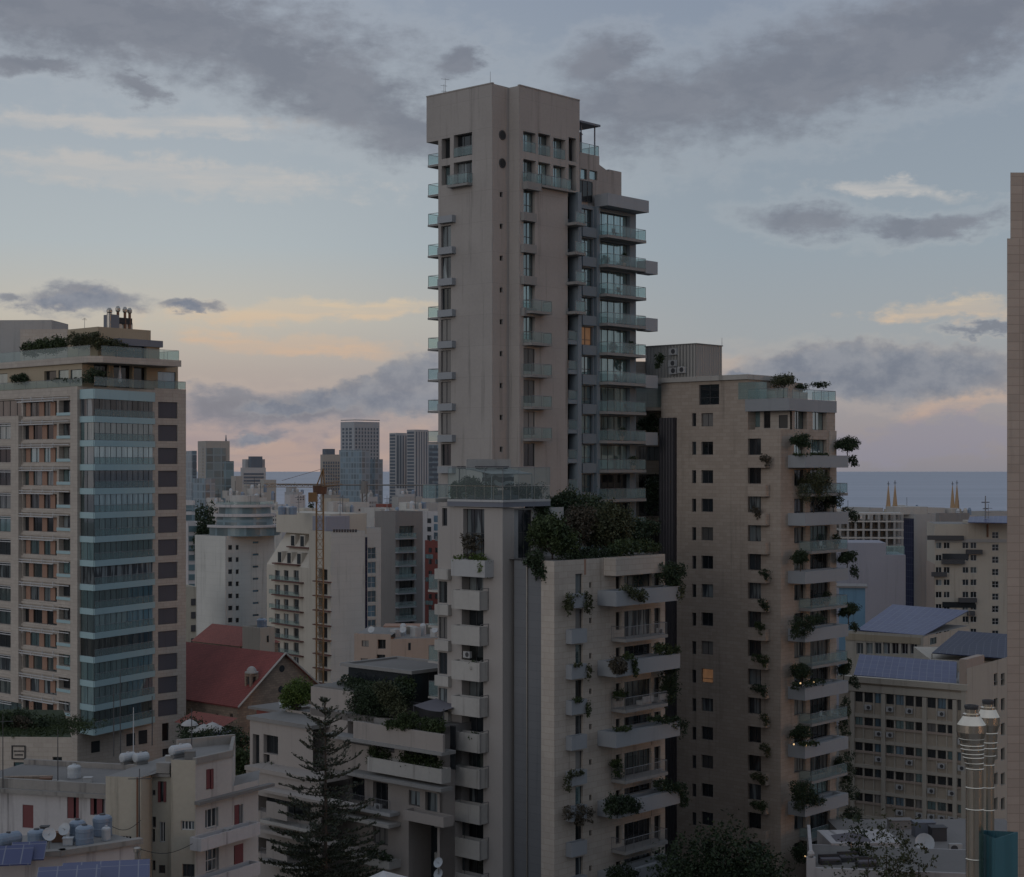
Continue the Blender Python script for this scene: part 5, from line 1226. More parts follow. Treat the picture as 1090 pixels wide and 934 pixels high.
# taller cream wing with the stepped corner
OWc = V2(208, 112); W2 = thing('old_house', 'old cream rendered house with set-back corner and rust red shutters', 'house', OWc)
CLw, CRw = Face(OWc, (-1, .14)), Face(OWc, (.52, .85))
zc2 = CLw.z(190, 809)
CRw2 = CRw.off(-.0)
for x0, x1, y0, y1, pn in ((219.5, 227, 819, 840, 'pane_dark'), (218.5, 232.5, 861, 881.5, 'pane_dark'), (250, 258.5, 857, 880, 'pane_dark'), (219, 233, 904, 928, 'pane_curtain'), (249, 259, 899, 925, 'pane_dark')): CRw.win(x0, x1, y0, y1, pn, depth=.3, mull=3 if x0 < 220 and y0 > 850 else 1, frame='framelight', trans=.5 if y0 > 900 else None)
CLw.win(192.5, 207, 874, 884, 'pane_curtain', depth=.2, mull=4, frame='framelight'); CLw.win(194, 207, 920, 934, 'pane_dark', depth=.2, mull=3)
aW, rW = CLw.a(182), CRw.a(275); part('front_wall', MB().wall(CLw, 0, aW, 0, zc2, CLw.holes()), 'oldcream', W2); mb = MB(); zb = CRw.z(260, 834)
r1 = CRw.a(247.5)
mb.wall(CRw, 0, r1, 0, zc2-.3, CRw.holes()); mb.wall(CRw, r1, rW, 0, zb, CRw.holes())
part('wall', mb, 'offwhite', W2); windows(CRw, W2); windows(CLw, W2)
def wp(f, a): return np.array(f.p(a, 0)[:2])
back = np.array([-.8, 6.0])
e0, e1_, e2_ = wp(CLw, aW), wp(CRw, r1), wp(CRw, rW)
part('roof', MB().cap2([OWc, e1_, e1_+back, e0+back*1.1, e0], zc2-.4), 'roofpale', W2); part('terrace', MB().cap2([e1_, e2_, e2_+back, e1_+back], zb-.4), 'roofpale', W2)
mb = MB(); mb.poly([(*e1_, zb-.5), (*(e1_+back), zb-.5), (*(e1_+back), zc2-.3), (*e1_, zc2-.3)], [(0, 0), (9, 0), (9, 4), (0, 4)]); part('upper_side_wall', mb, 'offwhite', W2)
bf = Face(e1_+back, (e0+back*1.1)-(e1_+back)); part('parapet', MB().box(bf, 0, float(np.linalg.norm((e0+back*1.1)-(e1_+back))), zc2-.5, zc2+.25, -.25, 0), 'oldparapet', W2)
part('parapet', MB().box(CRw, 0, r1, zc2-.29, zc2+.15, -.25, .1), 'oldparapet', W2); part('parapet', MB().box(Face(e1_, back), 0, 6.0, zc2-.5, zc2+.15, -.25, 0), 'oldparapet', W2)
part('string_course', MB().box(CRw, -.1, rW+1.2, CRw.z(240, 848.5), CRw.z(240, 845), .003, .5), 'concrete_dark', W2)
f2 = CRw.off(1.0)
for y in (889, 932): part('balcony', MB().tub(CRw, f2.a(214), f2.a(277), f2.z(245, y+9), f2.z(245, y-4.5), .003, 1.0, .12, .9), 'whitewash', W2)
for x0, x1, y0, y1 in ((219.5, 223, 819, 840), (224, 227, 819, 840), (249.5, 254, 857, 880), (249.5, 258.5, 899, 925)): part('shutter', MB().box(CRw, *CRw.rect(x0, x1, y0, y1), -.1, .04), 'shutter_red', W2)
# recessed light well and left return of the cream wing
OWd = V2(181.5, 112.9); DLw = Face(OWd, (-1, .14)); zd2 = DLw.z(170, 826.5)
DLw.win(160.5, 165.5, 841, 847, 'pane_dark', depth=.15); DLw.win(168.3, 177, 832, 854, 'pane_curtain', depth=.2, mull=3); DLw.win(160, 166, 869.5, 881, 'pane_dark', depth=.2); DLw.win(158, 165, 882.5, 896.5, 'pane_dark', depth=.2, mull=2); DLw.win(170, 176, 875, 897, 'pane_dark', depth=.2, mull=2, frame='framelight'); DLw.win(158.5, 165.5, 916, 927, 'pane_dark', depth=.2); DLw.win(169, 176, 921, 930, 'pane_dark', depth=.2)
mb = MB().wall(DLw, -.4, DLw.a(147), 0, zd2, DLw.holes()); part('light_well_wall', mb, 'oldcream', W2); windows(DLw, W2)
for x0, x1 in ((168.3, 171), (174.3, 177)): part('shutter', MB().box(DLw, *DLw.rect(x0, x1, 832, 854), -.05, .05), 'shutter_red', W2)
part('canopy_slab', MB().box(DLw, DLw.a(182), DLw.a(152), zd2, zd2+.2, -1, .25), 'oldparapet', W2); part('parapet', MB().box(DLw, DLw.a(182), DLw.a(168), zd2+.254, zd2+.95, -.3, .3), 'oldparapet', W2)
OWe = V2(150, 111); ELw = Face(OWe, (-1, .16)); ze2 = ELw.z(130, 827)
ELw.win(129, 140, 890, 896, 'pane_dark', depth=.2, mull=3, frame='framelight')
aE2 = ELw.a(112.5); mb = MB().wall(ELw, 0, aE2, 0, ze2, ELw.holes()); er = wp(ELw, 0); mb.poly([(*er, 0), (*(er+np.array([.6, 4])), 0), (*(er+np.array([.6, 4])), ze2), (*er, ze2)], [(0, 0), (4, 0), (4, ze2), (0, ze2)])
part('stair_wall', mb, 'oldcream', W2); windows(ELw, W2); part('roof', MB().cap2([er, wp(ELw, aE2), wp(ELw, aE2)+np.array([3, 10]), er+np.array([4, 9])], ze2-.02), 'roofpale', W2)
part('drainpipe', MB().cyl(ELw.p(ELw.a(146.5), 0, .08), ELw.p(ELw.a(146.5), ze2, .08), .06, seg=6), 'rust', W2)
# nearest roof with the tanks, solar panels beneath
OWf = V2(66, 100); W3 = thing('old_house', 'nearest low house corner with cluttered tank roof and cornice', 'house', OWf)
FLw, FRw = Face(OWf, (-1, -.42), True), Face(OWf, (.8, .62)); 
for f_ in (FLw, FRw):
    if f_.N @ f_.O > 0: f_.N = -f_.N
zf3 = ZZ(908, 100)
mb = MB(); mb.wall(FLw, 0, 12, 0, zf3); mb.wall(FRw, 0, FRw.a(149), 0, zf3); part('wall', mb, 'whitewash', W3)
rp = [OWf, wp(FRw, FRw.a(149)), wp(FRw, FRw.a(149))+np.array([-2.2, 2.0]), OWf+np.array([1, 5.5]), OWf+np.array([-12, 3.0]), wp(FLw, 12)]
part('roof', MB().cap2(rp, zf3+.02), 'roofpale', W3); part('cornice', MB().box(FLw, -.2, 12, zf3-.1, zf3+.22, -.2, .35), 'oldparapet', W3); part('cornice', MB().box(FRw, -.2, FRw.a(150), zf3-.1, zf3+.22, -.2, .35), 'oldparapet', W3)
def at(px, d, z): p = V2(px, d); return (p[0], p[1], z)
for lb, px, d, r_, h_ in (('squat dark blue water tank nearest the roof corner', 90, 102, .55, 1.2), ('dark blue water tank behind and left of the nearest one', 82.5, 103.3, .5, 1.25), ('wide blue grey water tank at the right of the tank roof', 109, 104.6, .6, 1.3), ('pale blue water tank at the left beside the tilted heater', 39, 101.5, .55, 1.05)): water_tank(lb, at(px, d, zf3+.03), r_, h_, 'bluetank', None)
water_tank('small white plastic tank in front of the wide blue one', at(113, 103.2, zf3+.03), .28, .85, 'whiteplastic', None)
water_tank('long pale water tank lying at the far left of the roof', at(9, 101, zf3+.03), .42, 1.6, 'bluetank', None, True)
dish('tilted pale satellite dish among the roof tanks', at(52, 101, zf3), .42, 150); dish('flat square-looking dish left of the blue tanks', at(69, 102.5, zf3), .4, 200)
sp_ = thing('solar_collector', 'pair of tilted solar panels at the left edge of the tank roof', 'solar panel', at(15, 97, zf3+.1))
def panel(parent, c, w_, h_, az, tilt, mat='solar_blue'):
    f_ = Face(c[:2], (math.cos(R(az)), math.sin(R(az)))); e = np.array([*f_.D, 0]); nn = np.array([*f_.N, 0]); up = -nn*math.cos(R(tilt))+np.array([0, 0, math.sin(R(tilt))]); c = np.array(c)
    mb = MB(); nrm = np.cross(e, up); a_, b_, c_, d_ = c-e*w_/2, c+e*w_/2, c+e*w_/2+up*h_, c-e*w_/2+up*h_
    mb.poly([tuple(a_), tuple(b_), tuple(c_), tuple(d_)], [(0, 0), (w_, 0), (w_, h_), (0, h_)])
    t_ = np.array([0, 0, -.08]); mb.poly([tuple(a_+t_), tuple(b_+t_), tuple(c_+t_), tuple(d_+t_)])
    for p, r_ in ((a_, b_), (b_, c_), (c_, d_), (d_, a_)): mb.poly([tuple(p), tuple(r_), tuple(r_+t_), tuple(p+t_)])
    part('panel', mb, mat, parent)
panel(sp_, at(8, 96, zf3+.25), 2.6, 2.0, 10, 20); panel(sp_, at(28, 97, zf3+.3), 2.0, 1.9, 10, 20)
part('support', MB().cyl(at(8, 97, zf3), at(8, 97, zf3+.6), .04, seg=4).cyl(at(28, 98, zf3), at(28, 98, zf3+.6), .04, seg=4), 'steel_dull', sp_)
sp2 = thing('solar_collector', 'large lilac solar array lying low beyond the roof cornice', 'solar panel', at(105, 88, ZZ(930, 88)))
panel(sp2, at(112, 88, ZZ(936, 88)), 4.6, 2.4, 12, 10); panel(sp2, at(72, 86, ZZ(940, 86)), 3.2, 2.2, 12, 10)
part('support', MB().cyl(at(112, 89, 0), at(112, 89, ZZ(932, 89)), .1, seg=6).cyl(at(72, 87, 0), at(72, 87, ZZ(936, 87)), .1, seg=6), 'steel_dull', sp2)
for lb, px, d, y, r_, L in (('left of two white water tanks on the stair roof', 136, 116, 822, .33, 1.15), ('right of two white water tanks on the stair roof', 150, 116, 821, .33, 1.15), ('twin white water tanks on the cream house roof', 192, 115.5, 817, .36, 1.7)):
    water_tank(lb, at(px, d, ze2 if px < 160 else zc2-.38), r_, L, 'whiteplastic', None, True)
c = at(79, 126, zw1+.06); water_tank('big round pale plaster tank on the flat cracked roof', c, .5, 1.0, 'whiteplastic', None)
for i, (px, d, z, h_, lb) in enumerate(((3, 122, zw1, 5.5, 'tall thin aerial with crossbar at the far left of the cracked roof'), (61.5, 123, zw1, 4.2, 'thin pole on the front parapet of the cracked roof'), (121, 119, ze2, 5.0, 'dark pole at the left of the stair roof'), (128, 119, ze2, 6.2, 'tallest dark pole near the white tanks'), (142, 117, ze2, 3.8, 'white standpipe between the white tanks'), (162, 118, zc2, 3.5, 'short dark pole beside the glazed block'), (204, 118, zc2-.4, 3.0, 'aerial pole on the cream house roof'), (148.5, 108, ZZ(925, 108), 6.5, 'television aerial with side arms in front of the light well'))):
    mast('aerial_mast', lb, 'aerial', at(px, d, z), h_, .045, [(h_*.9, .8, .9)] if i in (0, 7) else [], 'whiteplastic' if i == 4 else 'dark')
mb = MB().lathe(at(146, 92, 0), [(.14, 0, 0), (.14, ZZ(908, 92), 0), (.2, ZZ(907, 92), 0), (.2, ZZ(903, 92), 0), (.1, ZZ(902, 92), 0)], 12); tag(mb.build('chimney_pipe', 'steel_dull', None, at(146, 92, 0)), 'grey capped flue pipe rising beside the lilac solar panels', 'flue')

# ------------------------------------------------------------------ church with the red roof
OC = V2(253, 252); ch = thing('church', 'sandstone church with big dark red tiled roof and gable', 'church', OC)
HLc, HRc = Face(OC, V), Face(OC, U); zev = ZZ(751.5, 252); rC = HRc.a(348); aC = HLc.a(150); Pm = rC/2
zri = HRc.z(299, 697)
for x in (246.5, 230.5, 217, 205): HLc.win(x-1.8, x+1.2, 760, 770, 'pane_dark', depth=.4)
HRc.win(297, 300.5, 731, 737, 'pane_dark', depth=.3); HRc.win(297, 303, 709, 714, 'pane_dark', depth=.3)
mb = MB(); mb.wall(HLc, 0, aC, 0, zev, HLc.holes()); mb.wall(HRc, 0, rC, 0, zev, [])
mb.poly([HRc.p(0, zev), HRc.p(rC, zev), HRc.p(Pm, zri)], [(0, zev), (rC, zev), (Pm, zri)])
e = OC+V*aC; e2 = e+U*rC; mb.poly([(*e, 0), (*e2, 0), (*e2, zev), (*(e+U*Pm), zri), (*e, zev)]); mb.poly([(*(OC+U*rC), 0), (*e2, 0), (*e2, zev), (*(OC+U*rC), zev)])
part('wall', mb, 'oldstone', ch); windows(HLc, ch)
for x, y in ((299, 734), (300, 712)): a, z = HRc.a(x), HRc.z(x, y); part('gable_window', MB().cyl(HRc.p(a, z, -.02), HRc.p(a, z, .05), .55, seg=10), 'pane_dark', ch)
ov = .5; mb = MB()
sl_ = math.hypot(Pm, zri-zev)
for s_, a0 in ((1, 0.0), (-1, rC)):
    A = OC-V*ov+U*(a0-s_*.35); B_ = OC+V*(aC+ov)+U*(a0-s_*.35); ar = OC-V*ov+U*Pm; br = OC+V*(aC+ov)+U*Pm
    for dz in (0, -.18): mb.poly([(*A, zev-.15+dz), (*B_, zev-.15+dz), (*br, zri+.2+dz), (*ar, zri+.2+dz)], [(0, 0), (aC+1, 0), (aC+1, sl_), (0, sl_)])
part('roof', mb, 'redtile', ch)
vb_ = MB()
for s_, a0 in ((1, -.35), (-1, rC+.35)): vb_.cyl(HRc.p(a0, zev-.15, ov+.05), HRc.p(Pm, zri+.25, ov+.05), .16, seg=5)
part('verge', vb_, 'concrete', ch)
# little belfry astride the roof verge
bo = np.array(HRc.p(HRc.off(-.6).a(267), 0, -.6)[:2]); bf_, bg_ = Face(bo, U), Face(bo, V); zb0 = ZZ(748, 254); zb1 = ZZ(718, 254)
bt = thing('bell_turret', 'small domed stone belfry standing on the red church roof', 'belfry', (*bo, zb0))
mb = MB()
for f_ in (bf_, bg_): mb.wall(f_, 0, 1.5, zb0, zb1, [((.35, 1.15, zb0+1.6, zb1-.5), .3)])
for p, r_ in ((bo+U*1.5, bo+U*1.5+V*1.5), (bo+U*1.5+V*1.5, bo+V*1.5)): mb.poly([(*p, zb0), (*r_, zb0), (*r_, zb1), (*p, zb1)])
part('shaft', mb, 'oldstone', bt); cb_ = bo+(U+V)*.75
part('dome', MB().lathe((*cb_, zb1), [(1.05, zb1, 0), (1.05, zb1+.2, 0), (.8, zb1+.22, 0), (.74, zb1+.5, 0), (.5, zb1+.85, 0), (.22, zb1+1.0, 0), (.04, zb1+1.05, 0)], 16), 'greywall', bt)
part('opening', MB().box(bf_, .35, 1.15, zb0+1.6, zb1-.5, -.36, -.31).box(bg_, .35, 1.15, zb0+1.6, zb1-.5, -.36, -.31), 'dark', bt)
# low things beside the church
OR = V2(255, 300); rr = thing('gabled_house', 'old stone house with faded red hipped roof behind the church', 'house', OR); f_ = Face(OR, V); g_ = Face(OR, U); zz0, zz1 = ZZ(688, 300), ZZ(671, 300)
part('wall', MB().box(f_, 0, f_.a(205), 0, zz0, -9, 0), 'oldstone', rr); mb = MB(); L = f_.a(205)
A, B_, c_, d_ = OR-V*.4-U*.4, OR+U*9.4-V*.4, OR+U*9.4+V*L, OR+V*L-U*.4; m0, m1 = OR+U*4.5+V*3.5, OR+U*4.5+V*L
mb.poly([(*A, zz0), (*d_, zz0), (*m1, zz1), (*m0, zz1)], [(0, 0), (12, 0), (12, 6), (2, 6)]); mb.poly([(*A, zz0), (*B_, zz0), (*m0, zz1)], [(0, 0), (9, 0), (4, 6)]); mb.poly([(*B_, zz0), (*c_, zz0), (*m1, zz1), (*m0, zz1)], [(0, 0), (12, 0), (12, 6), (2, 6)])
part('roof', mb, 'redtile_old', rr)
OS = V2(277, 290); sh = thing('stair_tower', 'small cream stair tower with roof tanks behind the church', 'building', OS); a_, b_ = block(sh, 'cream', OS, Face(OS, V).a(258), Face(OS, U).a(292.5), ZZ(668.5, 290)); 
part('slit_window', MB().box(b_, b_.a(284), b_.a(286), ZZ(684, 291), ZZ(677, 291), .01, .05), 'pane_dark', sh)
water_tank('pale blue tank on the small cream stair tower', (*(OS+U*2+V*2), ZZ(668.5, 290)-.5), .9, 1.9, 'bluetank', None)
sh2 = thing('lean_to_roof', 'low faded red sheet roof beside the church wall', 'shed', V2(225, 232)); f_ = Face(V2(238, 230), V); z0 = ZZ(776, 230)
mb = MB(); mb.poly([f_.p(0, z0, 1.0), f_.p(10, z0, 1.0), f_.p(10, z0+1.2, -2.5), f_.p(0, z0+1.2, -2.5)], [(0, 0), (10, 0), (10, 4), (0, 4)]); part('roof', mb, 'redtile_old', sh2); part('post', MB().cyl(f_.p(.3, 0, 1.3), f_.p(.3, z0, 1.3), .15, seg=6), 'concrete', sh2); part('wall', MB().box(f_, 0, 10, 0, z0, -2.5, -2.3), 'oldstone', sh2)
cp_ = thing('blue_canopy', 'dark blue flat canopy roof near the church', 'canopy', V2(232, 215)); z0 = ZZ(784, 215); part('sheet', prism([V2(219, 213), V2(246, 206), V2(258, 214), V2(230, 224)], z0, z0+.25), 'solar_dark', cp_)
part('post', MB().cyl((*V2(228, 213), 0), (*V2(228, 213), z0), .12, seg=6), 'steel_dull', cp_)
for i, (x, y) in enumerate(((202, 768), (209, 775), (217, 773), (226, 771), (232, 774), (240, 792))):
    p = V2(x, 218); z = ZZ(y+4, 218)
    t = thing('market_parasol', f'{["first","second","third","fourth","fifth","sixth"][i]} pale fabric parasol, counted from the glazed block outward', 'parasol', (*p, z-2.4))
    part('cloth', MB().lathe((*p, z), [(1.15, z, 0), (.95, z+.3, 0), (.5, z+.6, 0), (.05, z+.75, 0)], 10), 'concrete_pale', t); part('pole', MB().cyl((*p, 0), (*p, z+.9), .05, seg=5), 'steel_dull', t)
hang2 = lambda lb, bl, cnt, size, mat, name='hedge': tag(MB().quads(leaves(bl, cnt, size)).build(name, mat, None, (bl[0][0], bl[0][1], min(b[2]-b[5] for b in bl))), lb, 'hedge')
hang2('long dark green hedge below the blue canopy', [(*V2(200+9*i, 200), ZZ(796-i*.6, 200), 1.5, 1.2, 2.2) for i in range(7)], 3200, .3, 'leaf_dark')
hang2('clipped green bank of shrubs beside the beige house wing', [(*V2(248+6*i, 178), ZZ(812+i*.5, 178), 1.2, 1.2, 1.6) for i in range(4)], 1500, .26, 'leaf_mid')
hang2('dark shrubs filling the gap next to the glazed block', [(*V2(201+5*i, 226), ZZ(784+3*i, 226), 1.4, 1.2, 3.0) for i in range(3)], 1700, .3, 'leaf_dark')

# ------------------------------------------------------------------ terraced beige villa block behind the pine
OT = V2(468, 151); TT = thing('terraced_house', 'terraced pinkish beige block with planted balconies and shade sails', 'building', OT)
TL = Face(OT, V)
def tb(x0, x1, y0, y1, n0, n1, mat='pinkbeige', name='slab', py=None): return part(name, MB().box(TL.off(n1), TL.off(n1).a(x1), TL.off(n1).a(x0), TL.off(n1).z((x0+x1)/2, y1), TL.off(n1).z((x0+x1)/2, y0), n0-n1, 0), mat, TT)
stucco('villa', (.30, .268, .247), .12, .3)
for x0, x1, y0, y1, pn, m_, dp in ((370, 395, 767, 793, 'pane_dark', 3, .8), (430, 474, 772, 818, 'pane_dark', 3, 1.4), (398, 420, 764, 800, 'pane_dark', 3, 1.2), (372, 388, 828, 853, 'pane_dark', 3, .5), (397, 413, 833, 862, 'pane_dark', 3, .5), (435, 447, 842, 858, 'pane_curtain', 2, .3), (452.5, 468, 844, 868, 'pane_curtain', 2, .4), (397, 413, 881, 899, 'pane_blind', 3, .3), (435, 471, 876, 980, 'pane_dark', 1, 3.0), (331, 342, 812, 850, 'pane_dark', 2, .5), (300, 312, 795, 815, 'pane_dark', 1, .5)): TL.win(x0, x1, y0, y1, pn, mull=m_, depth=dp)
zT = TL.z(400, 770); aT_ = TL.a(352)
mb = MB(); mb.wall(TL, 0, TL.a(330), 0, TL.z(400, 764), TL.holes()); part('wall', mb, 'villa', TT); windows(TL, TT)
TR = Face(OT, U); part('side_wall', MB().box(TR, 0, 2.0, 0, TL.z(468, 775), -.3, 0), 'villa', TT)
pts = [OT, OT+U*12, OT+U*12+V*TL.a(330), OT+V*TL.a(330)]; part('terrace_floor', prism(pts, TL.z(400, 772), TL.z(400, 764)), 'roofpale', TT)
def parapet(x0, x1, ya, yb, n, mat='villa', th=.25, name='parapet'):
    """front wall from px x0..x1, top at ya and bottom yb read at its right end"""
    f2 = TL.off(n); z1, z0 = f2.z(x1-4, ya), f2.z(x1-4, yb); return part(name, MB().box(f2, f2.a(x1), f2.a(x0), z0, z1, -th, 0), mat, TT), f2, z0, z1
_, f2, z0, z1 = parapet(376, 471.5, 781.5, 800.5, 1.6, name='deep_parapet')
part('terrace_slab', MB().box(f2, f2.a(472), f2.a(345), z0-.3, z0, -1.6, .25), 'slabgrey', TT)
f3_ = TL.off(1.2); part('planter_wall', MB().tub(TL, f3_.a(470), f3_.a(391), f3_.z(465, 834), f3_.z(465, 818.5), .003, 1.2, .15, .6), 'concrete', TT); part('balcony_slab', MB().box(TL, f3_.a(472), f3_.a(369), f3_.z(465, 842), f3_.z(465, 838), .003, 1.5), 'slabgrey', TT)
f4_ = TL.off(1.3); b_ = balcony(TL, f4_.a(415), f4_.a(352), f4_.z(412, 866), 1.3, TT, .3, 0, 'concrete_pale', 1.15, 'R', bars=True); part('soffit_slab', MB().box(TL, f4_.a(416), f4_.a(350), f4_.z(412, 881), f4_.z(412, 877), .003, 1.6), 'concrete', TT)
part('balcony_front', MB().tub(TL, f4_.a(472), f4_.a(429.5), f4_.z(465, 880), f4_.z(465, 869), .003, 1.3, .14, .9), 'villa', TT)
part('balcony_slab', MB().box(TL, f4_.a(416), f4_.a(370), f4_.z(412, 925), f4_.z(412, 917), .003, 1.5), 'concrete', TT)
# roof pavilion with dark glass and its slab
RV = TL.off(-3.5); zr0, zr1 = RV.z(420, 764), RV.z(430, 716)
part('pavilion_glass', MB().box(RV, RV.a(441), RV.a(371), zr0-1, zr1-.05, -6, 0), 'pane_dark', TT)
p0 = np.array(RV.p(RV.a(443), 0, .6)[:2]); p1 = np.array(RV.p(RV.a(367), 0, .6)[:2]); rim = [p0, p0+U*7.5, p1+U*7.5, p1]; part('pavilion_roof', MB().tub(RV, RV.a(443), RV.a(367), zr1, zr1+.32, -7.2, .6, .45, .25), 'slabgrey', TT); part('roof_membrane', MB().box(RV, RV.a(443)+.5, RV.a(367)-.5, zr1+.11, zr1+.14, -6.7, .1), 'roofgrey', TT)
part('dark_wall', MB().box(TL.off(-2.6), TL.off(-2.6).a(473), TL.off(-2.6).a(376), zT-.5, TL.off(-2.6).z(440, 748), -.4, 0), 'dark', TT)
part('chimney_block', MB().box(TL.off(-1), TL.off(-1).a(376), TL.off(-1).a(331), 10, TL.off(-1).z(350, 733.5), -4, 0), 'villa', TT); part('block_roof', MB().box(TL.off(-1), TL.off(-1).a(375), TL.off(-1).a(332), TL.off(-1).z(350, 733.5)+.004, TL.off(-1).z(350, 733.5)+.15, -3.8, -.2), 'concrete_dark', TT)
# left wing
LW = TL.off(2.2); 
for x0, x1, y0, y1 in ((269, 276, 782, 815), (280.5, 296, 783, 803), (280.5, 287, 803, 815)): LW.win(x0, x1, y0, y1, 'pane_dark', depth=.5, mull=2 if x1-x0 > 8 else 1)
mb = MB().wall(LW, LW.a(333), LW.a(266), 0, LW.z(300, 771.5), LW.holes()); part('wing_wall', mb, 'villa', TT); windows(LW, TT)
lp = [np.array(LW.p(LW.a(333), 0)[:2]), np.array(LW.p(LW.a(266), 0)[:2])]; part('wing_roof', prism([lp[0]-U*.2, lp[0]+U*10, lp[1]+U*10, lp[1]-U*.2+V*.3], LW.z(300, 771.5), LW.z(300, 769.5)+.2), 'roofpale', TT)
LW2 = LW.off(2.4)
for y in (848, 893):
    LW2.win(272, 330, y+4, y+21, 'pane_dark', depth=1.5, mull=6)
mb = MB().wall(LW2, LW2.a(342), LW2.a(262), 0, LW2.z(300, 822), LW2.holes()); part('lower_wall', mb, 'villa', TT); windows(LW2, TT)
lq = [np.array(LW2.p(LW2.a(342), 0)[:2]), np.array(LW2.p(LW2.a(262), 0)[:2])]; part('lower_terrace', prism([lq[0]-U*.2, lq[0]+U*4, lq[1]+U*4, lq[1]-U*.2], LW2.z(300, 822)-.4, LW2.z(300, 822)), 'villa', TT)
for y in (843, 886):
    f5 = LW2.off(1.4); part('canopy_slab', MB().box(LW2, f5.a(370), f5.a(270), f5.z(290, y+2), f5.z(290, y-1), .003, 1.6), 'villa', TT)
    b_ = balcony(LW2, f5.a(330), f5.a(277), f5.z(290, y+32), 1.4, TT, .3, 0, 'concrete', 1.1, 'L', bars=True)
    part('panel_screen', MB().box(f5, f5.a(306), f5.a(284), f5.z(295, y+29), f5.z(295, y+12), -.1, .06), 'villa', TT)
sail = thing('shade_sail', 'grey fabric shade sail stretched over the planted terrace', 'shade sail', TL.p(TL.a(455), zT, -2)); f6, f7 = TL.off(-.2), TL.off(-3.2)
mb = MB(); n_ = 8; gridp = [[(0, 0, 0)]*(n_+1) for _ in range(n_+1)]
for i in range(n_+1):
    for j in range(n_+1):
        s_, t_ = i/n_, j/n_; a_ = f6.a(469)+(f6.a(440)-f6.a(469))*s_; n1_ = -.2-3*t_; z = f6.z(470, 758)+(f7.z(455, 745)-f6.z(470, 758))*t_-.14*math.sin(math.pi*s_)+.25*s_; gridp[i][j] = TL.p(a_, z, n1_)
for i in range(n_):
    for j in range(n_): mb.poly([gridp[i][j], gridp[i+1][j], gridp[i+1][j+1], gridp[i][j+1]])
part('fabric', mb, 'fabric_grey', sail)
for x in (438, 470): part('post', MB().cyl(TL.p(TL.a(x), zT, -.3), TL.p(TL.a(x), f6.z(470, 757)+.2, -.3), .06, seg=6), 'dark', sail)
for lb, pts, n, cnt, mat in [('dense dark shrubs crowding the left of the planted villa terrace', [(378, 752, .8, 1.5), (388, 748, 1.0, 1.6), (397, 744, 1.1, 1.7), (408, 742, 1.1, 1.6), (400, 758, 1.0, 1.0), (385, 763, .8, .8)], -.4, 2600, 'leaf_dark'),
                             ('olive tree leaning over the middle of the villa terrace', [(412, 738, 1.0, 1.2), (419, 747, .9, 1.2), (426, 758, .8, .9), (406, 733, .8, .8)], .3, 1500, 'leaf_olive'),
                             ('bright leafy plants hanging over the deep parapet', [(417, 771, .8, .45), (426, 770, .8, .5), (434, 774, .7, .4), (430, 764, .6, .5)], 1.4, 1100, 'leaf_mid'),
                             ('row of green plants behind the right of the deep parapet', [(440, 767, .7, .7), (449, 770, .7, .6), (457, 772, .7, .7), (466, 773, .7, .7)], .8, 1400, 'leaf_mid'),
                             ('bamboo clump behind the left part of the lower planter wall', [(396, 805, .6, 1.0), (404, 806, .7, 1.1), (411, 809, .6, .9)], .3, 1100, 'leaf_mid'),
                             ('dense bamboo row behind the right part of the lower planter wall', [(432, 811, .7, 1.1), (441, 813, .8, 1.1), (451, 816, .8, 1.1), (461, 818, .8, 1.1), (468, 820, .5, .9)], .3, 2000, 'leaf_mid'),
                             ('potted plants along the lowest planter ledge of the villa', [(390, 906, .5, .4), (398, 908, .6, .5), (407, 911, .5, .5), (414, 913, .4, .35)], 1.3, 620, 'leaf_dark'),
                             ('tufts along the pavilion roof edge of the villa', [(368, 724, .5, .7), (374, 726, .7, .6), (362, 729, .4, .4), (384, 728, .8, .5), (395, 730, .8, .5)], -2.6, 900, 'leaf_dark'),
                             ('yellow tinted bush under the pavilion roof', [(430, 728, .9, .8), (437, 730, .6, .6)], -2.8, 500, 'leaf_mid')]: hang(lb, TL, pts, n, cnt, .19, mat, 'terrace_shrub', .3)
hang('dense shrubs screening the dark glass pavilion of the villa', TL, [(376+7*i, 738+1.5*(i % 3), .85, 1.1) for i in range(9)], -1.6, 2600, .2, 'leaf_dark', 'terrace_shrub', .3)
hang('dark hedge in the planter at the foot of the left villa wing', LW, [(272, 818, .6, .6), (280, 818, .7, .6), (288, 819, .7, .6), (296, 821, .6, .6)], .4, 900, .18, 'leaf_dark', 'hedge')
tree('rooftop_tree', 'round bright green bush on the roof between church gable and villa', (*V2(317, 168), ZZ(757, 168)), 3.1, 1.95, 3400, .2, 'leaf_bright', .05, .08, None, 'tree', 8, .3, 1.0)
bt2 = thing('roof_planter_box', 'low beige planter wall under the bright green roof bush', 'planter', V2(317, 168)); f_ = Face(V2(330, 166), V); part('box', MB().tub(f_, 0, f_.a(304), 8, f_.z(317, 757), -3, 0, .2, .3), 'villa', bt2)
dish('pale blue satellite dish beside the bright green roof bush', (*V2(301, 172), ZZ(757, 172)), .42, 190); 
hut = thing('roof_shed', 'small brick shed with grey sheet roof beside the church gable', 'shed', V2(288, 205)); f_ = Face(V2(302, 200), V); part('wall', MB().box(f_, 0, f_.a(273), 0, f_.z(288, 757), -5, 0), 'brick_red', hut); part('roof', MB().box(f_, -.6, f_.a(268), f_.z(288, 757)+.004, f_.z(288, 757)+.3, -5.5, .6), 'roofgrey', hut)
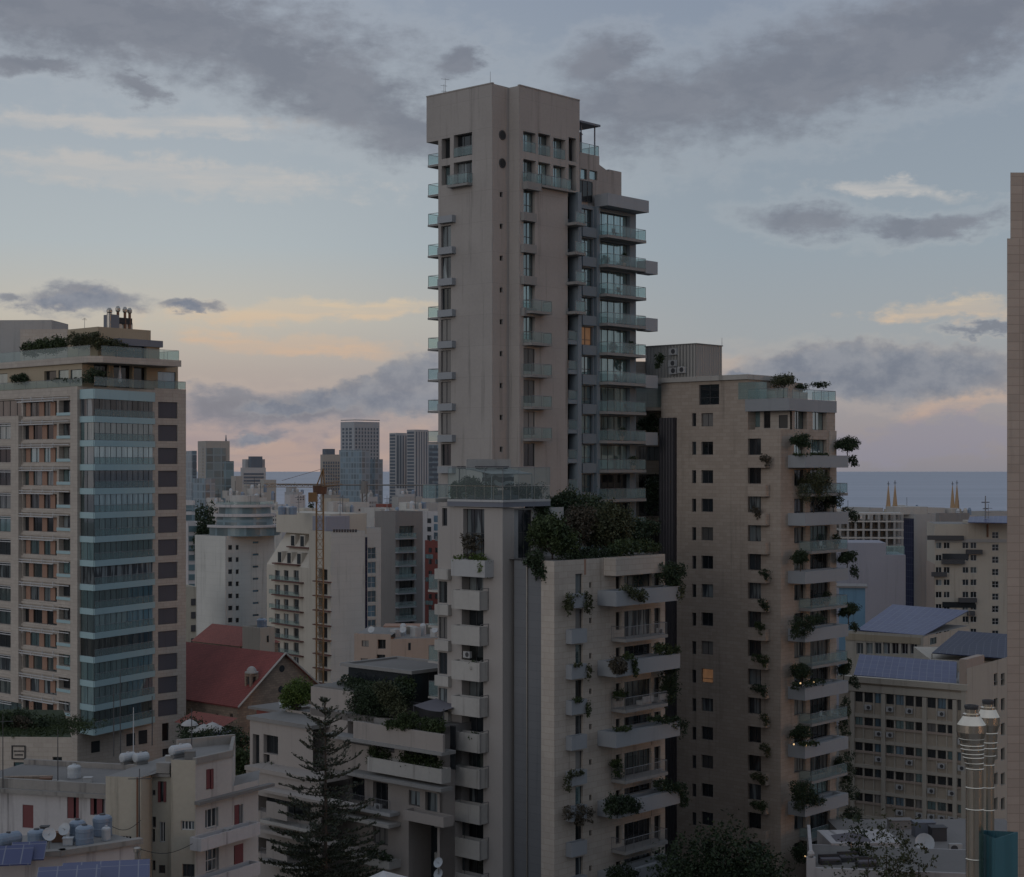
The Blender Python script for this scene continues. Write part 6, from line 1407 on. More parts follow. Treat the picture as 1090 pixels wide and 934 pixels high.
# white marquee roof and wall dish at the bottom
mq = thing('marquee', 'white hipped marquee roof beneath the villa wall', 'marquee', (*V2(412, 112), 0)); zq = ZZ(943, 122); c_ = V2(408, 116); pts = [V2(352, 108), V2(452, 108), V2(470, 122), V2(372, 122)]; mb = MB()
for p, r_ in zip(pts, pts[1:]+pts[:1]): mb.poly([(*p, zq), (*r_, zq), (*c_, ZZ(927, 116))])
part('canopy', mb, 'white', mq)
for p in pts: part('leg', MB().cyl((*p, 0), (*p, zq), .08, seg=6), 'steel_dull', mq)
for i, y in enumerate((920, 932)): dish(['upper white dish fixed by the dark villa recess', 'lower white dish fixed by the dark villa recess'][i], (*V2(467, 141), ZZ(y+10, 141)), .45, 215)

# ------------------------------------------------------------------ Norfolk pine
pb = V2(346, 128); zt_ = ZZ(742, 128); NP = thing('norfolk_pine', 'tall tiered Norfolk Island pine with upturned branch ends', 'tree', (*pb, 0))
mb = MB(); hh = zt_; mb.lathe((*pb, 0), [(.36, 0, 0), (.22, hh*.5, .0), (.11, hh*.8, .04), (.03, hh, .0)], 9); g = np.random.default_rng(5)
qs = []; br = MB()
z = zt_-.4; tier = 0
while z > 13:
    dz = zt_-z; L = 5.5*(1-math.exp(-dz/8))+.15; L *= g.uniform(.88, 1.08)
    nb_ = 5 if tier < 2 else 7
    ph = g.uniform(0, 6.28)
    for k in range(nb_):
        an = ph+2*math.pi*k/nb_+g.uniform(-.18, .18); l = L*g.uniform(.82, 1.1); dr = np.array([math.cos(an), math.sin(an), 0]); sd = np.array([-dr[1], dr[0], 0])
        rise = .12 if dz > 8 else .42-.3*dz/8
        zj = g.uniform(-.32, .32)*min(1, dz/3); tl_ = g.uniform(.75, 1.3)
        P = lambda t, zj=zj, tl_=tl_: np.array([*pb, z+zj])+dr*l*t+np.array([0, 0, l*tl_*(rise*t*t*1.9-.12*t if dz > 3 else .5*t)])
        pts = [P(t) for t in (0, .35, .7, 1)]
        for a_, b_ in zip(pts, pts[1:]): br.cyl(a_, b_, .045, .03, 4, cap=False)
        dens = .8 if dz < 8 else (1.2 if dz < 11 else 2.6)
        m_ = int(l*27*dens)+8
        t = g.uniform(.12 if dz > 2 else .05, 1.02, m_)
        base = np.array([P(q) for q in t])
        spread = (.07+.19*np.sin(np.clip(t, 0, 1)*math.pi*.85)*min(1, l/3))*(1.15 if dz > 12 else .8)
        base = base+sd*(g.normal(size=(m_, 1))*spread[:, None]*1.2)+np.array([0, 0, 1])*(np.abs(g.normal(size=(m_, 1)))*.10-.02)
        a_ = dr*.6+sd*g.normal(size=(m_, 1))*.6+np.array([0, 0, .55])+g.normal(size=(m_, 3))*.25; a_ /= np.linalg.norm(a_, axis=1)[:, None]
        b_ = g.normal(size=(m_, 3)); b_ -= a_*np.sum(a_*b_, 1)[:, None]; b_ /= np.linalg.norm(b_, axis=1)[:, None]
        s_ = g.uniform(.14, .30, (m_, 1)); a_ = a_*s_*.6; b_ = b_*s_*.26
        qs.append(np.stack([base-a_, base+b_, base+a_, base-b_], 1))
    z -= g.uniform(.85, 1.2) if tier < 11 else g.uniform(.6, .95); tier += 1
part('trunk', mb, 'bark', NP); br.m = 0; br.quads(np.concatenate(qs), 1); part('crown', br, ['bark', 'leaf_pine'], NP)

# clutter on the old roofs: low walls, pipes, boxes, a folded sheet
for lb, nm, px, d, z, w_, h_, dp, mat in (('low rubble stub wall on the cracked flat roof', 'stub_wall', 30, 124.5, zw1+.06, 3.5, .35, .3, 'oldstone'), ('rusty flat metal box on the cracked flat roof', 'roof_box', 48, 123.5, zw1+.06, .8, .4, .6, 'rust'), ('pale foam box left by the big round tank', 'roof_box', 93, 124, zw1+.06, .6, .35, .5, 'concrete_pale'),
    ('grey vent housing on the cream house roof', 'roof_box', 202, 114.5, zc2-.38, .7, .5, .6, 'concrete_dark'), ('small cement cube beside the twin tank', 'roof_box', 180, 116, ze2+.1, .5, .4, .5, 'concrete'), ('brown crate among the roof tanks', 'crate', 61, 102.6, zf3+.03, .7, .55, .5, 'rust'), ('pale plastic crate among the roof tanks', 'crate', 72, 101.8, zf3+.03, .6, .4, .45, 'whiteplastic'), ('dark gas heater box at the tank roof edge', 'heater', 47, 102.8, zf3+.03, .5, .9, .4, 'dark')):
    c = at(px, d, z); f_ = Face(c[:2], (1, .1)); o = MB().box(f_, -w_/2, w_/2, z, z+h_, -dp, 0).box(f_, -w_/2-.04, w_/2+.04, z+h_+.003, z+h_+.05, -dp-.04, .04).build(nm, mat, None, c); tag(o, lb, nm.replace('_', ' '))
for lb, pts in (('thin grey pipe running along the cracked flat roof', [(10, 125, .12), (60, 124.5, .12), (88, 123.2, .12)]), ('black hose lying across the cracked flat roof', [(20, 122.8, .08), (45, 124, .08), (75, 122.6, .08)])):
    mb = MB(); q = [at(x, d, zw1+.06+h) for x, d, h in pts]
    for a_, b_ in zip(q, q[1:]): mb.cyl(a_, b_, .05, seg=5)
    tag(mb.build('roof_pipe', 'steel_dull' if 'grey' in lb else 'black', None, q[0]), lb, 'pipe')
for i, (x0, x1, y) in enumerate(((118, 150, 880), (150, 205, 905))):
    a_, b_ = np.array(at(x0, 110.2, ZZ(y, 110))), np.array(at(x1, 110.2, ZZ(y-6, 110))); mb = MB(); prev = a_
    for k in range(1, 9): t = k/8; p = a_+(b_-a_)*t-np.array([0, 0, .9*math.sin(math.pi*t)*.5]); mb.cyl(prev, p, .02, seg=4, cap=False); prev = p
    tag(mb.build('cable', 'black', None, tuple(a_)), ['slack black cable crossing the cream stair wall', 'slack black cable across the light well of the cream house'][i], 'cable')

# everyday things on the balconies
def chair(lb, p, u, mat='whiteplastic'):
    t = thing('balcony_chair', lb, 'chair', p); f_ = Face(p[:2], u); z = p[2]
    part('seat', MB().box(f_, -.26, .26, z+.4, z+.45, -.26, .26), mat, t); part('backrest', MB().box(f_, -.26, .26, z+.47, z+.95, -.3, -.25), mat, t)
    for a_ in (-.22, .22):
        for n_ in (-.22, .2): part('leg', MB().box(f_, a_, a_+.04, z, z+.4, n_, n_+.04), mat, t)
def pot(lb, p, s=1.0, mat='leaf_mid'):
    t = thing('potted_plant', lb, 'plant', p); z = p[2]
    part('pot', MB().lathe(p, [(.16*s, z, 0), (.24*s, z+.4*s, 0), (.2*s, z+.4*s, 0)], 10), 'terracotta', t); part('foliage', MB().quads(leaves([(p[0], p[1], z+.85*s, .4*s, .4*s, .45*s)], 260, .16)), mat, t)
for k, lb in ((1, 'fourth'), (3, 'sixth'), (5, 'eighth'), (6, 'ninth')):
    f2 = DL.off(.5); z = DL.z(495, by[k]+15); chair(f'white chair behind the {ORD[k]} concrete balcony front of the lower taupe block', f2.p(f2.a(499), z+.35, 0), V)
for k in (2, 4): f2 = DL.off(.6); z = DL.z(495, by[k]+15); pot(f'potted plant behind the {ORD[k]} concrete balcony front of the lower taupe block', f2.p(f2.a(505), z+.35, 0), 1.1)
for k, x, what in ((0, 655, 'c'), (1, 664, 'p'), (2, 660, 'c'), (4, 672, 'p'), (5, 657, 'c'), (6, 668, 'c'), (7, 662, 'p'), (8, 674, 'p')):
    f2 = FC.off(.8); p = f2.p(f2.a(x), zs[k]+.01, 0)
    if what == 'c': chair(f'dark chair behind the glass of the {ORD[k]} bluish tower terrace from the top', p, U, 'dark')
    else: pot(f'potted shrub behind the glass of the {ORD[k]} bluish tower terrace from the top', p, 1.2, 'leaf_dark')
for k, x, what in ((1, 876, 'c'), (1, 890, 'p'), (2, 880, 'p'), (4, 876, 'c'), (4, 888, 'c2'), (5, 893, 'p')):
    f2 = GR.off(.8); p = f2.p(f2.a(x), zf[2*k+1]+.31, 0)
    if what[0] == 'c': chair(f'pale chair {"nearer the end" if what == "c2" else "nearer the wall"} on the {ORD[k]} railed sandstone balcony from the top', p, U, 'whiteplastic')
    else: pot(f'potted shrub on the {ORD[k]} railed sandstone balcony from the top', p, 1.3, 'leaf_dark')
for i, (f_, x, y, lb) in enumerate(((TL, 405, 862, 'condenser on the barred balcony of the villa block'), (DL, 500, 700, 'condenser inside a concrete balcony of the lower taupe block'), (ER, 700, 675, 'condenser on the first railed limestone balcony'), (ER, 699, 825, 'condenser on the third railed limestone balcony'), (CRw, 240, 890, 'old condenser on the white balcony of the cream house'))):
    ac_unit(f_.off(.15).p(f_.a(x), f_.z(x, y), 0), f_.D, None, 'white '+lb, .9)
# ------------------------------------------------------------------ middle distance, left of the tower
GRIDW = {}
def simple(name, label, px, d, xl, xr, ytop, mat, u=U, v=V, par=.9, roof='roofpale', cat='building', setup=None, group=None):
    O = V2(px, d); t = thing(name, label, cat, O, group); FL, FR = Face(O, v), Face(O, u); GRIDW[t.name] = mat
    if setup: setup(FL, FR, t)
    block(t, mat, O, FL.a(xl), FR.a(xr), ZZ(ytop, d), FL=FL, FR=FR, u=u, v=v, par=par, roof=roof); return t, FL, FR
def pw(f, t, x0, x1, y0, y1, mat='pane_dark', name='window', proud=.06, label=None):
    """far window: a pane in a slim frame, proud of the wall by a few centimetres"""
    r = f.rect(x0, x1, y0, y1); return part(name, MB().box(f, *r, .004, proud), mat, t, label)
# cream tower with the mansard dormers and red balconies
OK = V2(352, 345); KU, KV = axes(38); K = thing('apartment_tower', 'cream apartment tower with sloped dormer windows and thin red balconies', 'building', OK); KL, KR_ = Face(OK, KV), Face(OK, KU)
zk = KL.z(352, 607); xsK = ((290.5, 295.5), (302, 307), (312.5, 317.5))
ykk = [607+15.4*k for k in range(9)]
for y in ykk:
    for (x0, x1) in ((292.5, 298), (302, 307), (312.5, 318)): KL.win(x0, x1, y+.3, y+10.8, 'pane_curtain', depth=.35, mull=2)
    KL.win(339, 348.5, y-1, y+11, 'pane_dark', depth=1.0, mull=2)
aK, rK = KL.a(284), KR_.a(388.5); zkt = KL.z(352, 566)
mb = MB(); mb.wall(KL, 0, KL.a(329), 0, zkt, KL.holes()); mb.wall(KL, KL.a(329), aK, 0, zk, KL.holes()); part('blank_wall', MB().wall(KR_, 0, rK, 0, zkt), 'plainwhite', K)
k1, k2, k3 = OK+KU*rK, OK+KU*rK+KV*aK, OK+KV*aK
mb.poly([(*k1, 0), (*k2, 0), (*k2, zkt), (*k1, zkt)]); mb.poly([(*k2, 0), (*k3, 0), (*k3, zk), (*k2, zk)])
part('wall', mb, 'kcream', K); windows(KL, K)
# sloped upper storeys
a1, a2 = KL.a(329), aK; setb = 5.2; zsl = KL.z(320, 566)
mb = MB(); mb.poly([KL.p(a1, zk, 0), KL.p(a2, zk, 0), KL.p(a2-.5, zsl, -setb), KL.p(a1, zsl, -setb)], [(a1, zk), (a2, zk), (a2, zsl), (a1, zsl)])
mb.poly([KL.p(a1, zk, 0), KL.p(a1, zsl, -setb), KL.p(a1, zsl, -setb-4), KL.p(a1, zk, -setb-4)]); mb.poly([KL.p(a2, zk, 0), KL.p(a2-.5, zsl, -setb), KL.p(a2-.5, zsl, -setb-5), KL.p(a2, zk, -setb-5)])
mb.poly([KL.p(a1, zsl, -setb), KL.p(a2-.5, zsl, -setb), KL.p(a2-.5, zsl, -rK), KL.p(a1, zsl, -rK)]); part('mansard', mb, 'kcream', K)
for j, yb in enumerate((591, 606)):
    tt = (.05, .52)[1-j]
    for i in range(3):
        ac = KL.a((296, 306, 316.5)[i]+(3.5 if j == 0 else 0)); n_ = -setb*tt; z0 = zk+(zsl-zk)*tt+.15
        part('dormer', MB().box(KL, ac-1.0, ac+1.0, z0, z0+2.5, n_-1.6, n_-.15), 'kcream', K); part('window', MB().box(KL, ac-.7, ac+.7, z0+.1, z0+2.3, n_-.146, n_-.08), 'pane_dark', K)
    part('balcony', MB().box(KL, KL.a(319+(3 if j == 0 else 0)), KL.a(294+(3 if j == 0 else -2)), zk+(zsl-zk)*tt-.1, zk+(zsl-zk)*tt+.15, -setb*tt-.3, -setb*tt+.9), 'railred', K)
for y in ykk[:8]:
    b_ = part('balcony', MB().box(KL.off(.9), KL.off(.9).a(319.5), KL.off(.9).a(288.5), KL.z(305, y+12.4), KL.z(305, y+11.2), -.9, 0), 'railred', K); railing(KL, KL.a(318.5), KL.a(290), KL.z(305, y+11.2), .1, .9, b_, .95, 'LR', bars=False, glass='railglass_clear', post=3)
    b_ = part('balcony', MB().box(KL.off(.9), KL.off(.9).a(349), KL.off(.9).a(332.5), KL.z(340, y+12.4), KL.z(340, y+11.2), -.9, 0), 'railred', K)
part('roof', MB().cap2([OK, k1, k1+KV*KL.a(329), OK+KV*KL.a(329)], zkt-.02), 'roofpale', K)
part('parapet', MB().box(KL, 0, KL.a(285.5), zkt, zkt+.9, -.3-setb*0, .002), 'kcream', K) if False else None
ph = Face(OK+KV*4+KU*3, KV); part('roof_house', MB().box(ph, ph.a(352), ph.a(294), zkt-1, ph.z(320, 546), -9, 0), 'kcream', K); part('roof_house', MB().box(KR_, KR_.a(354), KR_.a(379), zkt, KR_.z(366, 550), -8, -2.5), 'lilac', K)
for k in range(9): pw(KR_, K, 354.5+2.9*k, 356.6+2.9*k, 563.6, 566.8, 'dark', 'vent')
# its right wing with the blue glass stair
OJ2 = V2(388.5, 366); J2 = thing('stair_wing', 'narrow pale wing with a stack of sky blue windows behind the cream tower', 'building', OJ2); f_ = Face(OJ2, KU); f_.N = f_.N
mb = MB(); zz = f_.z(395, 562); 
for k in range(10): f_.win(391.5, 400, 583+15.4*k, 595+15.4*k, 'pane_blue', depth=.3, mull=2, trans=.45, frame='framelight')
mb.wall(f_, 0, f_.a(405.5), 0, zz, f_.holes()); mb.poly([(*OJ2, 0), (*(OJ2+KV*10), 0), (*(OJ2+KV*10), zz), (*OJ2, zz)]); part('wall', mb, 'plainwhite', J2); windows(f_, J2); part('roof', MB().cap2([OJ2, np.array(f_.p(f_.a(405.5), 0)[:2]), np.array(f_.p(f_.a(405.5), 0)[:2])+KV*10, OJ2+KV*10], zz-.02), 'roofpale', J2)
part('corner_strip', MB().box(f_, -.05, f_.a(390.5), 0, f_.z(390, 572), .004, .2), 'solar_dark', J2)
# white block with the curved glazed top
OJ = V2(240, 400); J = thing('apartment_block', 'white apartment block with blank gable and curved glazed upper floors', 'building', OJ); JL, JR = Face(OJ, V), Face(OJ, U)
zj = ZZ(571, 400)
for k in range(9):
    y = 580.5+12.9*k
    for x0, x1 in ((243, 247.5), (251, 254.5)): JR.win(x0, x1, y, y+5, 'pane_dark', depth=.3, mull=2)
    if k < 8: JR.win(269, 275.5, y-4, y-1.8, 'pane_blue', depth=.3)
block(J, 'plainwhite', OJ, JL.a(207.5), JR.a(292), zj, FL=JL, FR=JR, roof='roofpale')
cj = OJ+U*9+V*4
def arcband(z0, z1, r, mat, name, parent, c=cj, seg=28, t0=-160, t1=20):
    mb = MB(); P = [c+r*np.array([math.cos(R(t0+(t1-t0)*k/seg)), math.sin(R(t0+(t1-t0)*k/seg))]) for k in range(seg+1)]
    for k in range(seg):
        L = r*R((t1-t0)/seg); mb.poly([(*P[k], z0), (*P[k+1], z0), (*P[k+1], z1), (*P[k], z1)], [(k*L, z0), (k*L+L, z0), (k*L+L, z1), (k*L, z1)])
    mb.cap2(P, z1); mb.cap2(P[::-1], z0); return part(name, mb, mat, parent)
yb = [571, 561.5, 559.5, 551.5, 549, 541, 538, 533]
rr_ = [9.2, 9.3, 7.6, 7.7, 7.0, 7.3]
for (y0, y1, r, mt, nm) in ((571, 562, 8.6, 'skyline_teal', 'glazed_floor'), (562, 559.6, 9.2, 'whitewash', 'floor_band'), (559.6, 550.5, 6.9, 'skyline_teal', 'glazed_floor'), (550.5, 547.5, 7.6, 'whitewash', 'floor_band'), (547.5, 540.5, 6.4, 'skyline_teal', 'glazed_floor'), (540.5, 537.5, 7.2, 'whitewash', 'floor_band'), (537.5, 534.5, 7.0, 'railglass', 'glass_rail'), (537.5, 528, 3.6, 'offwhite', 'roof_house')): arcband(ZZ(y0, 402), ZZ(y1, 402), r, mt, nm, J)
part('white_ramp_roof', MB().box(Face(OJ+U*12+V*1, (1, .1)), 0, 9, ZZ(561, 400), ZZ(561, 400)+.3, -3, 0), 'white', J)
# grey building with glass balconies, and the white and red one
ON = V2(421, 405); NU, NV = axes(40)
N_ = thing('apartment_block', 'grey apartment block with stacked glass fronted balconies', 'building', ON); NL, NR = Face(ON, NV), Face(ON, NU)
for k in range(9): NR.win(425, 441, 560+14.6*k, 571+14.6*k, ['pane_teal', 'pane_dark', 'pane_curtain'][k % 3], depth=.8, mull=4)
block(N_, 'greydark', ON, NL.a(399), NR.a(452), ZZ(545, 405), FL=NL, FR=NR, u=NU, v=NV)
for k in range(9): f_ = NR.off(1.3); balcony(NR, f_.a(424), f_.a(443.5), f_.z(433, 573+14.6*k), 1.3, N_, .3, 0, 'zinc', 1.2)
def su(FL, FR, t):
    for k in range(8):
        y = 571+12.3*k; pw(FL, t, 456.5, 459.5, y, y+5, 'pane_curtain'); pw(FL, t, 463.5, 466.5, y, y+5, 'pane_curtain')
        if k % 2: pw(FL, t, 453, 461, y+7, y+11.5, 'pane_teal', 'balcony_glass')
simple('apartment_block', 'dark red painted apartment block with pale balconies beside the taupe block', 470, 372, 452.3, 490, 576, 'brick_red', setup=su)
def su(FL, FR, t):
    for k in range(3): pw(FL, t, 455, 459, 552+9*k, 557+9*k, 'pane_dark'); pw(FL, t, 462, 470, 549+9*k, 556+9*k, 'pane_blue')
simple('apartment_block', 'white building with pale blue glazing rising behind the red block', 472, 390, 450, 492, 545, 'whitewash', setup=su)
# pink-beige low block with cluttered roof
OM2 = V2(416, 232); PB = thing('low_block', 'pinkish beige low block with a cluttered pipe covered roof', 'building', OM2); ML2, MR2 = Face(OM2, (-1, .25)), Face(OM2, (1, .22))
ML2.win(385, 392.5, 682, 688.5, 'pane_blind', depth=.25, mull=2); ML2.win(384, 391.5, 701, 706, 'pane_blind', depth=.2); ML2.win(402, 410.5, 681, 691, 'pane_dark', depth=.6, mull=2); ML2.win(401, 410, 697, 707, 'pane_dark', depth=.6, mull=2); MR2.win(434.5, 437.5, 684.5, 692.5, 'pane_dark', depth=.2)
MR2.win(455, 463, 712, 723, 'pane_blind', depth=.15, frame='framelight')
mb = MB(); z1 = ML2.z(400, 675); z2 = MR2.z(435, 680); a1, a2 = ML2.a(377), MR2.a(480)
mb.wall(ML2, 0, a1, 0, z1, ML2.holes()); mb.wall(MR2, 0, a2, 0, z2, MR2.holes()); part('wall', mb, 'pinkbeige', PB); windows(ML2, PB); windows(MR2, PB)
b0, b1_, b2_ = OM2, np.array(ML2.p(a1, 0)[:2]), np.array(MR2.p(a2, 0)[:2]); up_ = np.array([1, 12.])
part('roof', MB().cap2([b0, b2_, b2_+up_, b0+up_], z2-.2), 'roofpale', PB); part('roof', MB().cap2([b0, b0+up_, b1_+up_, b1_], z1-.2), 'roofpale', PB); part('upper_deck', MB().box(Face(OM2+up_, (1, 0)), -3, 9, 0, ZZ(668, 242), -4, 0), 'terracotta', PB)
for i in range(9):
    p = OM2+np.array([.3+.95*i, 5+2.2*(i % 3)]); t = [.55, .45, .6][i % 3]
    nm = ['rooftop_heater', 'rooftop_tank', 'rooftop_condenser'][i % 3]
    lb = f'{["pale","white","silvery","grey","small","boxy","squat","rusty","narrow"][i]} {["heater","tank","condenser"][i%3]} in the clutter on the pinkish roof, {ORD[i]} from the brick end'
    o = MB()
    if i % 3 == 1: o.lathe((*p, z2-.2), [(t, z2-.2, 0), (t, z2+1.2, 0), (t*.5, z2+1.5, 0)], 12)
    else: o.box(Face(p, U), -t, t, z2-.2, z2+.9+.3*(i % 2), -t, t)
    tag(o.build(nm, ['concrete_pale', 'whiteplastic', 'steel_dull'][i % 3], None, (*p, z2-.2)), lb, 'roof unit')
for i in range(3): dish(['white dish at the brick end of the pinkish roof', 'white dish amid the pinkish roof clutter', 'white dish at the far end of the pinkish roof clutter'][i], (*(OM2+np.array([-3+4.5*i, 3.5])), z2), .5, 200)
# yellow tower crane
pc = V2(340.5, 300); cr = thing('tower_crane', 'orange yellow lattice tower crane standing before the cream tower', 'crane', (*pc, 0)); zt2 = ZZ(519, 300); mb = MB(); hw = .62
cor = [np.array([*pc, 0])+np.array([x, y, 0]) for x, y in ((-hw, -hw), (hw, -hw), (hw, hw), (-hw, hw))]
for c in cor: mb.cyl(c, c+np.array([0, 0, zt2]), .09, seg=4)
z = 18; k = 0
while z < zt2-1.5:
    for i in range(4):
        a_, b_ = cor[i], cor[(i+1) % 4]; mb.cyl(a_+[0, 0, z], b_+[0, 0, z], .045, seg=3, cap=False)
        mb.cyl((a_ if k % 2 else b_)+[0, 0, z], (b_ if k % 2 else a_)+[0, 0, z+1.7], .045, seg=3, cap=False)
    z += 1.7; k += 1
part('mast', mb, 'craneyellow', cr)
def lattice(p0, p1, w, h, n, mat, name, par, r=.05):
    mb = MB(); p0 = np.array(p0); p1 = np.array(p1); e = (p1-p0); L = np.linalg.norm(e); e = e/L; s_ = np.cross(e, [0, 0, 1]); s_ /= np.linalg.norm(s_)
    ch_ = [(s_*w/2, 0), (-s_*w/2, 0), (s_*0, h)]
    q = [o_+np.array([0, 0, zz_]) for o_, zz_ in ch_]
    for o_ in q: mb.cyl(p0+o_, p1+o_, r, seg=4)
    for k in range(n):
        a_, b_ = p0+e*L*k/n, p0+e*L*(k+1)/n
        for o_ in q[:2]: mb.cyl(a_+o_, (a_+b_)/2+q[2], r*.7, seg=3, cap=False); mb.cyl((a_+b_)/2+q[2], b_+o_, r*.7, seg=3, cap=False)
        mb.cyl(a_+q[0], b_+q[1], r*.6, seg=3, cap=False)
    return part(name, mb, mat, par)
pt2 = np.array([*pc, zt2])
lattice(pt2, (*V2(281, 316), ZZ(518.5, 316)), .8, .6, 10, 'craneyellow', 'jib', cr)
lattice(pt2, (*V2(362, 296), ZZ(516, 296)), 1.0, .6, 4, 'craneyellow', 'counter_jib', cr)
part('slewing_ring', MB().cyl(pt2-[0, 0, 1.2], pt2+[0, 0, .3], 1.2, 1.3, 12), 'rust', cr)
apx = pt2+np.array([.6, 0, ZZ(499, 300)-zt2]); part('apex', MB().cyl(pt2+[-.7, 0, 0], apx, .12, seg=4).cyl(pt2+[.9, 0, 0], apx, .12, seg=4).cyl(pt2+[0, .9, 0], apx, .1, seg=4), 'craneyellow', cr)
part('tie_bar', MB().cyl(apx, (*V2(300, 310), ZZ(517, 310)+.9), .04, seg=3).cyl(apx, (*V2(360, 296.5), ZZ(515, 296.5)+.8), .04, seg=3), 'rust', cr)
part('cab', MB().box(Face(pc+np.array([-.6, -1.3]), (1, 0)), -1.3, .2, zt2-2.6, zt2-.9, -1.4, .3), 'craneyellow', cr)
# second crane beyond
pc = V2(388, 620); c2 = thing('tower_crane', 'smaller distant crane with thin level jib before the skyscrapers', 'crane', (*pc, 0)); z2_ = ZZ(517, 620); mb = MB()
for x, y in ((-.8, -.8), (.8, -.8), (.8, .8), (-.8, .8)): mb.cyl((pc[0]+x, pc[1]+y, 0), (pc[0]+x, pc[1]+y, z2_), .22, seg=4)
for k in range(10): zz = z2_-16+1.6*k; mb.cyl((pc[0]-.8, pc[1]-.8, zz), (pc[0]+.8, pc[1]-.8, zz+1.6), .12, seg=3)
part('mast', mb, 'concrete_dark', c2); part('head', MB().cyl((*pc, z2_-3), (*pc, z2_+1.6), 1.6, 1.2, 10), 'concrete_dark', c2); part('jib', MB().cyl((pc[0]-34, pc[1]+10, z2_+.2), (pc[0]+36, pc[1]-11, z2_+.2), .28, seg=4), 'concrete_dark', c2)

# ------------------------------------------------------------------ skyline
def grid(f, t, x0, x1, y0, y1, nx, ny, mat, gx=.35, gy=.35, name='window_band', proud=.25):
    """far facade: one window band per storey, broken by piers"""
    a0, a1 = sorted((f.a(x0), f.a(x1))); z0, z1 = f.z((x0+x1)/2, y1), f.z((x0+x1)/2, y0)
    h = (z1-z0)/ny; w = (a1-a0)/nx; wm = None
    for j in range(ny): part(name, MB().box(f, a0+w*gx/2, a1-w*gx/2, z0+h*(j+gy/2), z0+h*(j+1-gy/2), .01, proud), mat, t)
    for i in range(1, nx): part('pier', MB().box(f, a0+w*(i-gx/2), a0+w*(i+gx/2), z0, z1, .011, proud+.06), wm or GRIDW.get(t.name, 'sky_pale'), t)
def sky_(label, px, d, xl, xr, ytop, mat, setup, deg=42, cat='tower', par=1.0):
    u, v = axes(deg); return simple('skyscraper' if cat == 'tower' else 'distant_building', label, px, d, xl, xr, ytop, mat, u, v, par, 'roofgrey', cat, setup)
stucco('sky_dark', (.10, .12, .15), .15, .1); stucco('sky_pale', (.34, .34, .35), .1, .1); stucco('sky_grey', (.30, .315, .34), .1, .1); stucco('sky_beige', (.30, .285, .265), .1, .1)
def s1(FL, FR, t):
    grid(FL, t, 364, 375, 455, 548, 3, 24, 'sky_dark', .35, .4); grid(FR, t, 377.5, 403, 455, 548, 8, 24, 'sky_dark', .45, .4)
    part('crown_frame', MB().box(FL, 0, FL.a(363), FL.z(370, 448), FL.z(370, 447), -1, .3).box(FR, 0, FR.a(404), FR.z(390, 448), FR.z(390, 447), -1, .3), 'sky_pale', t)
sky_('tallest pale gridded skyscraper in the distance behind the cranes', 377, 1150, 362.5, 404, 449, 'sky_grey', s1, 40)
sky_('lower blue glass slab at the foot of the tallest gridded skyscraper', 385, 1060, 361, 394, 479, 'skyline_blue', lambda a, b, t: None, 40)
sky_('slim blue grey tower wing with stepped edge right of the gridded skyscraper', 399, 1090, 385, 407.5, 489, 'skyline_blue', lambda a, b, t: None, 40)
sky_('beige gridded office tower left of the tallest skyscraper', 343, 1000, 341, 362, 484, 'sky_beige', lambda FL, FR, t: (grid(FR, t, 343.5, 361.5, 491, 540, 7, 14, 'sky_dark', .35, .35), part('roof_house', MB().box(FR, FR.a(347), FR.a(357), FR.z(350, 484), FR.z(350, 478), -8, -1), 'sky_dark', t)), 22)
def s2(FL, FR, t):
    grid(FL, t, 415, 421, 462, 545, 1, 24, 'sky_dark', .1, .35); grid(FR, t, 422, 436, 463, 545, 5, 1, 'sky_dark', .55, .02, 'vertical_band')
sky_('darker left twin of the paired striped towers near the taupe tower', 421.5, 1000, 414.5, 437, 461, 'sky_pale', s2, 40)
def s3(FL, FR, t):
    grid(FL, t, 433.5, 441, 459, 545, 1, 24, 'sky_dark', .08, .35); grid(FR, t, 442, 455, 459, 545, 5, 1, 'sky_dark', .55, .02, 'vertical_band')
sky_('taller right twin of the paired striped towers near the taupe tower', 441.5, 985, 433, 456, 457.5, 'sky_pale', s3, 40)
sky_('dark blue banded tower half hidden by the tall tower edge', 456, 1020, 455, 475, 473, 'skyline_blue', lambda FL, FR, t: grid(FR, t, 456.5, 474, 476, 540, 1, 12, 'sky_dark', .05, .5), 20)
def s4(FL, FR, t):
    part('glass_front', MB().box(FR, FR.a(219), FR.a(240), FR.z(230, 545), FR.z(230, 477), .01, .4), 'skyline_teal', t)
    part('spire', MB().cyl(FR.p(FR.a(242), FR.z(242, 470), -2), FR.p(FR.a(242), FR.z(242, 463), -2), .5, .15, 5), 'sky_dark', t)
    grid(FL, t, 212, 218, 475, 530, 2, 16, 'sky_pale', .7, .5)
sky_('tall teal glass tower with pale left edge and small spire', 219, 830, 210.5, 244.5, 469.5, 'sky_beige', s4, 30)
sky_('lower teal shoulder to the right of the spired glass tower', 240, 815, 238, 249, 491, 'skyline_teal', lambda a, b, t: None, 24)
sky_('low pale blue glass base in front of the spired tower', 218, 790, 205, 229, 509.5, 'skyline_blue', lambda a, b, t: None, 35)
sky_('dark glass tower at the edge of the beige stone block', 204, 860, 190, 209.5, 480, 'skyline_blue', lambda FL, FR, t: grid(FR, t, 205, 209, 484, 530, 1, 14, 'sky_dark', .2, .4), 20)
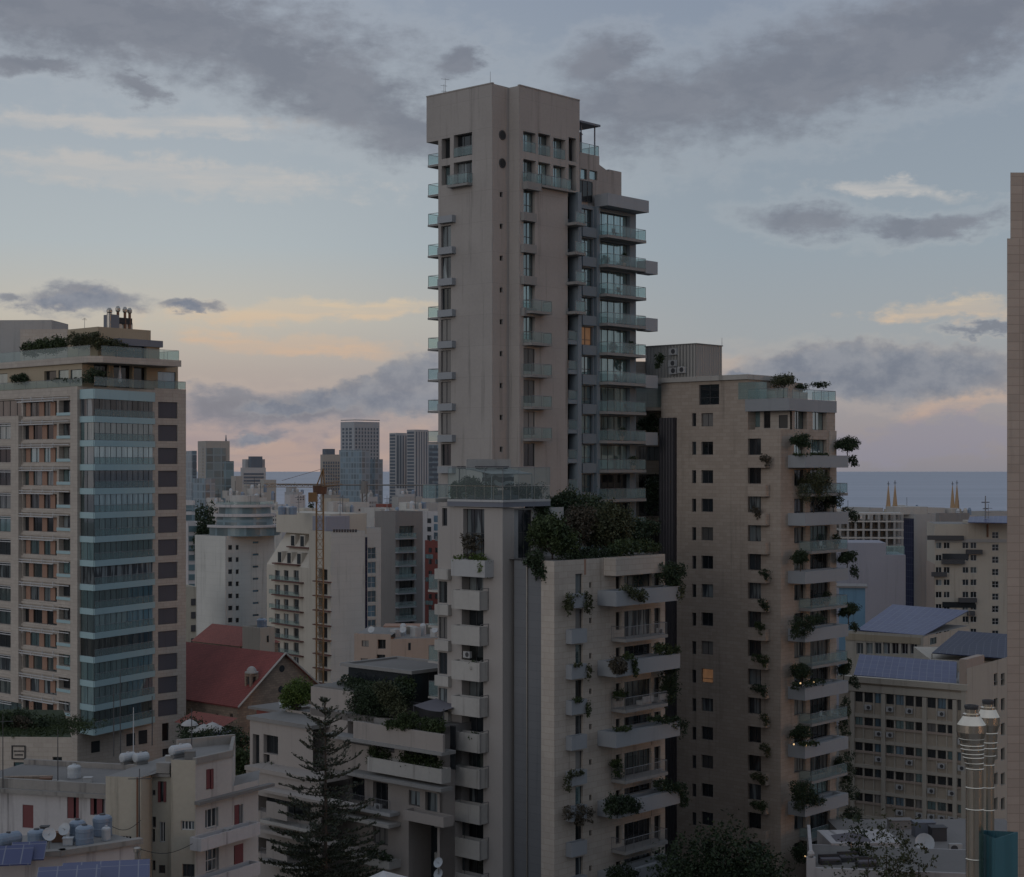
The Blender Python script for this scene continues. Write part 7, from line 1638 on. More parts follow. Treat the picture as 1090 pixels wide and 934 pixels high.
sky_('white round-shouldered office block with dark window bands', 258, 760, 256, 283, 498, 'sky_pale', lambda FL, FR, t: (grid(FR, t, 259, 281, 503, 528, 1, 7, 'sky_dark', .04, .45), part('roof_house', MB().box(FR, FR.a(268), FR.a(280), FR.z(270, 498), FR.z(270, 486), -6, -1), 'sky_dark', t), part('roof_house', MB().box(FR, FR.a(265), FR.a(286), FR.z(270, 498), FR.z(270, 489), -12, -6.3), 'sky_pale', t)), 24)
sky_('dull brown cube block right of the white banded office', 281, 700, 277, 294, 511, 'sky_beige', lambda a, b, t: None, 20, 'building')
sky_('stepped glass fronted block beside the beige stone block', 205, 520, 190, 207.5, 533, 'whitewash', lambda FL, FR, t: grid(FR, t, 197, 207, 536, 640, 1, 10, 'skyline_teal', .02, .35), 26, 'building')
sky_('lower stepped block with teal window bands beside the glazed corner', 200, 500, 190, 217, 556, 'whitewash', lambda FL, FR, t: grid(FR, t, 200.5, 216, 558, 640, 1, 8, 'skyline_teal', .02, .4), 26, 'building')
sky_('old grey house with dark verandas beside the white blank gable', 197, 380, 186, 209, 625, 'oldcream', lambda FL, FR, t: grid(FR, t, 203, 208, 634, 690, 1, 4, 'dark', .1, .5, 'veranda'), 26, 'building')
fill = [('pale stepped block left of the crane mast against the sea', 318, 560, 299, 333, 541, 'offwhite', [(314, 320, 543, 552, 3, 2), (322, 327, 541, 549, 2, 2)]),
        ('small white roof house atop a pale block under the crane jib', 309, 600, 303, 325, 527, 'whitewash', [(316, 324, 528, 533, 3, 2)]),
        ('cream block just right of the crane mast', 352, 640, 343, 372, 531, 'cream', [(355, 370, 536, 545, 3, 2)]),
        ('plain grey slab block under the distant crane', 376, 600, 368, 393, 535, 'offwhite', [(381, 384, 541, 545, 1, 1)]),
        ('long dull grey warehouse-like block below the striped towers', 424, 620, 417, 450, 529, 'greywall', [(434, 440, 536, 541, 2, 1)]),
        ('grey flat block to the left of the red painted block', 446, 560, 430, 474, 536, 'greywall', []),
        ('low terracotta roofed house row between the skyscrapers', 408, 700, 400, 424, 537, 'redtile_old', []),
        ('pale wide block behind the cream tower roof', 398, 520, 384, 420, 541, 'offwhite', [(400, 412, 545, 552, 3, 1)]),
        ('whitish low block behind the curved glazed floors', 300, 520, 284, 318, 538, 'whitewash', [(288, 298, 543, 549, 2, 1)]),
        ('tan shore block left of the white banded office', 251, 720, 246, 258, 507, 'sky_beige', [])]
for lb, px, d, xl, xr, yt, mat, wins in fill:
    def st(FL, FR, t, wins=wins):
        for w in wins: grid(FR if w[0] >= px else FL, t, *w, 'dark', .45, .45, 'window_row', .1)
    sky_(lb, px, d, xl, xr, yt, mat, st, 30, 'building')
for i, (px, y, d) in enumerate(((203, 534, 540), (210, 531, 560), (216, 533, 545), (221, 529, 555), (226, 532, 565))):
    h = ZZ(y, d); t = thing('cypress_tree', f'dark slender cypress beyond the glazed block, {ORD[i]} from the stone edge', 'tree', (*V2(px, d), 0), 'cypresses beyond the glazed block')
    part('trunk', MB().cyl((*V2(px, d), 0), (*V2(px, d), h*.6), .3, .15, 6), 'bark', t); part('crown', MB().quads(leaves([(*V2(px, d), h*.62, 1.7, 1.7, h*.3), (*V2(px, d), h*.85, 1.0, 1.0, h*.15), (*V2(px+1.5, d), h*.45, 2.2, 2, h*.2)], 1500, .7)), 'leaf_dark', t)
tree('round_tree', 'broad dark tree below the cypresses by the glazed block', (*V2(216, 500), 20), ZZ(553, 500)-20, 3, 1300, .7, 'leaf_dark', .3, .3)
tree('conifer', 'dark small conifer in front of the sea beside the crane mast', (*V2(331, 540), 30), ZZ(532, 540)-30, 1.5, 700, .5, 'leaf_dark', .15, .2)

# ------------------------------------------------------------------ right side
OX = V2(1072, 118); XU = np.array([1, .03]); X = thing('tiled_tower', 'pink beige tile clad tower edge rising beyond the picture side', 'tower', OX); XF, XL = Face(OX, XU), Face(OX, (.12, 1)); zx0, zx1 = ZZ(254, 118), ZZ(183, 118)
sd = np.array([.303, 1.0])*9
p = [OX, OX+XU*24, OX+XU*24+sd, OX+sd]; part('wall', prism(p, 0, zx0), 'tilewall', X)
o5 = np.array(XF.p(XF.a(1077), 0, -.3)[:2]); p = [o5, o5+XU*23, o5+XU*23+sd*.9, o5+sd*.9]; part('upper_wall', prism(p, zx0+.003, zx1), 'tilewall', X)
# office block with rows of windows and condensers
OO = V2(1029, 210); OV_ = np.array([-1.42, 1.0]); OU_ = np.array([1/1.42, 1.0]); O_ = thing('office_block', 'tan office block with long rows of windows and many wall condensers', 'building', OO); OF, OR_ = Face(OO, OV_), Face(OO, OU_)
ya = [736.3+27.7*k for k in range(6)]     # window heads read at the corner end
xs_ = [910.3, 920.3, 931.3, 943.3, 953.5, 964, 974.8, 987.2, 998.2, 1009, 1019.5]; cols_ = ['pane_dark', 'pane_dark', 'pane_teal', 'pane_dark', 'pane_blue', 'pane_dark', 'pane_blind']
ow = []
for k in range(6):
    z1, z0 = OF.z(1000, 743.5+27.7*k), OF.z(1000, 754.5+27.7*k)
    for i, x in enumerate(xs_):
        a0, a1 = OF.a(x+8.8), OF.a(x); OF.winr((a0, a1, z0, z1), rng.choice(cols_), depth=.14, mull=2, fw=.035); ow.append((a0, a1, z0, z1, k, i))
    for x in (1058, 1065.5): OR_.win(x, x+4, 717+26.5*k if k < 6 else 0, 730+26.5*k, 'pane_dark', depth=.4)
zo = OF.z(1000, 733); aO, rO = OF.a(893), OR_.a(1085)
mb = MB(); mb.wall(OF, 0, aO, 0, zo, OF.holes()); part('wall', mb, 'officetan', O_, None); part('side_wall', MB().wall(OR_, 0, rO, 0, OR_.z(1060, 703), OR_.holes()), 'cream', O_); windows(OF, O_); windows(OR_, O_)
OVn, OUn = OF.D, OR_.D
part('roof', MB().cap2([OO, OO+OUn*rO, OO+OUn*rO+OVn*aO, OO+OVn*aO], zo-.02), 'roofpale', O_)
part('parapet', MB().box(OF, -.2, aO, zo+.004, zo+.75, -.4, .5), 'cream', O_); part('cornice', MB().box(OF, 0, aO, zo-1.2, zo-.3, .004, .25), 'cream', O_)
for k in range(6): z = OF.z(1000, 743.5+27.7*k); part('floor_band', MB().box(OF, 0, aO, z-4.65+.0, z-4.35, .004, .18), 'pinkbeige', O_); part('floor_band', MB().box(OF, 0, aO, z+.06, z+.5, .004, .2), 'cream', O_)
for i in [0, 3, 7, 10]: part('pier', MB().box(OF, OF.a(xs_[i]-.3)-0, OF.a(xs_[i]-.3)+.55, 0, zo-1.3, .004, .3), 'cream', O_)
for i in range(len(xs_)):
    if i not in (0, 3, 7, 10): part('mullion_pier', MB().box(OF, OF.a(xs_[i]-.4), OF.a(xs_[i]-.4)+.16, 0, zo-1.3, .004, .12), 'cream', O_)
part('end_pier', MB().box(OF, .01, .6, 0, zo, .004, .35), 'cream', O_)
part('roof_wall', MB().box(OR_, .1, OR_.a(1048), zo, OR_.z(1038, 700), -1.0, -.05), 'pinkbeige', O_)
acs = [(0, 1), (0, 3), (0, 5), (0, 8), (1, 2), (1, 3), (2, 2), (2, 5), (2, 8), (2, 10), (3, 4), (3, 7), (3, 9), (1, 10), (4, 7), (4, 8), (4, 9), (4, 10), (4, 6), (4, 4)]
for a0, a1, z0, z1, k, i in ow:
    if (k, i) in acs: ac_unit(OF.p((a0+a1)/2, z0-.95, .02), OVn, 'condensers hung under the tan office windows', 'white condenser box hung under a window of the tan office block', 1.0)
# solar roofs
def array(label, pts, n=None, mat='solar_blue', legs=True):
    t = thing('solar_array', label, 'solar array', pts[0]); p = [np.array(q, float) for q in pts]; mb = MB(); w_ = np.linalg.norm(p[1]-p[0]); h_ = np.linalg.norm(p[3]-p[0])
    mb.poly([tuple(q) for q in p], [(0, 0), (w_, 0), (w_, h_), (0, h_)]); lo = [q-[0, 0, .12] for q in p]; mb.poly([tuple(q) for q in lo[::-1]])
    for i in range(4): j = (i+1) % 4; mb.poly([tuple(p[i]), tuple(p[j]), tuple(lo[j]), tuple(lo[i])])
    part('panels', mb, mat, t)
    if legs:
        mb = MB()
        for q in p: mb.cyl(q-[0, 0, .15], q-[0, 0, 2.2], .07, seg=5)
        part('frame', mb, 'steel_dull', t)
    return t
def q3(px, py, d): return (*V2(px, d), ZZ(py, d))
array('wide lilac solar array on the tan office roof edge', [on(OF, 908.5, 718.5, -.8), on(OF, 1018, 727.5, -.8), on(OF, 1018.5, 704.5, -9), on(OF, 915, 696.5, -9)])
array('dark blue solar array on the higher roof by the tiled tower', [q3(992, 695, 232), q3(1085, 702, 226), q3(1085, 676, 246), q3(1020, 671.5, 250)], mat='solar_dark')
pl_ = thing('roof_block', 'cream roof block carrying the dark blue solar array', 'building', V2(1040, 236)); f_ = Face(V2(1090, 229), (-1, .10)); part('wall', MB().box(f_, 0, f_.a(992), 0, f_.z(1040, 704), -18, 0), 'cream', pl_)
# school-like cream building with the tilted lilac roof
OP_ = V2(983, 258); P_ = thing('cream_building', 'cream and ochre building with tilted lilac solar roof on posts', 'building', OP_); PF, PR2 = Face(OP_, OV_), Face(OP_, OU_)
for x in (911.5, 921.7, 931, 940, 949.2, 959.2, 968.8): PF.win(x, x+7.2, 684.5, 696.5, 'pane_curtain', depth=.4, mull=2, frame='framelight')
PR2.win(990, 997, 679, 686, 'pane_sky', depth=.2, mull=2)
mb = MB(); zpp = PF.z(960, 675); aP_, rP_ = PF.a(900), PR2.a(1032); mb.wall(PF, 0, aP_, 0, zpp, PF.holes()); mb.wall(PR2, 0, rP_, 0, PR2.z(1010, 672), PR2.holes()); part('wall', mb, 'cream', P_); windows(PF, P_); windows(PR2, P_)
part('ochre_band', MB().box(PF, .5, aP_, PF.z(945, 684), PF.z(945, 677), .004, .12), 'ochre', P_); part('roof', MB().cap2([OP_, OP_+PR2.D*rP_, OP_+PR2.D*rP_+PF.D*aP_, OP_+PF.D*aP_], zpp-.1), 'roofpale', P_)
array('big tilted lilac solar roof in front of the cream flats', [on(PF, 912, 670.5, -.5), on(PF, 983, 676.5, -.5), on(PF, 1031, 650, -22), on(PF, 950, 643.5, -22)])
# cream flats with dark window pairs
OQ = V2(1080, 330); Q_ = thing('apartment_block', 'cream flats with dark paired windows and black balcony boxes', 'building', OQ); QF = Face(OQ, (-1, .12)); 
for k in range(9):
    y = 566.5+13.1*k; QF.win(1056, 1063, y, y+7, 'pane_dark', depth=.25, mull=2, trans=.5, frame='framelight')
    if k > 0:
        for x in (996, 1004.5, 1024.5, 1033): QF.win(x, x+6.5, y-2+ (0), y+4.5, ['pane_dark', 'pane_curtain', 'pane_dark'][int(x+k) % 3], depth=.25, mull=2, frame='framelight')
zq_ = QF.z(1040, 558); mb = MB().wall(QF, 0, QF.a(995), 0, zq_, QF.holes()); q0 = np.array(QF.p(QF.a(995), 0)[:2]); q1 = q0+np.array([1.9, 14]); mb.poly([(*q0, 0), (*q1, 0), (*q1, zq_), (*q0, zq_)]); part('wall', mb, 'cream', Q_); windows(QF, Q_)
part('roof', MB().cap2([OQ, q0, q1, OQ+np.array([1.9, 14])], zq_-.02), 'roofpale', Q_); part('side_panel', MB().box(Face(q0, q1-q0), .1, 14, 0, zq_-8, .01, .1), 'pinkbeige', Q_)
part('string_course', MB().box(QF, 0, QF.a(995), QF.z(1040, 577.5), QF.z(1040, 574), .004, .25), 'greywall', Q_)
part('roof_house', MB().box(QF, QF.a(1075), QF.a(1031), zq_, QF.z(1050, 555), -8, -.1), 'cream', Q_)
for x0, x1, y in ((987.5, 1026, 570.5), (1029, 1046, 585.5), (1003, 1027, 596), (992, 1008, 609.5), (1021, 1040, 637), (1030, 1038, 651)):
    f_ = QF.off(1.2); part('balcony', MB().tub(QF, f_.a(x1), f_.a(x0), f_.z((x0+x1)/2, y+4.6), f_.z((x0+x1)/2, y), .003, 1.2, .1, .6), 'dark', Q_)
for x0, x1, y in ((1003, 1031, 589.5), (1003, 1038, 641)): r = QF.rect(x0, x1, y, y+6); part('veranda', MB().box(QF, *r, .004, .1), 'pane_dark', Q_)
part('rust_stain_pipe', MB().cyl(QF.p(QF.a(1051), zq_, .1), QF.p(QF.a(1051), QF.z(1051, 572), .1), .2, seg=5), 'rust', Q_)
array('long lilac solar strip on top of the cream flats', [q3(1030, 556, 326), q3(1085, 557, 320), q3(1085, 549, 332), q3(1032, 550, 336)])
for i, (x, y, h_) in enumerate(((1049, 552, 3.2), (1052, 552, 2.0), (1022, 553, 1.6))): mast('aerial_cluster', ['tall dark aerial cluster on the cream flats roof', 'short aerial beside the tall cluster on the cream flats', 'thin aerial at the left of the cream flats roof'][i], 'aerial', q3(x, y, 330), h_*1.4, .18 if i == 0 else .08, [(h_, .9, .9), (h_*.6, .7, .8)])
# tall grey building, lilac wall, unfinished frame
u_, v_ = axes(18)
def sR(FL, FR, t):
    part('roof_house', MB().box(FR, FR.a(962), FR.a(992), FR.z(975, 548), FR.z(975, 540), -9, -2), 'concrete', t); part('dark_joint', MB().box(FL, .1, FL.a(959.5) if FL.a(959.5) > 0 else 3, 0, FL.z(968, 552), .01, .2), 'solar_dark', t)
simple('grey_block', 'tall blank grey concrete block with dark blue flank below the spires', 973, 430, 962, 1000, 547.5, 'greywall', u_, v_, setup=sR)
simple('grey_block', 'darker grey roof house with railing beside the second pair of spires', 1000, 420, 996, 1032, 546.5, 'greydark', u_, v_)
simple('grey_block', 'grey flat under a lean-to steel frame left of the cream flats', 1003, 400, 996, 1036, 560, 'greywall', u_, v_)
OS2 = V2(964, 352); LWt = thing('blank_wall_building', 'building with a blank lilac grey wall below the unfinished concrete frame', 'building', OS2); f_ = Face(OS2, (-1, .1)); g_ = Face(OS2, (.25, 1)); 
part('wall', MB().box(f_, f_.a(943), f_.a(880), 0, f_.z(925, 578), -14, 0), 'lilac', LWt); part('lower_wall', MB().box(f_, 0, f_.a(943)-.02, 0, f_.z(955, 591), -14, -.01), 'lilac', LWt); part('glazed_rail', MB().box(f_, .2, f_.a(943.5), f_.z(955, 590.5), f_.z(955, 581.5), -.6, -.3), 'railglass', LWt)
uf = thing('concrete_frame', 'unfinished open concrete frame of columns and slabs', 'building site', V2(935, 390)); f_ = Face(V2(962, 386), (-1, .08)); x1, x0 = f_.a(893), 0
ys_ = [546.5, 554.5, 563.5, 572, 581]
for i, y in enumerate(ys_): z = f_.z(925, y); part('slab', MB().box(f_, x0, x1, z-.35, z, -9, 0), 'concrete', uf)
z0, z1 = f_.z(925, 640), f_.z(925, 547)
for j in range(9):
    a = x0+.3+(x1-x0-.6)*j/8
    for n_ in (-8.6, -.35): part('column', MB().box(f_, a-.25, a+.25, z0, z1, n_, n_+.3), 'slabgrey', uf)
part('back_wall', MB().box(f_, x0, x1, z0, f_.z(925, 555), -8.95, -8.7), 'concrete_dark', uf)
cb2 = thing('blue_shed', 'sky blue corrugated shed tucked beside the sandstone tower', 'shed', V2(915, 300)); f_ = Face(V2(921, 300), (-1, .2)); part('wall', MB().box(f_, 0, f_.a(893), 0, f_.z(908, 626), -6, 0), 'container', cb2); part('roof', MB().box(f_, -.4, f_.a(890), f_.z(908, 626)+.004, f_.z(908, 626)+.35, -6.4, .4), 'greydark', cb2)
# church spires
for i, (x, d, yt, yb) in enumerate(((945.6, 620, 515, 545), (952.7, 600, 514, 545), (1013.9, 640, 515, 545), (1018.6, 625, 514, 545))):
    c = V2(x, d); zb_, zt_2 = ZZ(yb, d), ZZ(yt, d); t = thing('church_spire', ['leftmost tan conical spire of the first pair above the sea', 'taller tan conical spire of the first pair above the sea', 'slimmer tan spire of the second pair above the sea', 'last tan conical spire of the second pair, closest to the tiled tower'][i], 'spire', (*c, 0))
    mb = MB(); part('tower', MB().box(Face(c-np.array([1.3, 1.3]), (1, 0)), 0, 2.6, 0, zb_+1, -2.6, 0), 'ochre', t); r0 = 1.05
    part('spire_cone', mb.lathe((*c, zb_), [(r0*.93, zb_+1.001, 0), (r0*.8, zb_+(zt_2-zb_)*.25, 0), (r0*.38, zb_+(zt_2-zb_)*.68, 0), (.12, zb_+(zt_2-zb_)*.92, 0)], 8), 'spirestone', t)
    part('cross', MB().cyl((*c, zb_+(zt_2-zb_)*.9), (*c, zt_2+.8), .12, seg=4).cyl((c[0]-.5, c[1], zt_2-.1), (c[0]+.5, c[1], zt_2-.1), .1, seg=4), 'dark', t)
fr = [('low white shoreline block left of the first spires', 925, 700, 896, 940, 541, 'greywall'), ('low shoreline block with roof plant between the spire pairs', 985, 560, 960, 1006, 541, 'concrete'), ('low grey block behind the cream flats by the sea', 1050, 600, 1030, 1085, 545, 'greywall'), ('dull flat block under the first spires', 946, 520, 930, 966, 546, 'concrete_dark')]
for lb, px, d, xl, xr, yt, mat in fr: sky_(lb, px, d, xl, xr, yt, mat, lambda a, b, t: None, 25, 'building')
# steel flues close by
def flue(label, px, d, prof, bands, x):
    p = V2(px, d); t = thing('steel_flue', label, 'flue', (*p, 0)); s_ = d/F
    pr = [(r*s_, ZZ(y, d), dx*s_) for r, y, dx in prof]; part('pipe', MB().lathe((*p, 0), pr[::-1], 28), 'steel', t)
    for y, r, dx in bands: z = ZZ(y, d); part('joint_band', MB().lathe((*p, 0), [(r*s_, z-.03, dx*s_), (r*s_+.025, z, dx*s_), (r*s_, z+.03, dx*s_)], 28, False), 'steel', t)
    y0 = prof[0][1]
    part('cap', MB().lathe((*p, 0), [(prof[0][0]*s_*1.02, ZZ(y0+3, d), 0), (prof[0][0]*s_*1.12, ZZ(y0+1, d), 0), (prof[0][0]*s_*1.12, ZZ(y0-1.2, d), 0), (prof[0][0]*s_*.9, ZZ(y0-1.2, d), 0), (prof[0][0]*s_*.9, ZZ(y0+5, d), 0)], 24, False), 'dark', t); return t
flue('front shiny steel flue with flared head in front of the tan office', 1034, 70, [(6.6, 752, 0), (6.6, 759, 0), (9, 760, 0), (9, 762, 0), (15.3, 771, 0), (15.5, 779, 0), (14, 784, 0), (12.4, 790, .5), (12.0, 798, 1), (10.6, 806, 2), (9.2, 816, 3.5), (9.2, 1010, 3.5)], [(786, 13.2, 0), (793, 12.3, .7), (797, 12.1, 1), (802, 11.4, 1.6), (806, 10.8, 2), (812, 9.7, 3), (818, 9.3, 3.5), (838, 9.3, 3.5), (861, 9.3, 3.5), (914, 9.3, 3.5)], 0)
flue('rear shiny steel flue with higher flared head beside the tiled tower', 1051.8, 74, [(5.6, 746.5, 0), (5.6, 752, 0), (8, 753, 0), (8, 755, 0), (12, 763, 0), (12, 771, 0), (10, 778, 0), (9.5, 786, .0), (8.8, 800, -.2), (7.2, 812, -.8), (7, 1010, -.8)], [(780, 10, 0), (790, 9.4, 0), (796, 9.1, 0), (804, 8.2, -.3), (814, 7.1, -.8), (838, 7.1, -.8), (862, 7.1, -.8)], 0)
tl = thing('teal_screen', 'teal painted sheet metal enclosure beside the steel flues', 'enclosure', V2(1070, 72)); f_ = Face(V2(1059.5, 70), (1, .35)); g_ = Face(V2(1059.5, 70), (-.12, 1)); 
f_ = Face(V2(1059.5, 69), (1, -.28)); z1 = f_.z(1060, 893)
mb = MB(); A, B_ = f_.a(1059.5), f_.a(1083.5); zA, zB = f_.z(1059.5, 893), f_.z(1083.5, 886)
P = [np.array(f_.p(A, 0)[:2]), np.array(f_.p(B_, 0)[:2])]; C3 = P[1]+np.array([-.35, 3.2]); D3 = P[0]+np.array([-.25, 2.8])
prs = [(P[0], zA), (P[1], zB), (C3, ZZ(884, C3[1])), (D3, ZZ(882.5, D3[1]))]
for (p, za_), (r_, zb_) in zip(prs, prs[1:]+prs[:1]):
    for of in (0, .08): 
        c_ = sum(q[0] for q in prs)/4; p2 = p+(c_-p)*of*.4; r2 = r_+(c_-r_)*of*.4; L = float(np.linalg.norm(r_-p)); mb.poly([(*p2, 0), (*r2, 0), (*r2, zb_), (*p2, za_)], [(0, 0), (L, 0), (L, 40), (0, 40)])
    p2 = p+(c_-p)*.032; r2 = r_+(c_-r_)*.032; mb.poly([(*p, za_), (*r_, zb_), (*r2, zb_), (*p2, za_)])
part('sheet_walls', mb, 'teal', tl)
# low white terrace building and its furniture
OL = V2(862, 150); LT = thing('terrace_house', 'low white house with a walled roof terrace below the sandstone tower', 'house', OL); f_ = Face(OL, (.8, .32)); g_ = Face(OL, (-.3, 1)); f_ = Face(OL, (1, -.16)); z0 = ZZ(925, 150)
part('wall', MB().box(f_, 0, 19, 0, z0-.9, -14, 0), 'whitewash', LT); part('parapet', MB().box(f_, 0, 19, z0-.896, z0+.1, -.3, 0), 'whitewash', LT); f2 = Face(OL, (.16, 1.)); part('parapet', MB().box(f2, .05, 14, z0-.896, z0+1.0, -.3, 0), 'whitewash', LT)
part('gate_pillar', MB().box(f_, -.3, .5, 0, z0+1.0, -.6, .1), 'whitewash', LT); part('pillar_ball', MB().lathe((*f_.p(.1, 0, -.25)[:2], 0), [(.05, z0+1.0, 0), (.3, z0+1.15, 0), (.34, z0+1.35, 0), (.2, z0+1.6, 0), (.03, z0+1.66, 0)], 12), 'whitewash', LT)
part('upper_wall', MB().box(Face(V2(885, 163), (1, .05)), 0, 7, 0, ZZ(898, 163), -6, 0), 'whitewash', LT); part('terrace_deck', MB().box(f_, .4, 18.6, z0-.9, z0-.85, -13.6, -.4), 'roofgrey', LT)
for i, (px, d, lb) in enumerate(((885, 155, 'dark low rattan sofa nearest the white terrace pillar'), (905, 156, 'dark rattan sofa in the middle of the white terrace'), (925, 154, 'dark lounge seat under the ragged tree on the white terrace'))):
    c = V2(px, d); s_ = thing('lounge_sofa', lb, 'sofa', (*c, z0-.85)); q = Face(c, (1, .1)); part('base', MB().box(q, -1, 1, z0-.85, z0-.45, -.8, 0), 'dark', s_); part('backrest', MB().box(q, -1, 1, z0-.85, z0-.05, -1, -.8), 'dark', s_); part('cushion', MB().box(q, -.9, .9, z0-.447, z0-.3, -.78, -.05), 'fabric_grey', s_)
pa = thing('grey_parasol', 'grey square parasol over the white walled terrace', 'parasol', (*V2(895, 160), z0-.85)); c = V2(906, 158); zz = ZZ(886, 158); mb = MB(); pts = [c+np.array(q) for q in ((-1.7, -1.4), (1.7, -1.4), (1.7, 1.4), (-1.7, 1.4))]
for p, r_ in zip(pts, pts[1:]+pts[:1]): mb.poly([(*p, zz-.6), (*r_, zz-.6), (*c, zz)])
part('cloth', mb, 'fabric_grey', pa); part('pole', MB().cyl((*c, z0-.85), (*c, zz), .05, seg=6), 'steel_dull', pa)
YD = thing('service_yard', 'grey flat service roof with ducts below the tan office block', 'building', V2(990, 172)); f_ = Face(V2(930, 165), (1, .02)); part('deck', MB().box(f_, 0, 20, 0, ZZ(915, 168), -22, 0), 'greydark', YD); part('parapet', MB().box(Face(V2(935, 186), (1, .02)), 0, 14, ZZ(905, 186), ZZ(893, 186), -.4, 0), 'whitewash', YD)
for i, (px, py, d, w_, h_, lb, mat) in enumerate(((985, 905, 178, 2.2, 1.5, 'dark square duct box on the service roof', 'zinc_dark'), (1000, 903, 176, 1.6, 1.4, 'dark duct box next to the white condenser on the service roof', 'dark'), (960, 902, 182, 2.5, .9, 'low grey duct run behind the ragged tree', 'greydark'))):
    c = V2(px, d); o = MB(); q = Face(c, (1, .05)); zb_ = ZZ(915, 168); o.box(q, -w_/2, w_/2, zb_, zb_+h_, -1.4, 0).box(q, -w_/2-.08, w_/2+.08, zb_+h_+.003, zb_+h_+.08, -1.48, .08); tag(o.build('duct_box', mat, None, (*c, zb_)), lb, 'duct')
ac_unit((*V2(1016, 171), ZZ(915, 168)), np.array([1, .02]), None, 'big white condenser standing on the service roof near the steel flues', 1.5)
dish('pale round dish lying on the service roof under the ragged tree', (*V2(984, 169), ZZ(915, 168)), 1.0, 180)
# trees at the foot of the picture
def bigtree(lb, px, d, ytop, rad, n, size, mat, th, lobes=10, clump=.22): return tree('street_tree', lb, (*V2(px, d), 0), ZZ(ytop, d), rad, n, size, mat, th, .35, None, 'tree', lobes, clump)
bigtree('broad dark tree at the foot of the sandstone tower left face', 752, 152, 886, 5.2, 5200, .34, 'leaf_dark', .45)
bigtree('dark tree between the limestone planters and the sandstone tower', 786, 156, 893, 4.0, 3400, .34, 'leaf_dark', .5)
bigtree('low dark tree at the right foot of the sandstone left face', 812, 150, 908, 3.4, 2400, .34, 'leaf_dark', .5)
bigtree('dark tree crown under the limestone balconies', 724, 150, 905, 3.2, 2200, .32, 'leaf_dark', .5)
bigtree('ragged open tree in front of the tan office and service roof', 938, 142, 862, 4.4, 1500, .3, 'leaf_olive', .35, 16, .15)
bigtree('smaller ragged tree right of the open one by the office', 968, 146, 880, 3.0, 900, .3, 'leaf_olive', .45, 11, .16)
bigtree('dark tree under the lowest right sandstone balconies', 913, 158, 868, 1.8, 1100, .3, 'leaf_dark', .5)

# ------------------------------------------------------------------ unseen blocks added behind and below the viewpoint to shade the low storeys
for i, (x0, x1, y0, y1, h_, mat, lb) in enumerate(((-95, -30, -85, -45, 66, 'cream', 'cream block left of the viewpoint across the street'), (-22, 24, -80, -40, 82, 'greywall', 'tall grey block straight behind the viewpoint'), (34, 95, -85, -45, 60, 'sandstone', 'brown block right of the viewpoint across the street'),
                                                  (-62, -8, 8, 62, 30, 'offwhite', 'pale low block below the viewpoint on the left'), (4, 58, 6, 60, 28, 'pinkbeige', 'pinkish low block below the viewpoint on the right'), (-130, -75, 40, 100, 24, 'oldcream', 'old cream block below and far left of the viewpoint'))):
    O = np.array([x0, y0], float); t = thing('apartment_block', lb, 'building', O); u_, v_ = np.array([1., 0]), np.array([0, 1.])
    block(t, mat, O, y1-y0, x1-x0, h_, FL=Face(O, v_), FR=Face(O, u_), u=u_, v=v_)

# more of the dense pale town between the near blocks and the sea
g5 = np.random.default_rng(21)
town = [(274, 560, 266, 284, 530, 'offwhite', 'pale block with a tank directly behind the white banded office'), (289, 500, 281, 300, 543, 'plainwhite', 'white block with three roof tanks left of the stepped pale block'), (330, 480, 322, 345, 551, 'kcream', 'cream block peeping over the mansard tower roof by the mast'),
        (362, 470, 352, 377, 546, 'offwhite', 'off-white block above the vented wall of the cream tower'), (412, 500, 405, 428, 548, 'concrete', 'grey concrete block over the sky blue stair windows'), (440, 480, 428, 456, 542, 'plainwhite', 'white roofed block between the grey block and the red one'),
        (392, 760, 384, 402, 529, 'sky_pale', 'pale slab under the tallest gridded skyscraper'), (352, 800, 345, 362, 527, 'sky_beige', 'beige slab at the foot of the gridded office tower'), (312, 820, 303, 322, 524, 'sky_pale', 'pale shore slab seen under the crane jib'), (268, 640, 258, 276, 522, 'sky_beige', 'tan low block in front of the white banded office'),
        (430, 800, 423, 442, 526, 'sky_pale', 'pale low slab below the left striped twin'), (229, 600, 222, 240, 536, 'offwhite', 'off-white block between cypresses and curved glazed floors'), (247, 560, 240, 258, 528, 'concrete', 'grey block over the curved glazed floors'),
        (905, 560, 896, 918, 549, 'offwhite', 'pale block over the open concrete frame'), (1024, 560, 1012, 1040, 549, 'concrete', 'grey low block right of the second spires'), (968, 620, 958, 980, 544, 'plainwhite', 'white low block between the two pairs of spires')]
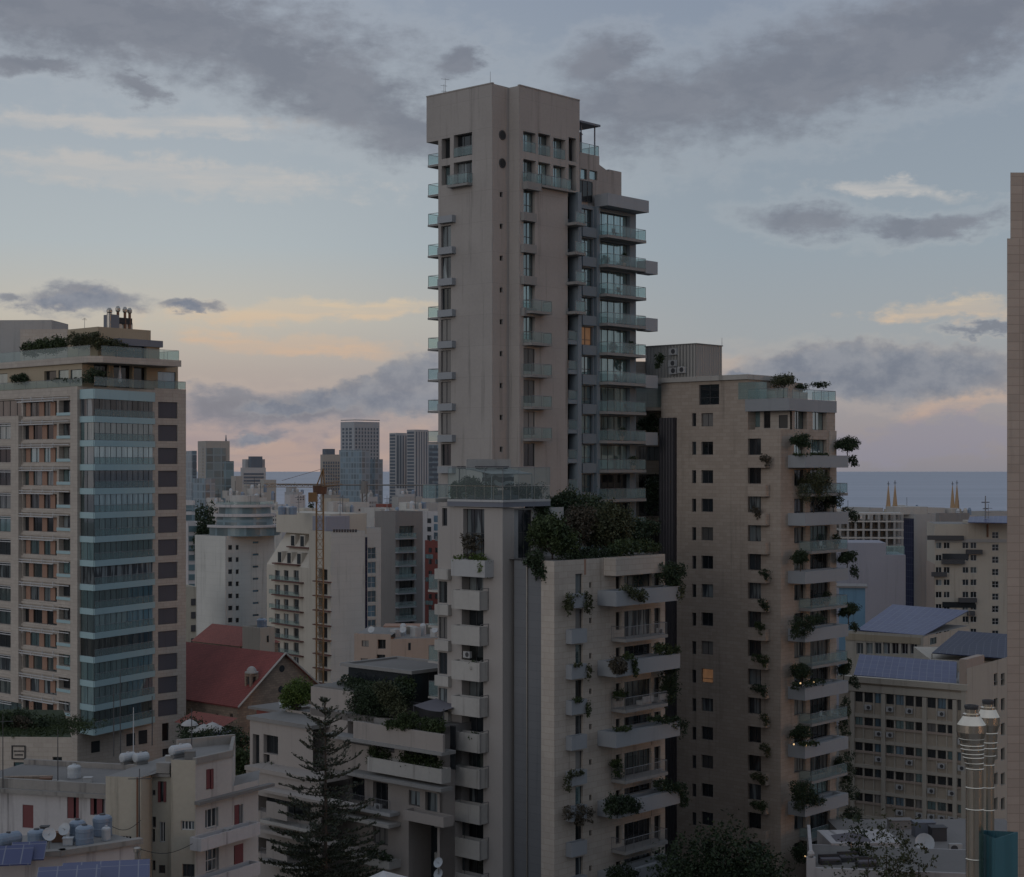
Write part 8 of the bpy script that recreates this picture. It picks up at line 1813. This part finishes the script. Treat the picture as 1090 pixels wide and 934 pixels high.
for px, d, xl, xr, yt, mat, lb in town:
    def st(FL, FR, t, px=px, d=d, yt=yt, xr=xr, xl=xl):
        grid(FR, t, px+1, xr-1, yt+4, yt+26, 4, 5, 'dark', .5, .5, 'window_row', .08); grid(FL, t, xl+.6, px-.6, yt+4, yt+26, 2, 5, 'dark', .55, .5, 'window_row', .08)
        z = ZZ(yt, d)
        for k in range(3):
            c = np.array(FR.p(FR.a(px)+1.2+2.6*k*g5.uniform(.7, 1.2), 0, -2-2*g5.uniform(0, 1))[:2]); r = g5.uniform(.5, .9); h_ = g5.uniform(1.2, 2.6)
            part('roof_tank', MB().lathe((*c, z-.9), [(r, z-.9, 0), (r, z+h_*.7, 0), (r*.5, z+h_, 0)], 10), ['whiteplastic', 'concrete', 'bluetank'][k], t)
        part('roof_house', MB().box(FR, FR.a(px)+.5, FR.a(px)+4.5, z-.9, z+g5.uniform(1.6, 3), -9, -5), mat, t)
        c = FR.p(FR.a(px)+3, z, -4); part('roof_mast', MB().cyl(c, (c[0], c[1], z+5), .08, seg=4), 'dark', t)
    sky_(lb, px, d, xl, xr, yt, mat, st, 34, 'building')
for lb, px, d, y, hh in (('aerial on the cream tower roof left of the crane', 318, 350, 546, 4), ('aerial cluster on the cream tower roof right of the crane', 362, 352, 550, 5), ('thin aerial on the white curved block roof', 262, 404, 528, 4), ('aerial on the grey block beside the red one', 412, 408, 545, 4)):
    mast('aerial_mast', lb, 'aerial', q3(px, y, d), hh, .1, [(hh*.8, .9, .9), (hh*.55, .7, .8)])
for i, (x, d) in enumerate(((300, 352), (306, 353), (312, 352.5), (376, 356), (383, 357))):
    c = q3(x, 548 if x < 340 else 564, d); water_tank(['left water tank of three on the cream tower roof house', 'middle water tank of three on the cream tower roof house', 'right water tank of three on the cream tower roof house', 'water tank at the vented edge of the cream tower', 'second water tank at the vented edge of the cream tower'][i], c, .8, 1.8, 'whiteplastic' if i % 2 else 'bluetank', None)
# ------------------------------------------------------------------ air
def haze_box(density):
    q_ = bpy.data.materials.new('haze_air'); q_.use_nodes = True; t = q_.node_tree; t.nodes.clear(); q = NT(t); o = q.n('ShaderNodeOutputMaterial'); v = q.n('ShaderNodeVolumePrincipled')
    v.inputs['Color'].default_value = (.80, .87, .95, 1); v.inputs['Density'].default_value = density; v.inputs['Anisotropy'].default_value = .2; q.l.new(v.outputs[0], o.inputs['Volume']); M['haze_air'] = q_
    f_ = Face((0, -400), (1, 0)); o = MB().box(f_, -17000, 17000, -2, 112, -19400, 0).build('haze', 'haze_air'); o['kind'] = 'stuff'
if HAZE: haze_box(HAZE)
